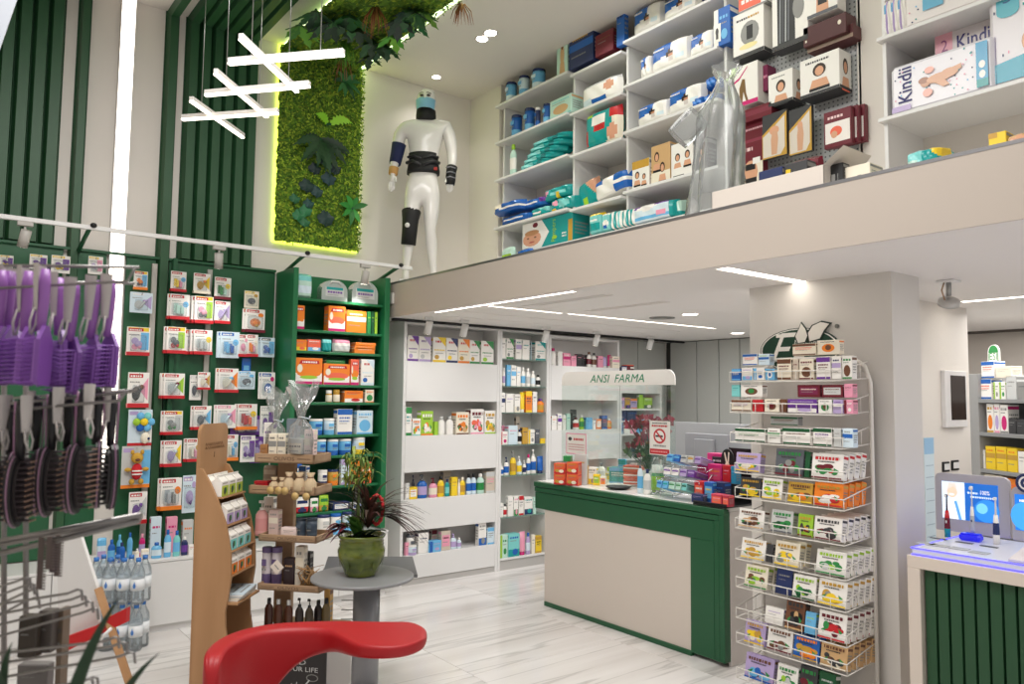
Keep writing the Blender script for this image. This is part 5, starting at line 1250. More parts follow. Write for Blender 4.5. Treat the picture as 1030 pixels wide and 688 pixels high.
mpack(591, 604.5, 213, 241, 'aqua', [Bx(0, .8, 1, 1, 'yellow'), ('r', .1, .2, .9, .5, 'teal'), ('r', .2, .55, .7, .7, 'white')], 'aqua and yellow pack on the mezzanine floor, left of the second column', z=3.033)
mpack(604, 613.5, 213, 239, 'aqua', [('r', 0, .8, 1, 1, 'cream'), ('e', .5, .4, .3, .2, 'white'), ('r', .3, .15, .7, .3, 'blue')], 'aqua pack with white ovals on the mezzanine floor', z=3.033)
for k in range(4): mpack(612+6.2*k, 620+6.2*k, 211-.8*k, 238-1.5*k, ('teal', 'white', 'teal', 'white')[k], [('r', .35, 0, .65, 1, ('white', 'aqua', 'white', 'teal')[k])], ('left teal', 'left white', 'right teal', 'right white')[k]+' narrow wipes pack standing on the mezzanine floor', z=3.033, d=.15)
mpack(632, 678, 203, 230, 'ice', [('d', -.15, 1, .72, 'purple'), ('e', .4, .78, .2, .18, 'white'), ('r', .1, .2, .9, .34, 'sky'), ('r', .88, 0, 1, 1, 'teal'), ('e', .72, .4, .12, .14, 'pink')], 'large pale blue pack with purple flash and white oval on the mezzanine floor', z=3.033, d=.16)
mpack(677, 685, 200, 224, 'mint', [('r', 0, 0, 1, .3, 'teal')], 'clear green pack at the right end of the mezzanine floor shelf', z=3.033, X=MX+.08)
# third column: white packs with a blue flag and a woman
def white_pack(px0, px1, yt, z, label, fig=True):
    return mpack(px0, px1, yt, yt+20, 'white', [('e', .12, .92, .46, .50, 'blue')]+([('e', .55, .50, .09, .13, '3a2a26'), ('e', .55, .46, .05, .08, 'c98e70'), ('r', .50, .22, .60, .38, 'd9d0cc')] if fig else [])+[('r', .68, .25, .88, .45, 'ice')], label, z=z, d=.13, deco=[('t', .05, .80, .38, .07, 'white')])
def fitz(o, px, yt, X=MX+.03):
    h = onx(px, yt, X).z-o.location.z; o.scale = (1, 1, h/o.dimensions.z)
for a, b_, yt, z, lab in ((635, 664, 4, 4.52, 'white pack with blue flag on the top shelf of the third column, left'), (665, 700, -8, 4.52, 'white pack with blue flag on the top shelf of the third column, right'),
                          (643, 654, 55, 4.155, 'white pack with blue flag half hidden at the left of the third column, second shelf'), (653, 692, 40, 4.155, 'white pack with blue flag and small woman, middle of the second shelf'), (692, 717, 31, 4.155, 'white pack with blue flag behind, right of the second shelf'),
                          (639, 671, 102, 3.785, 'white pack with blue flag at the left of the third shelf, third column'), (670, 706, 86, 3.785, 'large white pack with blue flag on the third shelf, third column')):
    o = white_pack(a, b_, yt, z, lab); bpy.context.view_layer.update(); fitz(o, (a+b_)/2, yt)
A, B = onx(718, 38, MX+.03), onx(734, 2, MX+.03); b = carton(A.y-B.y, .1, .27, 'blue', 'E', ['white', 'sky']); b.decal((-(A.y-B.y)/2, -.05, 0), (A.y-B.y, 0, 0), (0, 0, .27), [('r', .0, .12, .45, .6, 'white'), ('e', .22, .4, .1, .1, 'dark'), ('r', .15, .2, .3, .34, 'dark')], .003)
b.build('nappy_box', PRINT, None, (MX+.08, (A.y+B.y)/2, 4.155), -pi/2, label='upright blue box with a white panel at the right end of the second shelf', cat='box', group=GN)
for k, (a, b_, yt, yb) in enumerate(((694, 707, 90, 100), (706, 720, 88, 97), (708, 721, 76, 88))): mpack(a, b_, yt, yb, 'blue', [('r', .2, .3, .8, .6, '4f8ede')], ('left', 'right', 'upper')[k]+' shiny blue pack of the three at the right of the third shelf', z=3.785+(0 if k < 2 else .10), d=.16)
def mbox(px0, px1, yt, z, base, shapes, label, X=MX+.05, d=.14, name='carton', side=(), rz=-pi/2):
    A, B = onx(px0, yt, X), onx(px1, yt, X); w = A.y-B.y; h = (A.z+B.z)/2-z; b = carton(w, d, h, base)
    b.decal((-w/2, -d/2, 0), (w, 0, 0), (0, 0, h), shapes)
    if side: b.decal((w/2, -d/2, 0), (0, d, 0), (0, 0, h), side)
    return b.build(name, PRINT, None, (X+d/2, (A.y+B.y)/2, z), rz, label=label, cat='box', group='boxes on the mezzanine')
def woman(u, v, s=1., top='black'): return [('e', u, v, .13*s, .13*s, '3a2a22'), ('e', u, v-.02*s, .085*s, .095*s, 'dca583'), ('p', [(u-.2*s, v-.36*s), (u-.14*s, v-.18*s), (u+.14*s, v-.18*s), (u+.2*s, v-.36*s)], 'dca583'), ('r', u-.2*s, v-.40*s, u+.2*s, v-.34*s, top)]
mbox(636, 653, 161, 3.31, 'white', [('r', 0, .72, 1, 1, 'gold')]+woman(.3, .5)+woman(.7, .4, .8), 'white box with yellow top and two women, left of the fourth shelf', d=.12)
mbox(655, 674, 145, 3.31, 'tan', [('r', 0, 0, 1, .3, 'cream')]+woman(.3, .7)+woman(.6, .4), 'tan box with two women on the fourth shelf of the third column', d=.12)
mbox(675, 697, 143, 3.31, 'white', woman(.3, .6, .9, 'white')+woman(.75, .62, .9, 'black')+[('r', .1, 0, .6, .08, 'black')], 'white box with two portraits on the fourth shelf of the third column', d=.12)
mbox(699, 712, 139, 3.31, 'dark', woman(.5, .6, .9, 'wine'), 'dark box with a portrait behind the plastic bag', d=.1)
mbox(690, 697, 212, 3.033, 'deep', [('r', .2, .4, .8, .6, 'green')], 'dark green box on the mezzanine floor beside the plastic bag', d=.1)
# pegboard with supports and hosiery
PX = 4.46
pb = empty('pegboard', 'grey perforated pegboard with hooks on the mezzanine wall', 'pegboard', (PX, 2.77, ZF)); b = MB().bbox(.0, .015, -.43, .44, .05, 1.98, .002); b.build('board', mat('pegboard_grey', 'b9bcbc', .5), pb)
b = MB()
for i in range(28):
    for j in range(60): b.box(-.0015, .0, -.415+.030*i, -.405+.030*i, .1+.031*j, .11+.031*j, '5e6265')
b.build('holes', PRINT, pb, kind='stuff'); MB().bbox(-.02, .02, -.455, -.43, .0, 1.98, .002).bbox(-.02, .02, .44, .455, .0, 1.98, .002).build('frame', WIREW, pb)
def peg(px0, px1, yt, yb, base, shapes, label, d=.10, X=None, side=(), name='hanging_box', m=PRINT, strip=None):
    X = X or PX-.16; A, B = onx(px0, yb, X), onx(px1, yt, X); w = A.y-B.y; c = (px0+px1)/2; z = onx(c, yb, X).z; h = onx(c, yt, X).z-z; yy = (A.y+B.y)/2
    b = MB().bbox(-w/2, w/2, 0, d, 0, h, .002, base); b.decal((-w/2, 0, 0), (w, 0, 0), (0, 0, h), shapes)
    if side: b.decal((w/2, 0, 0), (0, d, 0), (0, 0, h), side)
    if strip: b.decal((-w/2, 0, 0), (w, 0, 0), (0, 0, h), [('r', 0, 0, 1, .08, strip)], .002); b.decal((w/2, 0, 0), (0, d, 0), (0, 0, h), [('r', 0, 0, 1, .08, strip)], .002); b.decal((-w/2, d, -.0), (w, 0, 0), (0, -d, 0), [('r', 0, .0, 1, 1, strip)], .0005)
    o = b.build(name, m, None, (X, yy, z), -pi/2, label=label, cat='box', group='boxed supports hanging on the pegboard')
    MB().tube([(PX-X, yy, z+h-.02), (d*.5, yy, z+h-.02)] if False else [(0, PX-X, h*.96), (0, d*.6, h*.96)], .003, 5).build('hook', METAL, o); return o
B1 = [('e', .55, .5, .3, .26, 'grey'), ('r', .45, .36, .65, .66, 'black'), ('e', .5, .22, .3, .06, 'f4e6a8'), ('t', .12, .82, .5, .045, 'dark'), ('t', .5, .82, .85, .045, 'gold')]
peg(737.5, 768, 10, 56, 'white', B1, 'white box with a knee support in a grey circle, hanging upper left on the pegboard', .14, strip='dark')
peg(743, 771, -12, 8, 'white', [('r', 0, .1, .8, .9, 'coral'), ('t', .1, .4, .7, .2, 'white')], 'white and coral box cut off by the top edge above the knee support box', .1, strip='grey')
peg(777, 812, -14, 46, 'white', [('r', .15, .05, .65, 1, '2a2a2e')]+[('p', [(.2+.08*k, .1), (.23+.08*k, 1), (.26+.08*k, 1), (.24+.08*k, .1)], ('8a8d92', '4c4f55', 'b5b7ba', '6b6e74')[k]) for k in range(4)]+[('e', .75, .6, .16, .2, 'grey')], 'white box with shiny black film-wrapped supports on its front', .1, strip='dark')
peg(812, 842, -20, 14, 'white', [('e', .5, .75, .16, .2, '3a2a22'), ('p', [(.3, .0), (.32, .6), (.68, .6), (.72, .0)], 'dca583'), ('r', .36, .3, .66, .55, 'black'), ('r', 0, 0, 1, .1, 'smoke')], 'white box with a woman in a black top, upper right on the pegboard', .1)
peg(808, 851, 20, 40, '4d1f24', [('e', .85, .6, .04, .12, 'cream'), ('t', .05, .2, .1, .12, 'cream')], 'long dark maroon box lying across the upper pegboard', .12)
peg(812, 858, 32, 45, '5a2a2c', [('r', 0, 0, 1, .3, 'a58f7f')], 'second long maroon box just under the first', .12, X=PX-.12)
peg(805, 844, 55, 94, 'white', [('t', .15, .84, .75, .05, 'dark')]+woman(.5, .62, 1.3, 'black'), 'large white box with a woman wearing a neck collar, right on the pegboard', .14, side=woman(.5, .6, 1.6, 'coral'), strip='dark')
peg(773, 797, 72, 104, 'white', [('t', .15, .84, .7, .04, 'grey')]+woman(.52, .55, 1.5, 'black'), 'smaller white box with a woman in a neck collar, middle of the pegboard', .14, side=woman(.5, .55, 1.4, 'black'), strip='dark')
peg(736, 762, 65, 106, 'white', [('p', [(0, .62), (.3, .72), (.62, .95), (.6, .9), (.3, .66), (0, .57)], 'magenta'), ('p', [(.32, .1), (.3, .45), (.42, .66), (.52, .64), (.56, .3), (.66, .04), (.58, .04), (.46, .34), (.4, .04)], '7a5a2e'), ('r', .15, 0, 1, .1, 'magenta')], 'white tights box with a slim figure and magenta stripe, left on the pegboard', .12)
peg(764, 772, 66, 92, 'plum', [('t', .1, .5, .9, .1, 'pink')], 'plum red box edge right of the tights box', .1, X=PX-.10)
peg(745, 776, 107, 120, 'wine', [('r', 0, .4, 1, .8, '7d2a3d')], 'flat wine red pack under the tights box', .1)
peg(743, 767, 143, 187, 'wine', [('r', 0, 0, 1, .52, 'cream'), ('e', .5, .3, .3, .28, 'dca583'), ('r', .3, .36, .7, .5, 'black'), ('r', .3, .02, .75, .18, 'black'), ('t', .1, .8, .6, .08, 'e8c8c8'), ('r', .6, .48, .9, .62, 'white')], 'wine red hosiery pack with a torso picture, lowest left on the pegboard', .06)
peg(748, 770, 122, 142, 'wine', [('t', .1, .6, .9, .1, 'e0b0b8'), ('r', 0, 0, 1, .15, '8d3548')], 'wine red pack above the torso hosiery pack', .08, X=PX-.12)
for a, b_, yt, yb, u, lab in ((767, 791, 113, 158, .5, 'black and yellow edged hosiery pack with a nude back, left of two'), (794, 816, 108, 154, .5, 'black and yellow edged hosiery pack with a standing woman, right of two')):
    peg(a, b_, yt, yb, 'dark', [('p', [(0, 0), (0, .55), (.4, .72), (1, .96), (1, 0)], 'gold'), ('p', [(.03, .03), (.03, .5), (.45, .66), (.92, .88), (.92, .18), (.75, .03)], 'ddd3c6'), ('e', .5, .6, .12 if a > 780 else .2, .1, 'dca583'), ('p', [(.38, .06), (.36, .4), (.42, .58), (.62, .58), (.66, .4), (.6, .06)], 'd6a585')], lab, .03, name='hosiery_pack')
o = peg(829, 856, 110, 147, 'wine', [('r', .05, .12, .95, .68, 'f3ece6'), ('e', .45, .42, .22, .14, 'coral'), ('e', .38, .34, .12, .1, 'dca583'), ('t', .15, .78, .7, .07, 'f0d0d0')], 'front red and white pack with orange print hanging at the right of the pegboard', .04)
for k in (1, 2): p = dup(o, o.location+Vector((.045*k, -.018*k, .012*k)), label=('second', 'third')[k-1]+' red and white pack behind the front one at the right of the pegboard')
mbox(763, 787, 170, ZF+.017, 'navy', [('t', .2, .5, .8, .2, 'sky')], 'navy box in the open white carton on the mezzanine edge', 3.46, .06)
mbox(788, 812, 163, ZF+.017, 'dark', [('t', .2, .5, .8, .12, 'grey'), ('r', .1, .6, .3, .85, 'yellow')], 'dark box with a yellow label in the open white carton', 3.48, .08)
mpack(786, 824, 158, 200, 'wine', [('r', .1, .4, .5, .7, '8d3548')], 'wine red film pack lying behind the navy box', z=ZF+.017, X=3.56, d=.09)
A, B = onx(716, 209, 3.36), onx(829, 190, 3.36); w = A.y-B.y
oc = empty('open_carton', 'open white carton box with turned-up flap on the mezzanine edge', 'carton', (3.36, (A.y+B.y)/2, ZF+.012)); m = mat('carton_white', 'dcd2c8', .5)
MB().bbox(0, .004, -w/2, w/2, 0, .115, .001).build('front_wall', m, oc); MB().bbox(.30, .304, -w/2, w/2, 0, .115, .001).build('rear_wall', m, oc); MB().bbox(0, .3, -w/2, -w/2+.004, 0, .115, .001).build('end_wall', m, oc); MB().bbox(0, .3, w/2-.004, w/2, 0, .115, .001).build('end_wall', m, oc); MB().box(0, .3, -w/2, w/2, 0, .004).build('base', m, oc)
MB().quad((0, -w/2, .115), (.30, -w/2, .115), (.28, -w/2-.09, .19), (.02, -w/2-.09, .19)).build('flap', m, oc)
mbox(831, 848, 165, ZF+.012, 'black', [('t', .3, .3, .7, .3, 'grey')], 'black box standing at the end of the open carton', 3.42, .06)
mbox(848.5, 875, 166, ZF+.012, 'cream', [('e', .6, .3, .2, .2, 'grey')], 'cream box with a grey circle on the mezzanine edge', 3.44, .12)
# crumpled clear plastic bag
A = onx(716, 210, 3.6); ht = onx(727, 68, 3.6).z-ZF-.012
bg = empty('plastic_bag', 'tall crumpled clear plastic bag knotted at the top on the mezzanine edge', 'bag', (3.6, A.y, ZF+.012)); b = MB(); n = 30; rows = 26; PT = []
PRF = [(0, .14), (.15, .14), (.4, .13), (.6, .125), (.72, .12), (.80, .085), (.88, .05), (.93, .045), (.97, .075), (1, .085)]
def lerp(t):
    for (a, ra), (c, rc_) in zip(PRF, PRF[1:]):
        if a <= t <= c: return ra+(rc_-ra)*(t-a)/(c-a)
for j in range(rows+1):
    t = j/rows; r = lerp(t)
    for i in range(n):
        a = 2*pi*i/n; q = r*(1+.20*sin(6*a+1.5*sin(4*t))+.10*sin(11*a+3*t)+rnd.uniform(-.04, .04)); PT.append((q*.8*cos(a), q*sin(a)-.11*t, ht*t))
b.add(PT, [(j*n+i, j*n+(i+1) % n, (j+1)*n+(i+1) % n, (j+1)*n+i) for j in range(rows) for i in range(n)], 'white', True)
b.build('film', clear('bag_film', 'f6f9f9', .5, .2, .2), bg)
b = soft(.20, .08, .16, 'white', n=8, m=8); o = b.build('flap', MATS['bag_film'], bg, (-.05, .06, ht*.58)); o.rotation_euler = (.3, -.7, -1.2)
# right-hand shelf unit with big nappy packs
ru = empty('wall_shelving', 'white wall shelving with large baby nappy packs at the upper right', 'shelves', (MX, 1.4, ZF))
MB().bbox(.04, .49, 2.10-1.4-.011, 2.10-1.4+.011, 0, 1.98, .002).build('divider', LACQ, ru)
for z in (3.785, 3.31): MB().bbox(0, .49, -.3-1.4, 2.125-1.4, z-ZF-.022, z-ZF, .002).build('shelf', LACQ, ru)
MB().box(.47, .489, -.3-1.4, 2.1-1.4, 0, 1.98).build('back_panel', PAINT, ru)
def kbox(px0, px1, yl, yr, z, w, h, d, label, shapes, X, base='e9e4e6', side=None, name='nappy_pack'):
    A = onx(px0, yl, X); b = MB().bbox(0, w, 0, d, 0, h, .02, base); b.decal((.012, 0, .012), (w-.024, 0, 0), (0, 0, h-.024), shapes)
    if side: b.decal((w, .012, .012), (0, d-.024, 0), (0, 0, h-.024), side)
    return b.build(name, GLOSS, None, (X, A.y, z), -pi/2, label=label, cat='pack', group='large nappy packs at the upper right')
dots = [('e', rnd.uniform(.03, .97), rnd.uniform(.05, .95), .008, .016, rnd.choice(['navy', 'sky', 'pink', 'teal'])) for _ in range(46)]
def babyfig(u, v): return [('e', u-.12, v-.02, .055, .10, 'c9936f'), ('e', u-.14, v+.03, .055, .07, 'a06a48'), ('e', u+.02, v, .13, .10, 'd9a37e'), ('e', u+.12, v+.04, .09, .10, 'd9a37e'), ('p', [(u+.08, v-.02), (u+.24, v+.06), (u+.24, v+.16), (u+.06, v+.1)], 'd9a37e'), ('p', [(u-.06, v-.04), (u+.06, v-.22), (u+.12, v-.2), (u+.06, v-.02)], 'd9a37e'), ('e', u-.1, v-.25, .05, .09, 'efb0a0'), ('e', u-.08, v+.22, .05, .07, 'efb0a0')]
p0 = onx(895, 111, MX+.03); p1 = onx(1000, 85, MX+.03)
def klet(u, v, w, h, c='28256a', vert=False): return ('T', 'Kindii', u, v, w, h, c)
w = p0.y-p1.y; h = .285
b = kbox(896, 1000, 112, 85, 3.31, w, h, .14, 'white baby nappy pack lying in front on the right shelf with a sleeping baby', dots+babyfig(.48, .5)+[('r', 0, 0, .2, .12, 'lilac'), ('r', .86, .04, .97, .96, '3f9fc9'), ('e', .915, .3, .03, .08, 'white'), ('e', .915, .5, .03, .08, 'white'), ('r', .86, .04, .97, .2, 'teal')], MX+.03, 'eceaf0', [('r', 0, 0, 1, 1, 'b3abd0')])
# upright brand lettering on its left end
vv, ff = text_mesh('Kindii'); q = MB(); q.add([(.045-.0+(.075)*(-pv[1])+.075, -.0012-.0006*3, .06+.20*pv[0]) for pv in vv], ff, '28256a'); q.build('lettering', PRINT, b)
kbox(939, 1002, 67, 40, 3.31, .60, .47, .13, 'pale nappy pack numbered 2 standing behind on the right shelf', [('r', .0, .2, .16, 1, 'e6a8b4'), ('T', '2', .055, .76, .06, .15, '8a4a78'), ('T', 'Kindii', .20, .73, .32, .18, '28256a'), ('t', .24, .60, .52, .06, '4fb0b8'), ('t', .03, .6, .13, .04, 'white')], MX+.20, 'd8d0d0')
kbox(994, 1060, 10, -10, 3.31, .46, .56, .15, 'tall nappy pack numbered 3 at the right edge of the right shelf', dots[:20]+[('r', .06, .7, .3, 1, '58b4c4'), ('e', .18, .7, .12, .06, '58b4c4'), ('T', '3', .13, .78, .09, .12, '3a6a90'), ('T', 'Kindii', .42, .82, .55, .13, '28256a'), ('e', .4, .36, .09, .11, 'd9a37e'), ('e', .48, .3, .08, .09, 'd9a37e'), ('p', [(0, .02), (0, .2), (.5, .26), (1, .22), (1, .02)], '18a0b8')], MX+.05, 'e6e2e6')
kbox(1001, 1012, 50, 47, 3.31, .05, .3, .13, 'dark teal pack between the large packs on the right shelf', [('r', 0, 0, 1, 1, '0f6a6a')], MX+.12, '0f6a6a')
p0 = onx(908, 22, MX+.03)
kbox(909, 1000, 22, 0, 3.785, .62, .30, .14, 'white nappy pack with orange spots on the upper right shelf, cut by the frame', dots+[('r', .16, .2, .34, .8, '6fb4d4'), ('e', .5, .5, .16, .3, 'd9a37e'), ('e', .8, .3, .1, .14, 'efb0a0')], MX+.03, 'ece6e4')
for k in range(3): mpack(888+7*k, 897+7*k, -10, 30, 'white', [('r', .3, .1, .5, .9, 'lilac'), ('r', .1, .6, .3, .8, 'sky')], ('left', 'middle', 'right')[k]+' white crinkled pack standing at the left end of the upper right shelf', z=3.785, d=.14)
mpack(908, 947, 148, 174, 'aqua', [('r', .5, .3, 1, .9, 'teal'), ('d', 1, .6, 1.2, 'yellow'), ('r', 0, 0, .4, .5, 'mint')], 'plump aqua and teal pack lying on the mezzanine floor under the right shelf', z=ZF+.012, X=3.42, d=.2)
mbox(994, 1012, 133, ZF+.012, 'yellow', [('t', .2, .4, .8, .15, 'orange'), ('r', 0, .8, .5, 1, 'gold')], 'yellow box on the mezzanine floor at the right', 3.5, .1)
mpack(1010, 1048, 131, 156, 'tan', [('e', .4, .5, .3, .3, 'skin'), ('r', .7, 0, 1, 1, 'cream')], 'tan pack at the right picture edge on the mezzanine floor', z=ZF+.012, X=3.46, d=.16)
# downlights
for k, (px, py, lab) in enumerate(((485, 39, 'round recessed downlight in the mezzanine ceiling, left of two'), (493.5, 33, 'round recessed downlight in the mezzanine ceiling, right of two'))):
    p = onz(px, py, ZC); t = empty('downlight', lab, 'light', (p.x, p.y, ZC), 0, 'recessed downlights'); MB().lathe([(.062, -.004), (.062, 0), (.05, 0), (.05, -.004)], 18, caps=False).build('rim', LACQ, t); MB().lathe([(.05, -.003), (.05, -.001)], 18).build('lens', mat('downlight_lens', 'fff6ea', emit=14), t)
    lamp('downlight_lamp', 'SPOT', (p.x, p.y, ZC-.02), 26, (1, .94, .87), (p.x+.1, p.y, 0), .05, angle=110, blend=.8)
p = Vector((3.75, 6.12, ZC)); t = empty('downlight', 'round recessed downlight above the mannequin', 'light', p, 0, 'recessed downlights'); MB().lathe([(.05, -.004), (.05, 0), (.04, 0), (.04, -.004)], 18, caps=False).build('rim', LACQ, t)
MB().lathe([(.04, -.003), (.04, -.001)], 18).build('lens', mat('downlight_lens'), t); lamp('downlight_lamp', 'SPOT', p-Vector((0, 0, .03)), 9, (1, .95, .9), (3.7, 6.15, 0), .04, angle=120, blend=.7)
for px, py, lab in ((694, 316, 'small recessed downlight in the low ceiling behind the counter'), (742, 335, 'bright recessed downlight in the low ceiling beside the pillar')):
    p = onz(px, py, ZL); t = empty('downlight', lab, 'light', (p.x, p.y, ZL), 0, 'recessed downlights'); MB().lathe([(.075, -.004), (.075, 0), (.06, 0), (.06, -.004)], 18, caps=False).build('rim', LACQ, t); MB().lathe([(.06, -.003), (.06, -.001)], 18).build('lens', mat('downlight_lens'), t)
p = onz(666, 319.5, ZL); t = empty('ceiling_vent', 'round grey vent in the low ceiling', 'vent', (p.x, p.y, ZL)); MB().lathe([(.11, 0), (.11, -.006), (.09, -.002)], 20, c='grey', caps=False).build('ring', GREYP, t); MB().lathe([(.088, -.004), (.03, -.008), (.0, -.008)], 20, c='grey').build('disc', GREYP, t)

# ------------------------------------------------------------------ hash-shaped pendant lamp
PZ = 3.5
pd = empty('pendant_lamp', 'hash-shaped pendant lamp of six glowing white bars on thin wires', 'lamp', (1.47, 4.45, PZ))
EM = mat('pendant_diffuser', 'fff3e2', emit=4.5); BARM = mat('pendant_bar', 'd8d4ce', .35)
PB = [((183.3, 119.3), (279.7, 112.7)), ((206.5, 94.8), (311.5, 85.5)), ((230, 63), (346, 53.7)), ((192, 104.6), (244.3, 141)), ((216.6, 77.3), (268.3, 120.5)), ((241.9, 42.7), (298.8, 95.6))]
for k, (a, b_) in enumerate(PB):
    a, b_ = onz(*a, PZ), onz(*b_, PZ); c = (a+b_)/2; d = b_-a; L2 = d.length/2; o = link('bar', MB().bbox(-L2, L2, -.014, .014, -.002, .024, .002).mesh('bar'), pd, c-pd.location, math.atan2(d.y, d.x)); o.data.materials.append(BARM)
    if k > 2: o.location.z += .026
    MB().bbox(-L2, L2, -.0135, .0135, -.014, -.003, .002).build('diffuser', EM, o)
    if k < 3:
        for t in (.2, .8): p = a+d*t-pd.location; MB().tube([(p.x, p.y, .03), (p.x, p.y, ZC-PZ)], .003, 4).build('wire', METAL, pd)

# ------------------------------------------------------------------ planted moss wall folding over onto the ceiling
mx0, mx1 = ony(273.6, 244, YA-.07).x, ony(362.3, 255.6, YA-.07).x; mzb = ony(318, 250, YA-.07).z
mo = empty('moss_wall', 'green moss and fern panel glowing at its edges, running up the wall onto the ceiling', 'plant wall', (0, YA, 0))
LEDY = mat('moss_edge_light', 'e6f070', emit=4, ecol='d8ee4a')
MB().box(mx0+.022, mx1-.008, -.02, -.004, mzb+.022, ZC-.01).build('edge_light', LEDY, mo); MB().box(mx0+.06, mx1+.01, -4.4, -.02, ZC-.02, ZC-.004).build('edge_light', mat('ceiling_edge_light', 'e4f4cc', emit=3.2, ecol='dcf2b8'), mo)
MG = ['567a1c', '648a22', '78a028', '44661a', '8aa02c', '587e24', '4a7224']
def moss(axis, n_u, n_v, length):
    b = MB(); W = mx1-mx0; g = []
    for j in range(n_v+1):
        for i in range(n_u+1):
            u, v = i/n_u, j/n_v; e = min(u, 1-u)*W; q = .05*min(1, e/.05+.25)+rnd.uniform(0, .028)
            x = mx0+.022+u*(W-.044)+rnd.uniform(-.008, .008)
            if axis == 'c': x = mx0+(x-mx0)*.93
            g.append((x, -.03-q, mzb+.022+v*length) if axis == 'w' else (x, -.02-v*length, ZC-.03-q))
    for j in range(n_v):
        for i in range(n_u): b.add([g[k] for k in (j*(n_u+1)+i, j*(n_u+1)+i+1, (j+1)*(n_u+1)+i+1, (j+1)*(n_u+1)+i)], [(0, 1, 2, 3)], rnd.choice(MG))
    N = 9000 if axis == 'w' else 9000
    for _ in range(N):
        u, v = rnd.random(), rnd.random(); s = rnd.uniform(.008, .022); a = rnd.uniform(0, 6.28)
        P0 = Vector((mx0+.015+u*(W-.03), -.085-rnd.uniform(0, .03), mzb+.012+v*length)) if axis == 'w' else Vector((mx0+.01+u*(W-.06), -.02-v*length, ZC-.08-rnd.uniform(0, .03)))
        d = Vector((cos(a), rnd.uniform(-.6, .3), sin(a)))*s if axis == 'w' else Vector((cos(a), sin(a), rnd.uniform(-.6, .3)))*s
        q = Vector((-sin(a), rnd.uniform(-.5, .5), cos(a)))*s*.35 if axis == 'w' else Vector((-sin(a), cos(a), rnd.uniform(-.5, .5)))*s*.35
        b.add([P0-d, P0+q, P0+d, P0-q], [(0, 1, 2, 3)], rnd.choice(MG+['9ab834', 'a8c03a', '38581a']))
    return b
MM = mat('moss', rough=.9, attr=True)
moss('w', 36, 80, ZC-mzb-.05).build('moss', MM, mo, kind='stuff'); moss('c', 36, 90, 4.2).build('moss', MM, mo, kind='stuff')
def W(px, py, d=.11): p = ony(px, py, YA-d); return Vector((p.x, -d, p.z))
def leafblade(p, d, nrm, L, wd, col, droop=.3, seg=5, serr=0):
    """one leaf: a folded blade from p along d"""
    d = d.normalized(); s = d.cross(nrm).normalized(); b = MB(); pts = []
    for k in range(seg+1):
        t = k/seg; c = p+d*(L*t)+nrm*(L*.35*t*(1-t))+Vector((0, 0, -droop*L*t*t)); w = wd*sin(pi*min(1, .08+t*.95))**.8*(1 if not serr else (1 if k % 2 else .55))
        pts += [c-s*w+nrm*wd*.15, c, c+s*w+nrm*wd*.15]
    b.add(pts, [f for k in range(seg) for f in ((3*k, 3*k+1, 3*k+4, 3*k+3), (3*k+1, 3*k+2, 3*k+5, 3*k+4))], col, True); return b
LEAF = mat('leaf', rough=.5, attr=True); NY = Vector((0, -1, 0))
def clump(name, px, py, n, L, wd, cols, spread=(0, 6.28), droop=.2, serr=0, seg=6):
    c = W(px, py); t = link(name, MB().ball(c, .015, .015, .015, 'deep', 6, 4).mesh(name), mo); t.data.materials.append(LEAF)
    for k in range(n):
        a = spread[0]+(spread[1]-spread[0])*(k+.5)/n+rnd.uniform(-.12, .12); d = Vector((cos(a), -.35, sin(a)))
        leafblade(c, d, NY, L*rnd.uniform(.8, 1.1), wd, rnd.choice(cols), droop, seg, serr).build('leaf', LEAF, t)
clump('fern', 322, 140, 11, .30, .045, ['1c3a20', '234a26', '183018'], (3.0, 6.4), .25, 1, 14)
clump('bright_fern', 329, 125, 1, .23, .05, ['8ccf2a'], (2.3, 2.5), .45, 1, 14); clump('bright_fern', 332, 125, 1, .27, .055, ['9ad830'], (.75, .9), .55, 1, 14)
clump('leafy_plant', 347, 83, 9, .16, .022, ['2a6a34', '357a3c', '1e5028'], (0, 6.28), .3); clump('leafy_plant', 354, 210, 7, .16, .026, ['2f8a34', '3c9a3c', '2a7430'], (.2, 5.6), .2)
for px, py, r, col in ((308, 187, 7, '1d3a34'), (326, 160, 8, '22383c'), (316, 170, 6, '1a3030'), (330, 180, 7, '27464a'), (318, 193, 6, '2b4a48'), (296, 200, 5, '2c6a42'), (300, 217, 6, '2f7a4a'), (307, 212, 6, '347f50'), (306, 224, 5, '2e6e44'), (327, 220, 8, '1c3a36'), (310, 205, 5, '24504a'), (336, 170, 6, '1b3234')):
    c = W(px, py, .12); R = r*.0088; b = MB(); pts = [c+Vector((R*(1+.12*sin(7*a))*cos(a), -.02*cos(3*a)-.01, R*(1+.12*sin(7*a))*sin(a))) for a in [2*pi*k/20 for k in range(20)]]; b.add([c+Vector((0, -.035, 0))]+pts, [(0, 1+k, 1+(k+1) % 20) for k in range(20)], col, True); b.build('round_leaf', LEAF, mo)
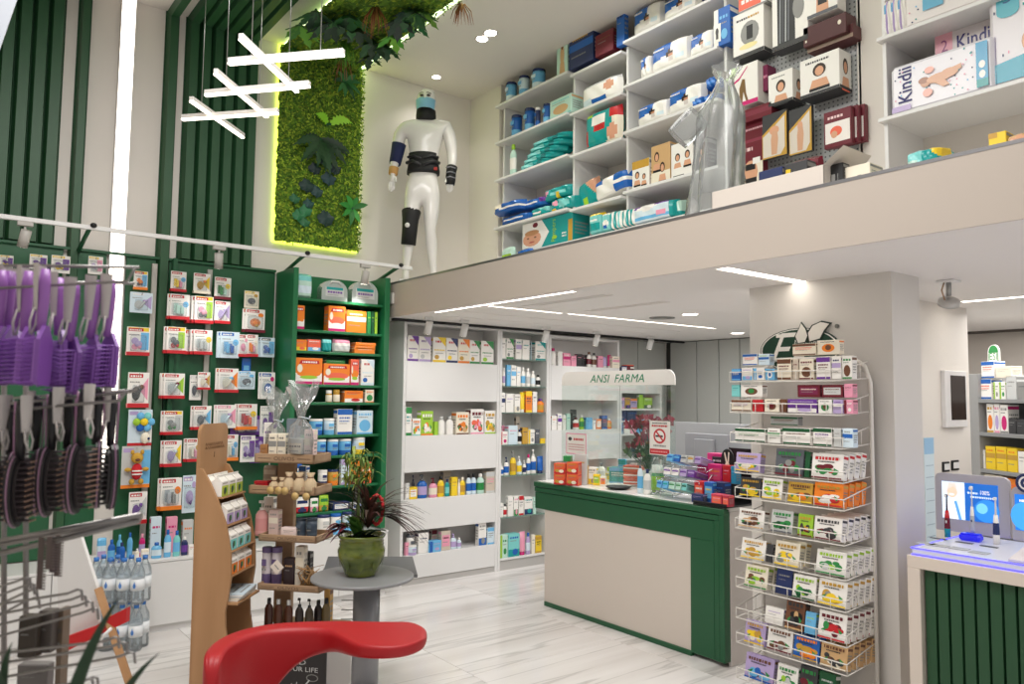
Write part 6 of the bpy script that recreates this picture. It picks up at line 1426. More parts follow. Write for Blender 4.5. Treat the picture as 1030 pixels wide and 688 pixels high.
# plants hanging from the ceiling part
def C(px, py, z=ZC-.1): p = onz(px, py, z); return Vector((p.x, p.y-YA, z))
for px, py, n, L, cols, wd in ((378, 8, 26, .20, ['9a5a34', 'a8683c', '7a4a2a'], .004), (464, 4, 22, .16, ['a8683c', '8a5230', 'b07a48'], .004), (347, 42, 26, .22, ['5a9a2a', '4a8a24', '6aa834'], .005), (345, 60, 16, .18, ['a06a3c', '8a5a34'], .004)):
    c = C(px, py); b = MB()
    for k in range(n):
        a = rnd.uniform(0, 6.28); q = Vector((cos(a), sin(a), 0))*rnd.uniform(.01, .08); b.tube([c+q*.3, c+q+Vector((0, 0, -L*.4)), c+q*1.3+Vector((0, 0, -L*rnd.uniform(.7, 1.1)))], [wd, wd*.8, wd*.3], 4, rnd.choice(cols))
    b.build('hanging_tuft', LEAF, mo, kind='stuff')
NZ = Vector((0, 0, -1))
for px, py, n, L, wd, cols in ((302, 24, 8, .17, .05, ['4f8a2c', '6aa83a', '3a7a2a']), (318, 10, 8, .18, .05, ['22402c', '2a5a30']), (335, 20, 8, .2, .05, ['1d3a26', '243a30']), (352, 14, 8, .2, .05, ['244a2a', '2f6a34']), (362, 28, 7, .16, .05, ['27402c', '1c3024']), (374, 40, 7, .17, .05, ['1f3a24', '2a5a30']), (388, 45, 6, .16, .045, ['1d4a2c', '143020']), (395, 34, 6, .15, .045, ['7ab83a', '5aa83a']), (402, 18, 7, .17, .05, ['20402c', '2a3a34']), (412, 8, 8, .17, .05, ['2b5a30', '1d3a26']), (418, 22, 5, .13, .04, ['2a7a4a', '206a3a']), (425, 10, 7, .16, .045, ['6a9a3a', '3a6a2e']), (296, 48, 6, .12, .03, ['3a7a2a']), (372, 55, 5, .13, .04, ['1a3a22'])):
    c = C(px, py); t = link('monstera', MB().ball(c, .012, .012, .012, 'deep', 6, 4).mesh('monstera'), mo); t.data.materials.append(LEAF)
    for k in range(n): a = 6.28*k/n+rnd.uniform(-.3, .3); leafblade(c, Vector((cos(a), sin(a), -.35)), NZ, L*rnd.uniform(.8, 1.1), wd, rnd.choice(cols), .35, 7, 1).build('leaf', LEAF, t)
# ------------------------------------------------------------------ mannequin on the mezzanine
mp0 = ony(423, 287, 6.0); dpm = (mp0-EYEP).dot(CF); ms = dpm/F
MRZ = math.atan2(CR.y, CR.x)
mn = empty('mannequin', 'white standing mannequin wearing a blue face mask, black braces and a belt', 'mannequin', (mp0.x, mp0.y, ZF), MRZ)
def J(px, py, dy=0): return Vector(((px-423)*ms, dy, (286.5-py)*ms))
def skinned(name, verts, edges, rad, m, parent, sub=2):
    me = bpy.data.meshes.new(name); me.from_pydata(verts, edges, []); o = link(name, me, parent); me.materials.append(m)
    md = o.modifiers.new('skin', 'SKIN'); md.use_smooth_shade = True
    for v, r in zip(me.skin_vertices[0].data, rad): v.radius = r if isinstance(r, tuple) else (r, r)
    me.skin_vertices[0].data[0].use_root = True
    s = o.modifiers.new('sub', 'SUBSURF'); s.levels = sub; s.render_levels = sub; return o
V = []; E = []; R = []
def chain(pts, start=None):
    p = start
    for v, r in pts:
        V.append(v); R.append(r); i = len(V)-1
        if p is not None: E.append((p, i))
        p = i
    return p
pel = chain([(J(423, 189), (.155, .105))]); ch = chain([(J(423, 178), (.148, .10)), (J(424, 165), (.128, .09)), (J(424, 150), (.15, .10)), (J(424, 137), (.178, .12)), (J(424.5, 126.5), (.17, .10))], pel)
nk = chain([(J(425, 118, -.01), (.062, .06)), (J(425.3, 112.5, -.02), (.058, .06)), (J(425.5, 107, -.035), (.075, .088)), (J(425.5, 99, -.04), (.094, .118)), (J(425.3, 92, -.03), (.094, .118)), (J(425.2, 86.5, -.02), (.062, .08))], ch)
def arm(s, pts):
    e = chain(pts, ch)
    return e
hl = arm(-1, [(J(403, 123.5, 0), .075), (J(398.5, 133), .066), (J(396, 150, .0), .050), (J(394.5, 161, -.03), .046), (J(393.5, 173, -.05), .028)])
hr = arm(1, [(J(446, 123.5, 0), .075), (J(450, 133), .066), (J(452.5, 150), .050), (J(453, 161, -.03), .046), (J(451.5, 172, -.05), .028)])
for h, x0, s in ((hl, 393, -1), (hr, 451.5, 1)):
    palm = chain([(J(x0-.2*s, 179, -.06), (.034, .018))], h)
    for k, (dx, L) in enumerate(((-3, 8.0), (-1.1, 9.5), (.9, 9.2), (2.7, 7.5))): chain([(J(x0+dx*.8, 183, -.062), .0095), (J(x0+dx*.9, 183+L*.5, -.07), .009), (J(x0+dx*.85, 183+L, -.062), .007)], palm)
    chain([(J(x0-3.6*s, 178, -.075), .011), (J(x0-4.6*s, 183.5, -.09), .009)], palm)
for hip, kn, an, toe in ((J(413.5, 197), J(411.5, 227, -.03), J(407.5, 272, .02), J(404, 284.6, -.13)), (J(433, 197), J(432, 230, -.03), J(435.5, 271, .03), J(438.5, 283.5, -.12))):
    chain([(hip, .092), (hip.lerp(kn, .5), .078), (kn, .052), (kn.lerp(an, .32)+Vector((0, .02, 0)), .060), (kn.lerp(an, .75), .038), (an, .032), (Vector((an.x, an.y+.01, .03)), .036), (Vector(((an.x+toe.x)/2, -.05, .03)), .038), (Vector((toe.x, toe.y, .018)), .03)], pel)
MANW = mat('mannequin_gloss', 'e9e6e2', .25, coat=.3)
skinned('body', V, E, R, MANW, mn)
hc = J(425.5, 99.5, -.045)
b = MB()
for s in (-1, 1): b.ball(hc+Vector((s*.084, .01, -.005)), .012, .022, .032, 'white', 8, 5)
b.ball(hc+Vector((0, -.102, .010)), .013, .02, .026, 'white', 8, 5); b.build('face_relief', MANW, mn)
b = MB()
for s in (-1, 1): b.ball(hc+Vector((s*.031, -.090, .036)), .020, .016, .012, '77716c', 10, 5); b.ball(hc+Vector((s*.031, -.103, .036)), .010, .006, .007, '3a3a3a', 8, 4); b.tube([hc+Vector((s*.012, -.104, .056)), hc+Vector((s*.032, -.100, .060)), hc+Vector((s*.054, -.084, .052))], .004, 5, '6a6560')
b.build('eyes', GLOSS, mn)
def sleeve(name, pts, rr, m, n=18, sy=1.0):
    b = MB(); b.tube(pts, rr, n); return b.build(name, m, mn)
BLK = mat('black_neoprene', '151517', .7, bump=(120, .15)); BLKL = mat('black_strap', '232327', .5)
# face mask: cupped, pleated, with ear loops
b = MB(); g = []
for j in range(7):
    for i in range(11):
        u = (i/10-.5)*2; v = j/6; a = u*1.25; r = .016*(1-u*u)*(1-(2*v-1)**2)+.003*(j % 2); g.append(((.094+r*.4)*sin(a)*(.9+.1*v), -.04-(.112+r)*cos(a), hc.z-.080+v*.092))
g = [(p[0]+hc.x, p[1]+hc.y+.04, p[2]) for p in g]
b.add(g, [(j*11+i, j*11+i+1, (j+1)*11+i+1, (j+1)*11+i) for j in range(6) for i in range(10)], '7fbad6', True)
fm = b.build('face_mask', mat('mask_blue', '86bdd8', .8), mn)
b = MB()
for s in (-1, 1): b.tube([hc+Vector((s*.085, -.03, .012)), hc+Vector((s*.095, .02, 0)), hc+Vector((s*.085, -.03, -.05))], .002, 4)
b.build('ear_loops', LACQ, fm)
b = MB().lathe([(.083, 0), (.092, .015), (.093, .05), (.088, .10), (.078, .115)], 20, cx=J(425.5, 0).x, cy=-.028, sy=1.05, z0=J(0, 118.5).z); b.build('neck_brace', BLK, mn)
c = J(423.5, 0).x; b = MB().lathe([(.150, 0), (.152, .03), (.142, .09), (.135, .14), (.138, .19)], 26, cx=c, sy=.74, z0=J(0, 172.5).z); bl = b.build('lumbar_belt', BLK, mn)
z0 = J(0, 172.5).z; b = MB()
for s in (-1, 1): b.tube([(c+s*.15, -.03, z0+.10), (c+s*.09, -.095, z0+.10), (c+s*.015, -.112, z0+.06)], .016, 6); b.tube([(c+s*.14, -.04, z0+.15), (c+s*.08, -.09, z0+.15), (c+s*.01, -.106, z0+.12)], .012, 6)
b.build('strap', BLKL, bl); MB().bbox(c+.105, c+.135, -.085, -.07, z0+.02, z0+.05, .003).build('logo_patch', mat('patch_red', 'a8302a', .6), bl)
sleeve('elbow_sleeve', [J(398.2, 141), J(396.6, 150, .0), J(395, 162.5, -.03)], [.066, .060, .053], mat('navy_knit', '1c2550', .8))
sleeve('wrist_band', [J(394.2, 167, -.04), J(393.6, 174, -.05)], [.044, .041], mat('tan_elastic', 'c89a5c', .8))
ws = sleeve('wrist_brace', [J(453, 165.5, -.035), J(452.2, 172, -.05), J(451.8, 180, -.06), J(451.6, 184.5, -.064)], [.050, .046, .046, .040], BLK)
b = MB()
for y_ in (168, 173, 178): b.tube([J(447.5, y_, -.09), J(452, y_-.6, -.105), J(457, y_+.4, -.085)], .006, 5)
b.build('strap', mat('strap_grey', '85858a', .6), ws)
kb = sleeve('knee_brace', [J(412.2, 211), J(411.8, 220, -.022), J(411.4, 230, -.026), J(410, 245, -.008)], [.088, .075, .070, .067], BLK)
p = J(410, 227, -.098); MB().tube([p, p+Vector((0, -.006, 0))], .022, 14).build('kneecap_opening', MANW, kb)

# ------------------------------------------------------------------ side table and potted plant
tb = empty('side_table', 'round grey side table on a thick column, holding the potted plant', 'table', (1.895, 3.735, 0), MRZ)
GT = mat('table_grey', '858687', .35); GT2 = mat('table_grey_dark', '5c5d60', .4)
MB().lathe([(.262, .738), (.268, .742), (.268, .752), (.262, .756)], 40, sy=.98).build('table_top', GT, tb)
RT = Matrix.Rotation(-MRZ, 3, 'Z'); q = [RT @ (onz(px, py, .738)-Vector((1.895, 3.735, .738))) for px, py in ((324, 578), (420, 578), (415, 559.5), (330, 559.5))]
MB().prism([(p.x, p.y) for p in q], 'z', .722, .737).build('rear_leaf', GT2, tb)
MB().tube([(.02, .02, .02), (.02, .02, .738)], .07, 24).build('column', mat('column_grey', '7f8083', .35, .3), tb)
MB().lathe([(.22, 0), (.22, .012), (.08, .022)], 32, cx=.02, cy=.02).build('foot_plate', GT2, tb)
b = MB()
for z in (.50, .55, .60): b.tube([(-.13, .10, z), (-.05, .10, z), (.0, .05, z)], .003, 5)
b.build('wire_hooks', METAL, tb)
pp = onz(363, 578, .757); pt = empty('potted_plant', 'spiky mixed pot plant in a glazed green ribbed pot on the grey table', 'plant', (pp.x, pp.y, .757), MRZ)
def glaze():
    m = mat('green_glaze', '46561f', .18, coat=.4, noise=(7, '76822f', (1, 1, 2.5), 1)); return m
MB().lathe([(.075, 0), (.082, .006), (.100, .05), (.122, .10), (.124, .135), (.114, .155), (.118, .163), (.112, .170), (.117, .178), (.112, .186), (.121, .198), (.126, .208), (.120, .212), (.110, .205), (.105, .19)], 36).build('pot', glaze(), pt)
b = MB()
for k in range(9):
    a = 2*pi*k/9; r = .112; b.add([(r*cos(a+da)*f, r*sin(a+da)*f, z) for da, z, f in ((-.16, .06, 1.0), (0, .035, .96), (.16, .06, 1.0), (.08, .12, 1.1), (0, .135, 1.13), (-.08, .12, 1.1))], [(0, 1, 2, 3, 4, 5)], 'lime')
b.build('relief_pattern', glaze(), pt); MB().lathe([(.0, .188), (.108, .190)], 20, c='3a2a1e').build('soil', PRINT, pt)
def plantleaf(root, d, L, w, col, droop=.4, name='leaf', seg=6, base=(0, 0, .19)):
    d = Vector(d).normalized(); n = Vector((-d.x*d.z, -d.y*d.z, 1-d.z*d.z)); n = n.normalized() if n.length > .05 else Vector((0, -1, 0))
    return leafblade(Vector(base), d, n, L, w, col, droop, seg).build(name, LEAF, root)
for k in range(60):   # dark purple-green cordyline spikes, fountain to the right
    a = rnd.uniform(0, 6.28); e = rnd.uniform(.5, 2.4); plantleaf(pt, (cos(a)+.25, sin(a)*.8, e), rnd.uniform(.26, .44), .011, rnd.choice(['3a2a20', '4a2c28', '34301c', '5a3830', '2e2a1c']), .35, base=(.03, 0, .24))
for k in range(26):   # spikes reaching far out to the right
    a = rnd.uniform(-.9, .6); plantleaf(pt, (cos(a), sin(a)*.6, rnd.uniform(-.1, .6)), rnd.uniform(.24, .34), .008, rnd.choice(['3a2420', '4a2c28', '2c2018']), .35, base=(.05, 0, .30))
for k in range(80):   # feathery light green top
    a = rnd.uniform(0, 6.28); plantleaf(pt, (cos(a)-.1, sin(a), rnd.uniform(1.2, 3.5)), rnd.uniform(.12, .24), .008, rnd.choice(['7a8a34', '5f7a2e', '8a963c', '4f6a28']), .8, base=(rnd.uniform(-.1, .05), rnd.uniform(-.04, .04), .47+rnd.uniform(-.04, .14)))
for k in range(12): plantleaf(pt, (rnd.uniform(-.1, .1), rnd.uniform(-.1, .1), 1), rnd.uniform(.34, .48), .004, '4a5a28', .1, 'stem', base=(rnd.uniform(-.05, .03), 0, .19))
for k in range(26):   # broad green leaves low left
    a = rnd.uniform(1.6, 4.8); plantleaf(pt, (cos(a), -abs(sin(a)), rnd.uniform(1.2, 3)), rnd.uniform(.13, .2), .026, rnd.choice(['4f7a2e', '3c6a28', '5f8a34']), .25, base=(-.02, -.02, .19))
for k in range(3): plantleaf(pt, (.8, -.5, .4), .15, .03, '1f3a22', .1, base=(-.03+.03*k, -.03, .2))
for k in range(16):   # wine red leaves spilling over the left rim
    a = rnd.uniform(2.6, 4.0); plantleaf(pt, (cos(a), sin(a), rnd.uniform(-.1, .5)), rnd.uniform(.07, .12), .02, rnd.choice(['5a1c28', '6a2230', '4a1a24']), .6, base=(-.08+rnd.uniform(-.02, .03), -.03, .21+rnd.uniform(0, .05)))
b = MB(); c = Vector((.075, -.01, .34)); ring = [c+Vector((.035*cos(t), .01*sin(2*t), .075*sin(t))) for t in [2*pi*k/16 for k in range(17)]]; b.tube(ring, .009, 6, 'red', False)
for t in ring[::2]: b.ball(t, .012, .012, .012, 'b02a20', 6, 4)
b.build('red_ornament', mat('red_ornament', attr=True, rough=.5), pt)

# ------------------------------------------------------------------ red chair with a writing arm
CZ = .72
ST = [((212.5, 663), .07, .26), ((217, 650), .085, .32), ((234, 638), .10, .36), ((262, 630.5), .11, .34), ((284, 628), .115, .22), ((306, 627), .12, .14), ((335, 627), .14, .105), ((358, 630.5), .22, .08), ((382, 636), .36, .058), ((405, 637), .36, .05), ((420, 637), .26, .048), ((430, 637), .09, .044)]
cp = [onz(*s[0], CZ) for s in ST]; co = Vector((1.25, 2.82, 0)); rcH = empty('red_chair', 'red moulded lounge chair with a sweeping writing arm, in front of the wooden stands', 'chair', co)
b = MB(); rings = []
for k, (s, p) in enumerate(zip(ST, cp)):
    t = cp[min(k+1, len(cp)-1)]-cp[max(k-1, 0)]; t.z = 0; t.normalize(); nrm = Vector((-t.y, t.x, 0)); w, h = s[1]/2, s[2]; rd = min(w, h/2)*.55; q = []
    for sx_2, sz in ((1, 1), (-1, 1), (-1, -1), (1, -1)):
        for st in range(4):
            a0 = {(1, 1): 0, (-1, 1): pi/2, (-1, -1): pi, (1, -1): 1.5*pi}[sx_2, sz]; a = a0+pi/2*st/3
            cx = sx_2*(w-rd)+rd*cos(a); cz = -h/2+sz*(h/2-rd)+rd*sin(a); q.append(p-co+nrm*cx+Vector((0, 0, cz)))
    rings.append(q)
n = 16; pts = [v for q in rings for v in q]; b.add(pts, [(i*n+k, i*n+(k+1) % n, (i+1)*n+(k+1) % n, (i+1)*n+k) for i in range(len(rings)-1) for k in range(n)]+[tuple(range(n-1, -1, -1)), tuple((len(rings)-1)*n+k for k in range(n))], 'red', True)
REDM = mat('red_shell', 'a5111a', .48)
o = b.build('back_and_arm', REDM, rcH); md = o.modifiers.new('sub', 'SUBSURF'); md.levels = 1; md.render_levels = 2
MB().lathe([(.05, .38), (.20, .385), (.235, .41), (.24, .44), (.2, .455), (.0, .445)], 32).build('seat', REDM, rcH)
MB().tube([(0, 0, .02), (0, 0, .39)], .03, 16).build('pedestal', CHROME, rcH); MB().lathe([(.24, 0), (.24, .01), (.05, .03)], 32).build('base', CHROME, rcH)
for k in (1, 2): p = rings[k][12]; MB().tube([Vector((p.x, p.y, CZ-.27)), Vector((p.x*.5, p.y*.5, .42))], .02, 8).build('arm_support', REDM, rcH)

# ------------------------------------------------------------------ beech display with curved sides
B0 = ond(199.5, 500, 4.2); BR = radians(48); bs_ = empty('beech_display', 'tall beech display with curved sides holding small white cartons', 'display', (B0.x, B0.y, 0), BR)
prof = [(-.0, 0), (-.0, 1.29), (-.02, 1.285), (-.07, 1.215), (-.125, 1.12), (-.185, .99), (-.222, .84), (-.23, .70), (-.215, .60), (-.20, .52), (-.205, .44), (-.225, .34), (-.24, .2), (-.24, 0)]
prof = [(y*.87, z) for y, z in prof]
for x in (0, .318): MB().prism(prof, 'x', x, x+.018).build('side_panel', WOODM, bs_)
r = .05; MB().prism([(.018, 0), (.318, 0), (.336, 1.2), (.336, 1.53-r)]+[(.336-r+r*cos(a), 1.53-r+r*sin(a)) for a in [pi/2*k/5 for k in range(1, 6)]]+[(r*cos(a), 1.53-r+r*sin(a)) for a in [pi/2+pi/2*k/5 for k in range(0, 6)]][:0]+[(r-r*sin(a), 1.53-r+r*cos(a)) for a in [pi/2*k/5 for k in range(6)]]+[(0, 1.2)], 'y', .0, .018).build('back_board', WOODM, bs_)
b = MB()
for j in range(2):
    x = .06
    while x < .27: w = rnd.uniform(.012, .028); b.tube([(x, -.001, 1.41-.02*j), (x+w*.4, -.001, 1.425-.02*j), (x+w, -.001, 1.408-.02*j)], .0012, 4, '6a4a30'); x += w+.004
b.tube([(.17, -.001, 1.37), (.168, -.001, 1.34)], .002, 4, '6a4a30'); b.build('burnt_lettering', PRINT, bs_)
def gable(x, y, z, c, label, w=.082, h=.115):
    b = MB().box(-w/2, w/2, -.03, .03, 0, h*.7, 'white'); b.add([(-w/2, -.03, h*.7), (w/2, -.03, h*.7), (w/2, .03, h*.7), (-w/2, .03, h*.7), (-w/2, 0, h*.92), (w/2, 0, h*.92)], [(0, 1, 5, 4), (2, 3, 4, 5), (0, 4, 3), (1, 2, 5)], 'f0ece4'); b.box(-w/2, w/2, -.003, .003, h*.9, h, 'white')
    b.decal((-w/2, -.03, 0), (w, 0, 0), (0, 0, h*.7), [('r', 0, 0, 1, .72, c), ('e', .45, .34, .14, .26, 'dark'), ('e', .62, .4, .1, .2, 'green'), ('t', .1, .84, .8, .07, 'grey')])
    p = Matrix.Rotation(BR, 3, 'Z') @ Vector((x, y, 0)); b.build('milk_carton', PRINT, None, (B0.x+p.x, B0.y+p.y, z), BR, label=label, cat='carton', group='small cartons in the beech display')
for k, (z, f, c, cn, n_) in enumerate(((1.135, .115, 'b9c94a', 'lime', 3), (.985, .155, 'lilac', 'lilac', 3), (.845, .185, 'aqua', 'aqua', 3), (.715, .195, 'orange', 'orange', 3))):
    MB().bbox(.018, .318, -f*.87-.03, 0, z-.012, z-.002, .002).build('shelf', WOODM, bs_)
    for q in range(n_): gable(.065+.092*q, -f*.87+.01, z, c, 'white carton with '+cn+' label, '+('left', 'middle', 'right')[q]+' on the '+ORD[k]+' shelf of the beech display')
    if k == 0:
        for q in range(3): gable(.065+.092*q, -f*.87+.075, z, c, 'white carton with lime label, '+('left', 'middle', 'right')[q]+' of the rear row in the beech display')
MB().bbox(.018, .318, -.235, 0, .555, .567, .002).build('shelf', WOODM, bs_)
for k in range(5):
    p = Matrix.Rotation(BR, 3, 'Z') @ Vector((.17+.004*k, -.14-.003*k, 0)); MB().box(-.12, .12, -.08, .08, 0, .006, ('white', 'cream', 'pale', 'white', 'ice')[k]).decal((-.11, -.07, .006), (.22, 0, 0), (0, .14, 0), [('t', .1, .3*q+.1, .9, .08, 'grey') for q in range(3)]).build('leaflet', PRINT, None, (B0.x+p.x, B0.y+p.y, .567+.0075*k), BR+.03*k, label=ORD[k]+' leaflet from below in the pile on the low shelf of the beech display', cat='leaflet', group='leaflets on the beech display')

# ------------------------------------------------------------------ oak tray stand
O0 = ond(288, 500, 4.52); ORZ = radians(-48.6); os_ = empty('oak_tray_stand', 'oak stand of four lettered trays full of soaps and oils on a chalkboard base', 'display', (O0.x, O0.y, 0), ORZ)
OM = Matrix.Rotation(ORZ, 3, 'Z')
def ow(x, y, z): p = OM @ Vector((x, y, 0)); return (O0.x+p.x, O0.y+p.y, z)
def ol(px, py, yl):   # px on the plane at local depth yl -> local x, z
    nrm = OM @ Vector((0, 1, 0)); o = Vector((O0.x, O0.y, 0))+nrm*yl; d = ray(px, py); t = (o-EYEP).dot(nrm)/d.dot(nrm); p = EYEP+d*t-Vector((O0.x, O0.y, 0)); return p.dot(OM @ Vector((1, 0, 0))), p.z
OY = -.115; trays = []
for k, (a, b_, yt, yb) in enumerate(((256, 316, 456, 467), (250, 317, 488, 499), (260, 318, 537, 547), (259, 321, 586.5, 597))):
    x0, z1 = ol(a, yt, OY); x1, z0 = ol(b_, yb, OY); trays.append((x0, x1, z0)); t = MB().bbox(x0, x1, OY, -OY, z0, z0+.012, .002); t.bbox(x0, x1, OY, OY+.012, z0, z1, .002).bbox(x0, x1, -OY-.012, -OY, z0, z1, .002).bbox(x0, x0+.012, OY, -OY, z0, z1, .002).bbox(x1-.012, x1, OY, -OY, z0, z1, .002)
    tr_ = t.build('tray', WOODO, os_); q = MB(); q.decal((x0, OY-.0005, z0), (x1-x0, 0, 0), (0, 0, z1-z0), [('T', 'OLIVOS', .33, .3, .34, .42, '4a3424'), ('r', .06, .48, .28, .54, '5a4432'), ('r', .72, .48, .94, .54, '5a4432')]); q.build('lettering', PRINT, tr_)
pz = .35; x0, _ = ol(280, 500, .08); x1, _ = ol(297, 500, .08)
MB().bbox(x0, x1, .06, .10, pz, trays[0][2], .003).build('post', WOODO, os_)
bx0, _ = ol(262, 660, -.16); bx1, _ = ol(329, 660, -.16)
MB().bbox(bx0, bx1, -.17, .18, .345, .361, .003).build('base_top', WOODO, os_); MB().box(bx0, bx1, -.16, .18, 0, .345).build('base', mat('base_pale', 'c4bfbc', .6), os_)
b = MB().box(bx0, bx1, -.168, -.16, .005, .343, '231f1f'); b.decal((bx0, -.1685, .005), (bx1-bx0, 0, 0), (0, 0, .338), [('T', 'NEED', .34, .60, .36, .075, 'pale'), ('T', 'IN YOUR LIFE', .2, .49, .68, .075, 'pale'), ('e', .80, .40, .09, .06, '8a8a86'), ('e', .80, .40, .075, .047, '231f1f'), ('p', [(.66, .24), (.68, .23), (.77, .36), (.75, .37)], 'pale')]+[('p', [(.44+.05*k, .16), (.45+.05*k, .16), (.42+.08*k, .32-.03*abs(k-2)), (.41+.08*k, .32-.03*abs(k-2))], 'pale') for k in range(5)]+[('t', .40, .14, .72, .03, 'pale')]); b.build('chalkboard', PRINT, os_)
def og(px0, px1, yt, k, kind, base, sty, c, label, dy=.05, group='goods on the oak stand'):
    x0, z1 = ol(px0, yt, OY+dy); x1, _ = ol(px1, yt, OY+dy); z = trays[k][2]+.013 if k < 4 else .362
    return stock(kind, (x1-x0)*.97, max(z1-z, .04), base, sty, c.split(','), ow((x0+x1)/2, OY+dy+.04, z), ORZ, label, group, .05)
og(269, 277.5, 436, 0, 'box', 'cream', 'S', 'grey,dark', 'cream soap box with upright lettering, left on the top oak tray'); og(278, 286.5, 436, 0, 'box', 'cream', 'S', 'grey,dark', 'cream soap box with upright lettering, second on the top oak tray')
og(260, 268, 447, 0, 'box', 'wood', 'N', 'brown', 'small brown box at the left end of the top oak tray'); og(288, 304, 441, 0, 'box', 'pale', 'L', 'cream,dark', 'grey gift box with a cream label inside cellophane on the top oak tray', .04); og(305, 315, 432, 0, 'box', 'f0d8d4', 'S', 'cream,grey', 'tall pink soap box in cellophane, right on the top oak tray', .03)
og(287, 298, 421, 0, 'box', '7c8894', '-', 'grey', 'slate grey box behind the gift box on the top oak tray', .12); og(264, 274, 425, 0, 'box', 'white', 'N', 'purple', 'white box with purple edge in cellophane at the rear of the top oak tray', .14)
def cello(px, py, pyt, wd, y, label):
    x, z0 = ol(px, py, y); _, z1 = ol(px, pyt, y); h = z1-z0; t = empty('cellophane_gift', label, 'gift', ow(x, y, z0), ORZ, 'cellophane gifts on the oak stand'); b = MB(); n = 18; rows = 10
    prof = [(0, 1), (.2, 1.02), (.4, .8), (.5, .25), (.55, .2), (.65, .55), (.8, .95), (1, 1.2)]; P_ = []
    for j in range(rows+1):
        tt = j/rows
        for (a, ra), (c, rc_) in zip(prof, prof[1:]):
            if a <= tt <= c: r_ = ra+(rc_-ra)*(tt-a)/(c-a)
        for i in range(n): a = 2*pi*i/n; q = wd*r_*(1+(.25*sin(5*a+7*tt)+.15*sin(9*a))*min(1, tt*1.6)); P_.append((q*cos(a), q*sin(a)*.6, h*tt*(1+.06*sin(3*a)*tt)))
    b.add(P_, [(j*n+i, j*n+(i+1) % n, (j+1)*n+(i+1) % n, (j+1)*n+i) for j in range(rows) for i in range(n)], 'white'); b.build('film', clear('cellophane', 'f4f6f6', .55, .1, .16), t)
    MB().tube([(wd*.22*cos(a), wd*.16*sin(a), h*.52) for a in [2*pi*k/12 for k in range(13)]], .004, 5, 'pale').tube([(wd*.2, -.02, h*.52), (wd*.9, -.04, h*.50), (wd*1.0, -.04, h*.54)], .004, 5, 'ice').build('ribbon', PRINT, t)
cello(302, 456, 386, .075, -.08, 'cellophane gift bag tied with pale ribbon, right on the top oak tray'); cello(277, 456, 392, .065, .03, 'cellophane gift bag behind the cream soap boxes on the top oak tray')
og(254, 268, 484, 1, 'box', 'red', 'N', 'wine', 'low red box at the left of the second oak tray')
for k, (px, w) in enumerate(((276, .028), (284, .026), (291, .034), (301.5, .036), (312.5, .036))):
    yl = -.09; x, _ = ol(px, 480, yl); z = trays[1][2]+.013; t = empty('soap_pouch', ('first', 'second', 'third', 'fourth', 'fifth')[k]+' beige cloth pouch with a round tag on the second oak tray, from left', 'pouch', ow(x, yl, z), ORZ, 'cloth pouches on the second oak tray')
    s = 1 if k > 1 else .72; MB().lathe([(w*.8, 0), (w, .02), (w*.95, .06*s), (w*.45, .085*s), (w*.4, .09*s), (w*.7, .115*s)], 14, c='c9b48e').build('cloth', mat('linen', 'c8b290', .9, bump=(150, .3)), t)
    MB().tube([(0, -w-.012, .012 if k < 3 else -.015), (0, -w-.017, .012 if k < 3 else -.015)], .022, 14, 'c2a468').build('tag', PRINT, t); MB().tube([(w*.46*cos(a), w*.46*sin(a), .088*s) for a in [2*pi*q/10 for q in range(11)]], .003, 5, 'brown').build('string', PRINT, t)
og(262, 278, 468, 1, 'pouch', '9a8a78', '-', 'a89a86,b8aa96', 'clear film bag of dark chips behind the red box, second oak tray', .16); og(299, 307, 469, 1, 'box', 'white', 'A', 'blue,navy', 'white and blue box behind the pouches on the second oak tray', .2)
og(254, 267, 504, 2, 'pump', 'e6a8a4', '-', 'dd9a96,white', 'tall pink bottle with white spout on the third oak tray'); og(269, 279, 513, 2, 'box', 'd8c0b8', 'S', 'cream,grey', 'pale pink box in film on the third oak tray'); og(281, 297, 531, 2, 'box', 'f0dcd6', 'N', 'grey', 'low pale pink soap bar box on the third oak tray', .02)
for k in range(2): og(295.5+10.5*k, 305+11*k, 521.5, 2, 'can', '3e4c5a', '-', '4a5866,2a343e', ('left', 'right')[k]+' dark slate candle tin on the third oak tray', .04)
og(264, 274, 500, 2, 'box', 'white', 'N', 'grey', 'white box high at the rear of the third oak tray', .2)
for k in range(2): og(261+10*k, 270.5+10*k, 551, 3, 'can', 'd8d0d4', '-', '6a5a84,6f5f8c', ('left', 'right')[k]+' tall mauve-topped cylinder on the fourth oak tray', .04)
x, z = ol(277, 571, OY-.0); b = MB().box(-.03, .03, -.004, 0, -.03, .03, 'e8ddd0').decal((-.03, -.0045, -.03), (.06, 0, 0), (0, 0, .06), [('r', .2, .45, .8, .55, 'grey')]); o = b.build('diamond_tag', PRINT, None, ow(x, OY+.02, z), ORZ, label='cream diamond tag on the right mauve-topped cylinder', cat='tag'); o.rotation_euler = (0, radians(45), ORZ)
og(284, 295, 562, 3, 'box', '33262a', 'N', 'tan', 'dark brown box on the fourth oak tray'); og(296, 305, 550, 3, 'box', 'd8d2c4', 'S', 'cream,grey', 'pale upright soap box on the fourth oak tray'); og(303, 311, 556, 3, 'box', '2c2c30', 'N', 'grey', 'black box right of the pale soap box on the fourth oak tray', .1)
b = MB()
for k in range(26):
    b.tube([(rnd.uniform(-.06, .06), rnd.uniform(-.03, .03), 0), (rnd.uniform(-.08, .08), rnd.uniform(-.05, .05), rnd.uniform(.05, .10)), (rnd.uniform(-.1, .1), rnd.uniform(-.05, .05), rnd.uniform(.07, .13))], [.005, .004, .002], 5, rnd.choice(['a0794a', '8a6a44', 'b58c58']))
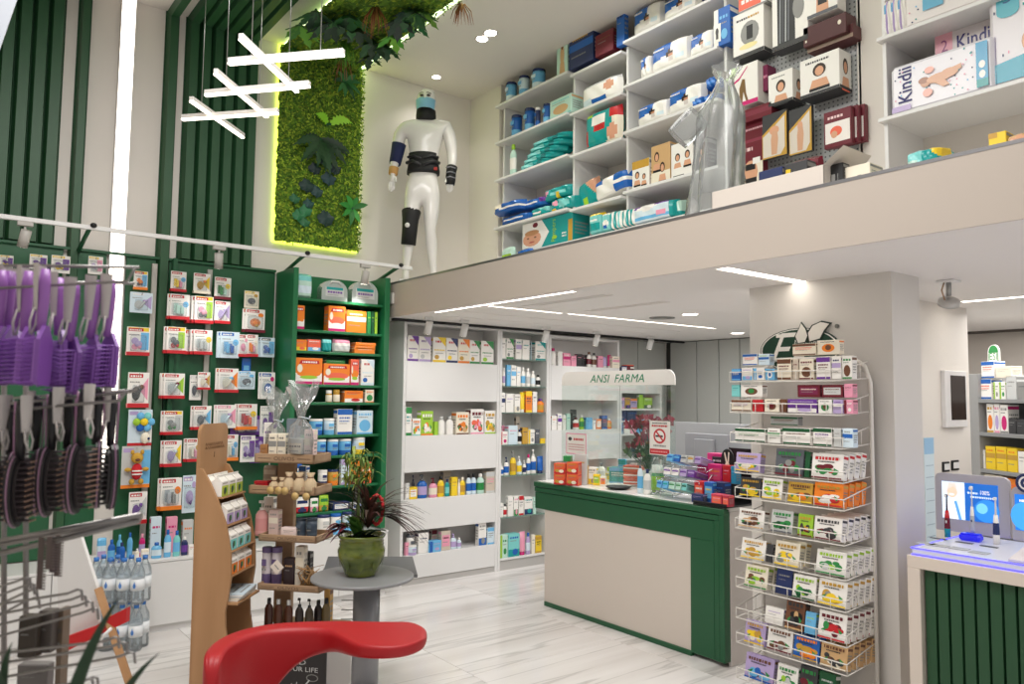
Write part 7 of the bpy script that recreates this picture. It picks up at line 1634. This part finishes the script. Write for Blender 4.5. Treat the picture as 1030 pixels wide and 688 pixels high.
x, _ = ol(316, 580, -.06); b.build('dried_twigs', PRINT, None, ow(x-.02, -.06, trays[3][2]+.014), ORZ, label='bundle of dried brown twigs at the right of the fourth oak tray', cat='twigs', kind='stuff')
for k, (a, c) in enumerate(((263, '3a2018'), (272.5, '4a2a1c'), (283, '4a2a1c'), (294, '2a2420'), (304, '3a3020'), (313, '2e2624'), (321, '6a5a3a'))):
    og(a, a+8.8, 603+(k % 3), 4, 'pump' if k in (3, 4) else 'bot', c, '-', c+','+('pale' if k in (1, 2) else 'black'), 'dark brown oil bottle, '+ORD[k]+' from left on the base of the oak stand', .0 if k < 5 else .06, 'oil bottles on the oak stand')
og(325, 331, 592, 4, 'box', 'c0944a', 'N', 'brown', 'amber box at the right end of the oak stand base', .1)
# ------------------------------------------------------------------ bottled water, white board easel
def water(px, yb, z, label):
    p = onz(px, yb, z) if z == 0 else ond(px, yb, 5.0); t = empty('water_bottle', label, 'bottle', (p.x, p.y, z), 0, 'water bottles by the low cabinet'); WB = clear('bottle_plastic', 'e2edf2', .4, .1, .3)
    MB().lathe([(.040, 0), (.044, .01), (.044, .06), (.041, .07), (.044, .08), (.044, .20), (.040, .235), (.018, .285), (.015, .30)], 14).build('body', WB, t); MB().lathe([(.017, .296), (.017, .322)], 12, c='3f7fd0').build('cap', GLOSS, t)
    MB().lathe([(.0446, .10), (.0446, .18)], 14, c='eef2f5').decal((-.02, -.046, .11), (.04, 0, 0), (0, 0, .06), [('e', .5, .4, .25, .3, '4f86d0'), ('p', [(.35, .55), (.65, .55), (.5, .95)], '4f86d0')]).build('label', PRINT, t)
    return p
q0 = onz(117, 654, 0); U = Vector((CR.x, CR.y, 0)).normalized(); Wd = Vector((-U.y, U.x, 0))
for lv in (0, 1):
    for r_ in range(2):
        for k in range(4 if not (lv and r_ == 0) else 4):
            p = q0+U*(.094*(k-1.5)-.02)+Wd*(.094*r_); t = empty('water_bottle', 'clear water bottle with blue cap, '+ORD[k]+' from left in the '+('front', 'rear')[r_]+' row, '+('lower', 'upper')[lv]+' pack', 'bottle', (p.x, p.y, .302*lv), MRZ, 'water bottles by the low cabinet'); t.scale = (.98, .98, .93)
            if lv == 0 and r_ == 0 and k == 0:
                t0 = t; WB = clear('bottle_plastic', 'f4f9fc', .4, .1, .10)
                MB().lathe([(.040, 0), (.044, .01), (.044, .06), (.041, .07), (.044, .08), (.044, .20), (.040, .235), (.018, .285), (.015, .30)], 14).build('body', WB, t); MB().lathe([(.017, .296), (.017, .322)], 12, c='3f7fd0').build('cap', GLOSS, t)
                MB().lathe([(.0446, .10), (.0446, .18)], 14, c='eef2f5').decal((-.02, -.046, .11), (.04, 0, 0), (0, 0, .06), [('e', .5, .4, .25, .3, '4f86d0'), ('p', [(.35, .55), (.65, .55), (.5, .95)], '4f86d0')], .001).build('label', PRINT, t)
            else:
                for c in t0.children: c2 = c.copy(); COL.objects.link(c2); c2.parent = t
EB = 3.1; e0 = ond(80, 690, EB); eb = empty('easel_board', 'white slanted board on beech legs with a red band, beside the water bottles', 'board', (e0.x, e0.y, 0), MRZ)
def EL(px, py, dy=0): p = EYEP+ray(px, py)*(EB+dy)-Vector((e0.x, e0.y, 0)); m = Matrix.Rotation(-MRZ, 3, 'Z'); return m @ p
pts = [EL(*q) for q in ((58, 531), (77, 527), (97, 590), (101, 652), (58, 655))]; th = Vector((0, .02, 0))
MB().add(pts+[p+th for p in pts], [(0, 1, 2, 3, 4), (9, 8, 7, 6, 5)]+[(k, (k+1) % 5, 5+(k+1) % 5, 5+k) for k in range(5)]).build('board', LACQ, eb)
p, q = EL(99, 592), EL(124, 668, -.1); d = (q-p); foot = p+d*(p.z/-d.z) if d.z else q
MB().tube([p, foot], .019, 4, smooth=False).build('leg', WOODM, eb); p2 = EL(66, 600, .15); MB().tube([p2, Vector((p2.x-.1, p2.y+.2, 0))], .018, 4, smooth=False).build('leg', WOODM, eb)
b = MB(); L1 = [EL(px, py, -.06) for px, py in ((62, 650), (78, 643), (95, 636), (108, 628), (127, 619))]; wv = [.030, .026, .022, .026, .028]
vs = [v for p_, w in zip(L1, wv) for v in (p_+Vector((0, 0, w)), p_-Vector((0, 0, w)), p_-Vector((0, 0, w))+Vector((0, .03, 0)), p_+Vector((0, 0, w))+Vector((0, .03, 0)))]
b.add(vs, [(4*k+i, 4*k+(i+1) % 4, 4*k+4+(i+1) % 4, 4*k+4+i) for k in range(4) for i in range(4)]+[(3, 2, 1, 0), (16, 17, 18, 19)], 'red').build('red_band', mat('red_plastic', 'c2161c', .35), eb)
p = EL(104, 636, -.09); MB().tube([p+Vector((-.015, 0, -.03)), p+Vector((.03, 0, .015))], .007, 6).build('white_clip', LACQ, eb)

# ------------------------------------------------------------------ brush rack, close on the left
RD = 1.6; k0 = ond(30, 690, RD); rk = empty('brush_rack', 'grey wire rack of hanging hairbrushes close at the left edge', 'rack', (k0.x, k0.y, 0), MRZ); RI = Matrix.Rotation(-MRZ, 3, 'Z')
def K(px, py, dy=0): return RI @ (EYEP+ray(px, py)*(RD+dy)-Vector((k0.x, k0.y, 0)))
RM = mat('rack_metal', '8d8a88', .3, .8)
def bar(name, pts, r): MB().tube([K(*p) for p in pts], r, 6).build(name, RM, rk)
bar('bar', [(-40, 267), (60, 267.5), (140, 269)], .0035); bar('bar', [(-40, 283, .1), (135, 285, .1)], .0035); bar('bar', [(-40, 292, -.05), (128, 283, -.05), (136, 270, -.05)], .003)
bar('bar', [(-40, 410), (60, 401), (132, 394), (140, 388)], .0035); bar('bar', [(-40, 417, -.05), (120, 403, -.05), (128, 392, -.05)], .0035); bar('bar', [(-40, 404, .1), (138, 392, .1)], .003)
for a, b_ in (((-40, 552), (142, 518)), ((-40, 566), (140, 524))): bar('shelf_edge', [a+(.05,), b_+(.05,)], .007)
bar('shelf_edge', [(-40, 556, .2), (142, 522, .2)], .005)
for px in (4, 26): bar('post', [(px, 285, .22), (px, 520, .22), (px, 1300, .22)], .006)
for n_, (tips, y0) in enumerate(((((82, 592), (86, 598), (93, 604), (98, 611)), 616), (((30, 580), (34, 586), (37, 592), (39, 600)), 612), (((119, 640), (127, 645), (135, 655)), 672), (((93, 682), (98, 680)), 700))):
    for k, (tx, ty) in enumerate(tips): bar('hook', [(-40, ty+22+6*k, .03*k), (tx-14, ty+5, .03*k), (tx-4, ty+1, .03*k), (tx, ty+2, .03*k), (tx+1, ty+12, .03*k)], .003)
# brushes: one vented purple brush and one black paddle brush, then copies
VB = mat('brush_plastic', rough=.35, attr=True); TAGM = mat('tag_paper', 'c8c2be', .7)
def tagpart(parent, z0, w, L, tilt=0):
    b = MB(); n = 7; pts = []
    for j, (t, k) in enumerate(((0, 1.0), (.35, .95), (.7, .75), (1, .6))):
        for i in range(n):
            a = pi*(1.0+i/(n-1)); pts.append((w*k*1.05*cos(a), w*k*.9*sin(a)-.006, z0-L*t))
    b.add(pts, [(j*n+i, j*n+i+1, (j+1)*n+i+1, (j+1)*n+i) for j in range(3) for i in range(n-1)], 'white', True)
    for s_ in (-1, 1): b.tube([(s_*w*.6, -.012, z0-L*.95), (s_*w*.9, -.016, z0-L*1.25), (s_*w*.2, -.018, z0-L*1.5)], .0022, 4)
    b.build('paper_tag', TAGM, parent)
def vent_brush():
    t = empty('hairbrush', '', 'hairbrush', (0, 0, 0), 0, 'purple vented brushes on the rack')
    MB().tube([(0, 0, 0), (0, 0, -.03), (0, 0, -.08), (0, 0, -.125)], [.008, .012, .011, .008], 10, '9a64b0').build('handle', VB, t)
    b = MB(); W_, Z0, Z1 = .034, -.125, -.235; b.prism([(-.008, Z0+.01), (.008, Z0+.01), (W_, Z0-.02), (W_, Z1+.01), (W_*.8, Z1), (-W_*.8, Z1), (-W_, Z1+.01), (-W_, Z0-.02)], 'y', .004, .012, '8450a8')
    for k in range(5): b.box(-W_+.006+.013*k, -W_+.012+.013*k, -.001, .004, Z1+.006, Z0-.02, '9a68bc')
    b.build('head', VB, t); b = MB()
    for i in range(6):
        for j in range(11): x = -W_+.006+i*(2*W_-.012)/5; z = Z1+.008+j*.0085; b.tube([(x, .004, z), (x*1.1, -.034, z-.004)], [.0011, .0008], 4, '9058b8', False)
    b.build('bristles', VB, t, kind='stuff'); tagpart(t, .010, .017, .095); return t
def paddle_brush():
    t = empty('hairbrush', '', 'hairbrush', (0, 0, 0), 0, 'black paddle brushes on the rack')
    MB().tube([(0, 0, 0), (0, 0, -.03), (0, 0, -.07), (0, 0, -.12)], [.007, .011, .010, .008], 10, '1b1a1d').build('handle', VB, t)
    ring = [(.035*sin(2*pi*k/22), -.185-.072*cos(2*pi*k/22)) for k in range(22)]; MB().prism(ring, 'y', 0, .014, '19181b').build('head', VB, t); MB().prism([(x*.8, -.185+(z+.185)*.85) for x, z in ring], 'y', -.006, 0, '2a2426').build('cushion', VB, t)
    MB().tube([(x*1.01, .007, -.185+(z+.185)*1.01) for x, z in ring+ring[:1]], .0017, 5, '96708a', False).tube([(0, .012, -.005), (0, .013, -.06), (0, .012, -.115)], .002, 5, 'a87a9a').build('edge_stripe', VB, t); b = MB()
    for i in range(-3, 4):
        for j in range(12):
            x = i*.0085; z = -.125-j*.0108
            if (x/.029)**2+((z+.185)/.064)**2 < 1: b.tube([(x, -.005, z), (x*1.15, -.026, z)], [.0013, .0009], 4, '3a3034', False); b.ball((x*1.15, -.027, z), .0017, .0017, .0017, 'c49a80', 4, 3)
    b.build('bristles', VB, t, kind='stuff'); tagpart(t, .010, .016, .075); return t
vb, pbr = vent_brush(), paddle_brush()
def setbrush(proto, first, px, py, dy, rz, label, tilt=0, sc=1.0):
    o = proto if first else dup(proto, (0, 0, 0)); o.location = EYEP+ray(px, py)*(RD+dy); o.rotation_euler = (0, radians(tilt), MRZ+radians(rz)); o['label'] = label; o.scale = (sc,)*3; return o
for k, (px, py, dy, rz, tl, lab) in enumerate(((2, 272, -.03, -80, 0, 'purple vented brush cut by the left edge, upper row'), (11, 273, .0, -82, -2, 'edge-on purple vented brush, second in the upper row'), (29, 273, -.02, -80, -2, 'edge-on bright purple vented brush, third in the upper row'), (46, 271, -.05, -78, -3, 'edge-on purple vented brush, fourth in the upper row'),
    (60, 280, .05, -50, -8, 'purple vented brush turned half round, fifth in the upper row'), (76, 284, .02, -35, 6, 'purple vented brush showing its bristles, sixth in the upper row'), (97, 282, .04, -40, 8, 'purple vented brush leaning, seventh in the upper row'), (112, 281, .06, -35, 3, 'purple vented brush at the right end of the upper row'),
    (20, 276, .09, -60, 0, 'purple vented brush behind the third brush of the upper row'), (38, 277, .1, -55, 2, 'purple vented brush behind the fourth brush of the upper row'))): setbrush(vb, k == 0, px, py, dy, rz, lab, tl)
for k, (px, py, dy, rz, tl, lab) in enumerate(((-1, 402, -.06, 100, 0, 'black paddle brush with mauve edge cut by the left edge, lower row'), (13, 402, .04, -76, 0, 'black paddle brush with purple dots behind, second in the lower row'), (22, 402, -.08, 95, -3, 'edge-on black paddle brush with pink edge, third in the lower row'), (38, 398, .02, -66, 2, 'black paddle brush with gold bristle tips, fourth in the lower row'),
    (54, 394, -.04, 95, -2, 'edge-on black paddle brush with mauve edge, fifth in the lower row'), (70, 396, .05, -76, 0, 'black paddle brush with dark bristles, sixth in the lower row'), (85, 391, -.03, 96, 1, 'edge-on black paddle brush with pink edge, seventh in the lower row'), (99, 391, .03, -62, 1, 'black paddle brush with pink bristle tips, eighth in the lower row'), (114, 394, .05, -52, 3, 'black brush with long dark bristles at the right end of the lower row'))): setbrush(pbr, k == 0, px, py, dy, rz, lab, tl, .98)
# strips, combs and packs lower on the rack
for k, (px, yt, yb, c) in enumerate(((42, 540, 592, '5a4c48'), (50, 540, 573, '6a5c58'), (54, 540, 577, '55484a'), (59, 538, 582, '655854'))):
    A = ond(px, yt, RD+.04*k); L = (yb-yt)*RD/F; b = MB().bbox(-.006, .006, -.002, .002, -L, 0, .001, c); 
    for q in range(int(L/.006)): b.box(.006, .012, -.0015, .0015, -L+.006*q, -L+.006*q+.003, c)
    b.build('comb', VB, None, A, MRZ, label='dark brown comb strip, '+ORD[k]+' from left hanging under the rack shelf', cat='comb', group='combs hanging on the rack')
for k, (a, b_, yt, yb, c, lab) in enumerate(((20, 40, 616, 660, '3a322a', 'dull brown pack behind the lower hooks, left'), (40, 55, 610, 655, '4a423e', 'grey brown pack behind the lower hooks, middle'), (58, 64, 605, 690, '6a5a4a', 'tall narrow tan pack behind the lower hooks'), (18, 52, 664, 695, '6a6664', 'grey pack at the bottom of the rack'))):
    A = ond((a+b_)/2, yb, RD+.12+.02*k); w = (b_-a)*RD/F; h = (yb-yt)*RD/F; b = carton(w, .03, h, c, 'N', ['5a5450']); b.build('carded_pack', PRINT, None, A, MRZ, label=lab, cat='pack')
# green leaves in the near corner
L0 = ond(45, 760, 1.25); lp = empty('corner_plant', 'dark green sword leaves of a plant rising in the lower left corner', 'plant', (L0.x, L0.y, 0), MRZ); LI = Matrix.Rotation(-MRZ, 3, 'Z')
def LP(px, py, t): return LI @ (EYEP+ray(px, py)*t-Vector((L0.x, L0.y, 0)))
MB().lathe([(.12, 0), (.15, .02), (.17, .8), (.16, .8)], 24, c='dark').build('planter', mat('planter_dark', '3a3a3c', .5), lp); MB().lathe([(0, .76), (.158, .77)], 20, c='3a2a1e').build('soil', PRINT, lp)
for a, m_, t_, w in (((52, 740), (82, 655), (121, 599), .012), ((95, 720), (128, 684), (162, 655), .008), ((-12, 720), (2, 670), (12, 646), .010), ((30, 760), (10, 700), (-10, 660), .012)):
    p0, p1, p2 = LP(*a, 1.25), LP(*m_, 1.22), LP(*t_, 1.2); b = MB(); pts = []; root = Vector((rnd.uniform(-.05, .05), rnd.uniform(-.05, .05), .78))
    for k in range(13):
        u = k/12; c = root*(1-u)**3+p0*3*u*(1-u)**2+p1*3*u*u*(1-u)+p2*u**3; ww = w*sin(pi*min(1, .12+.88*u)); pts += [c-Vector((ww, 0, -ww*.3)), c+Vector((0, .003, 0)), c+Vector((ww, 0, -ww*.3))]
    b.add(pts, [f for k in range(12) for f in ((3*k, 3*k+1, 3*k+4, 3*k+3), (3*k+1, 3*k+2, 3*k+5, 3*k+4))], '1f3f26', True); b.build('leaf', LEAF, lp)
# ------------------------------------------------------------------ tidy the labels: at most sixteen words
for o in list(S.objects):
    if 'label' in o and len(o['label'].split()) > 16:
        s = o['label']; a, sep, r = s.partition(',')
        if ' and ' in a: s = a[:a.rindex(' and ')]+sep+r
        if len(s.split()) > 16 and ' with ' in a: s = a[:a.index(' with ')]+sep+r
        o['label'] = s
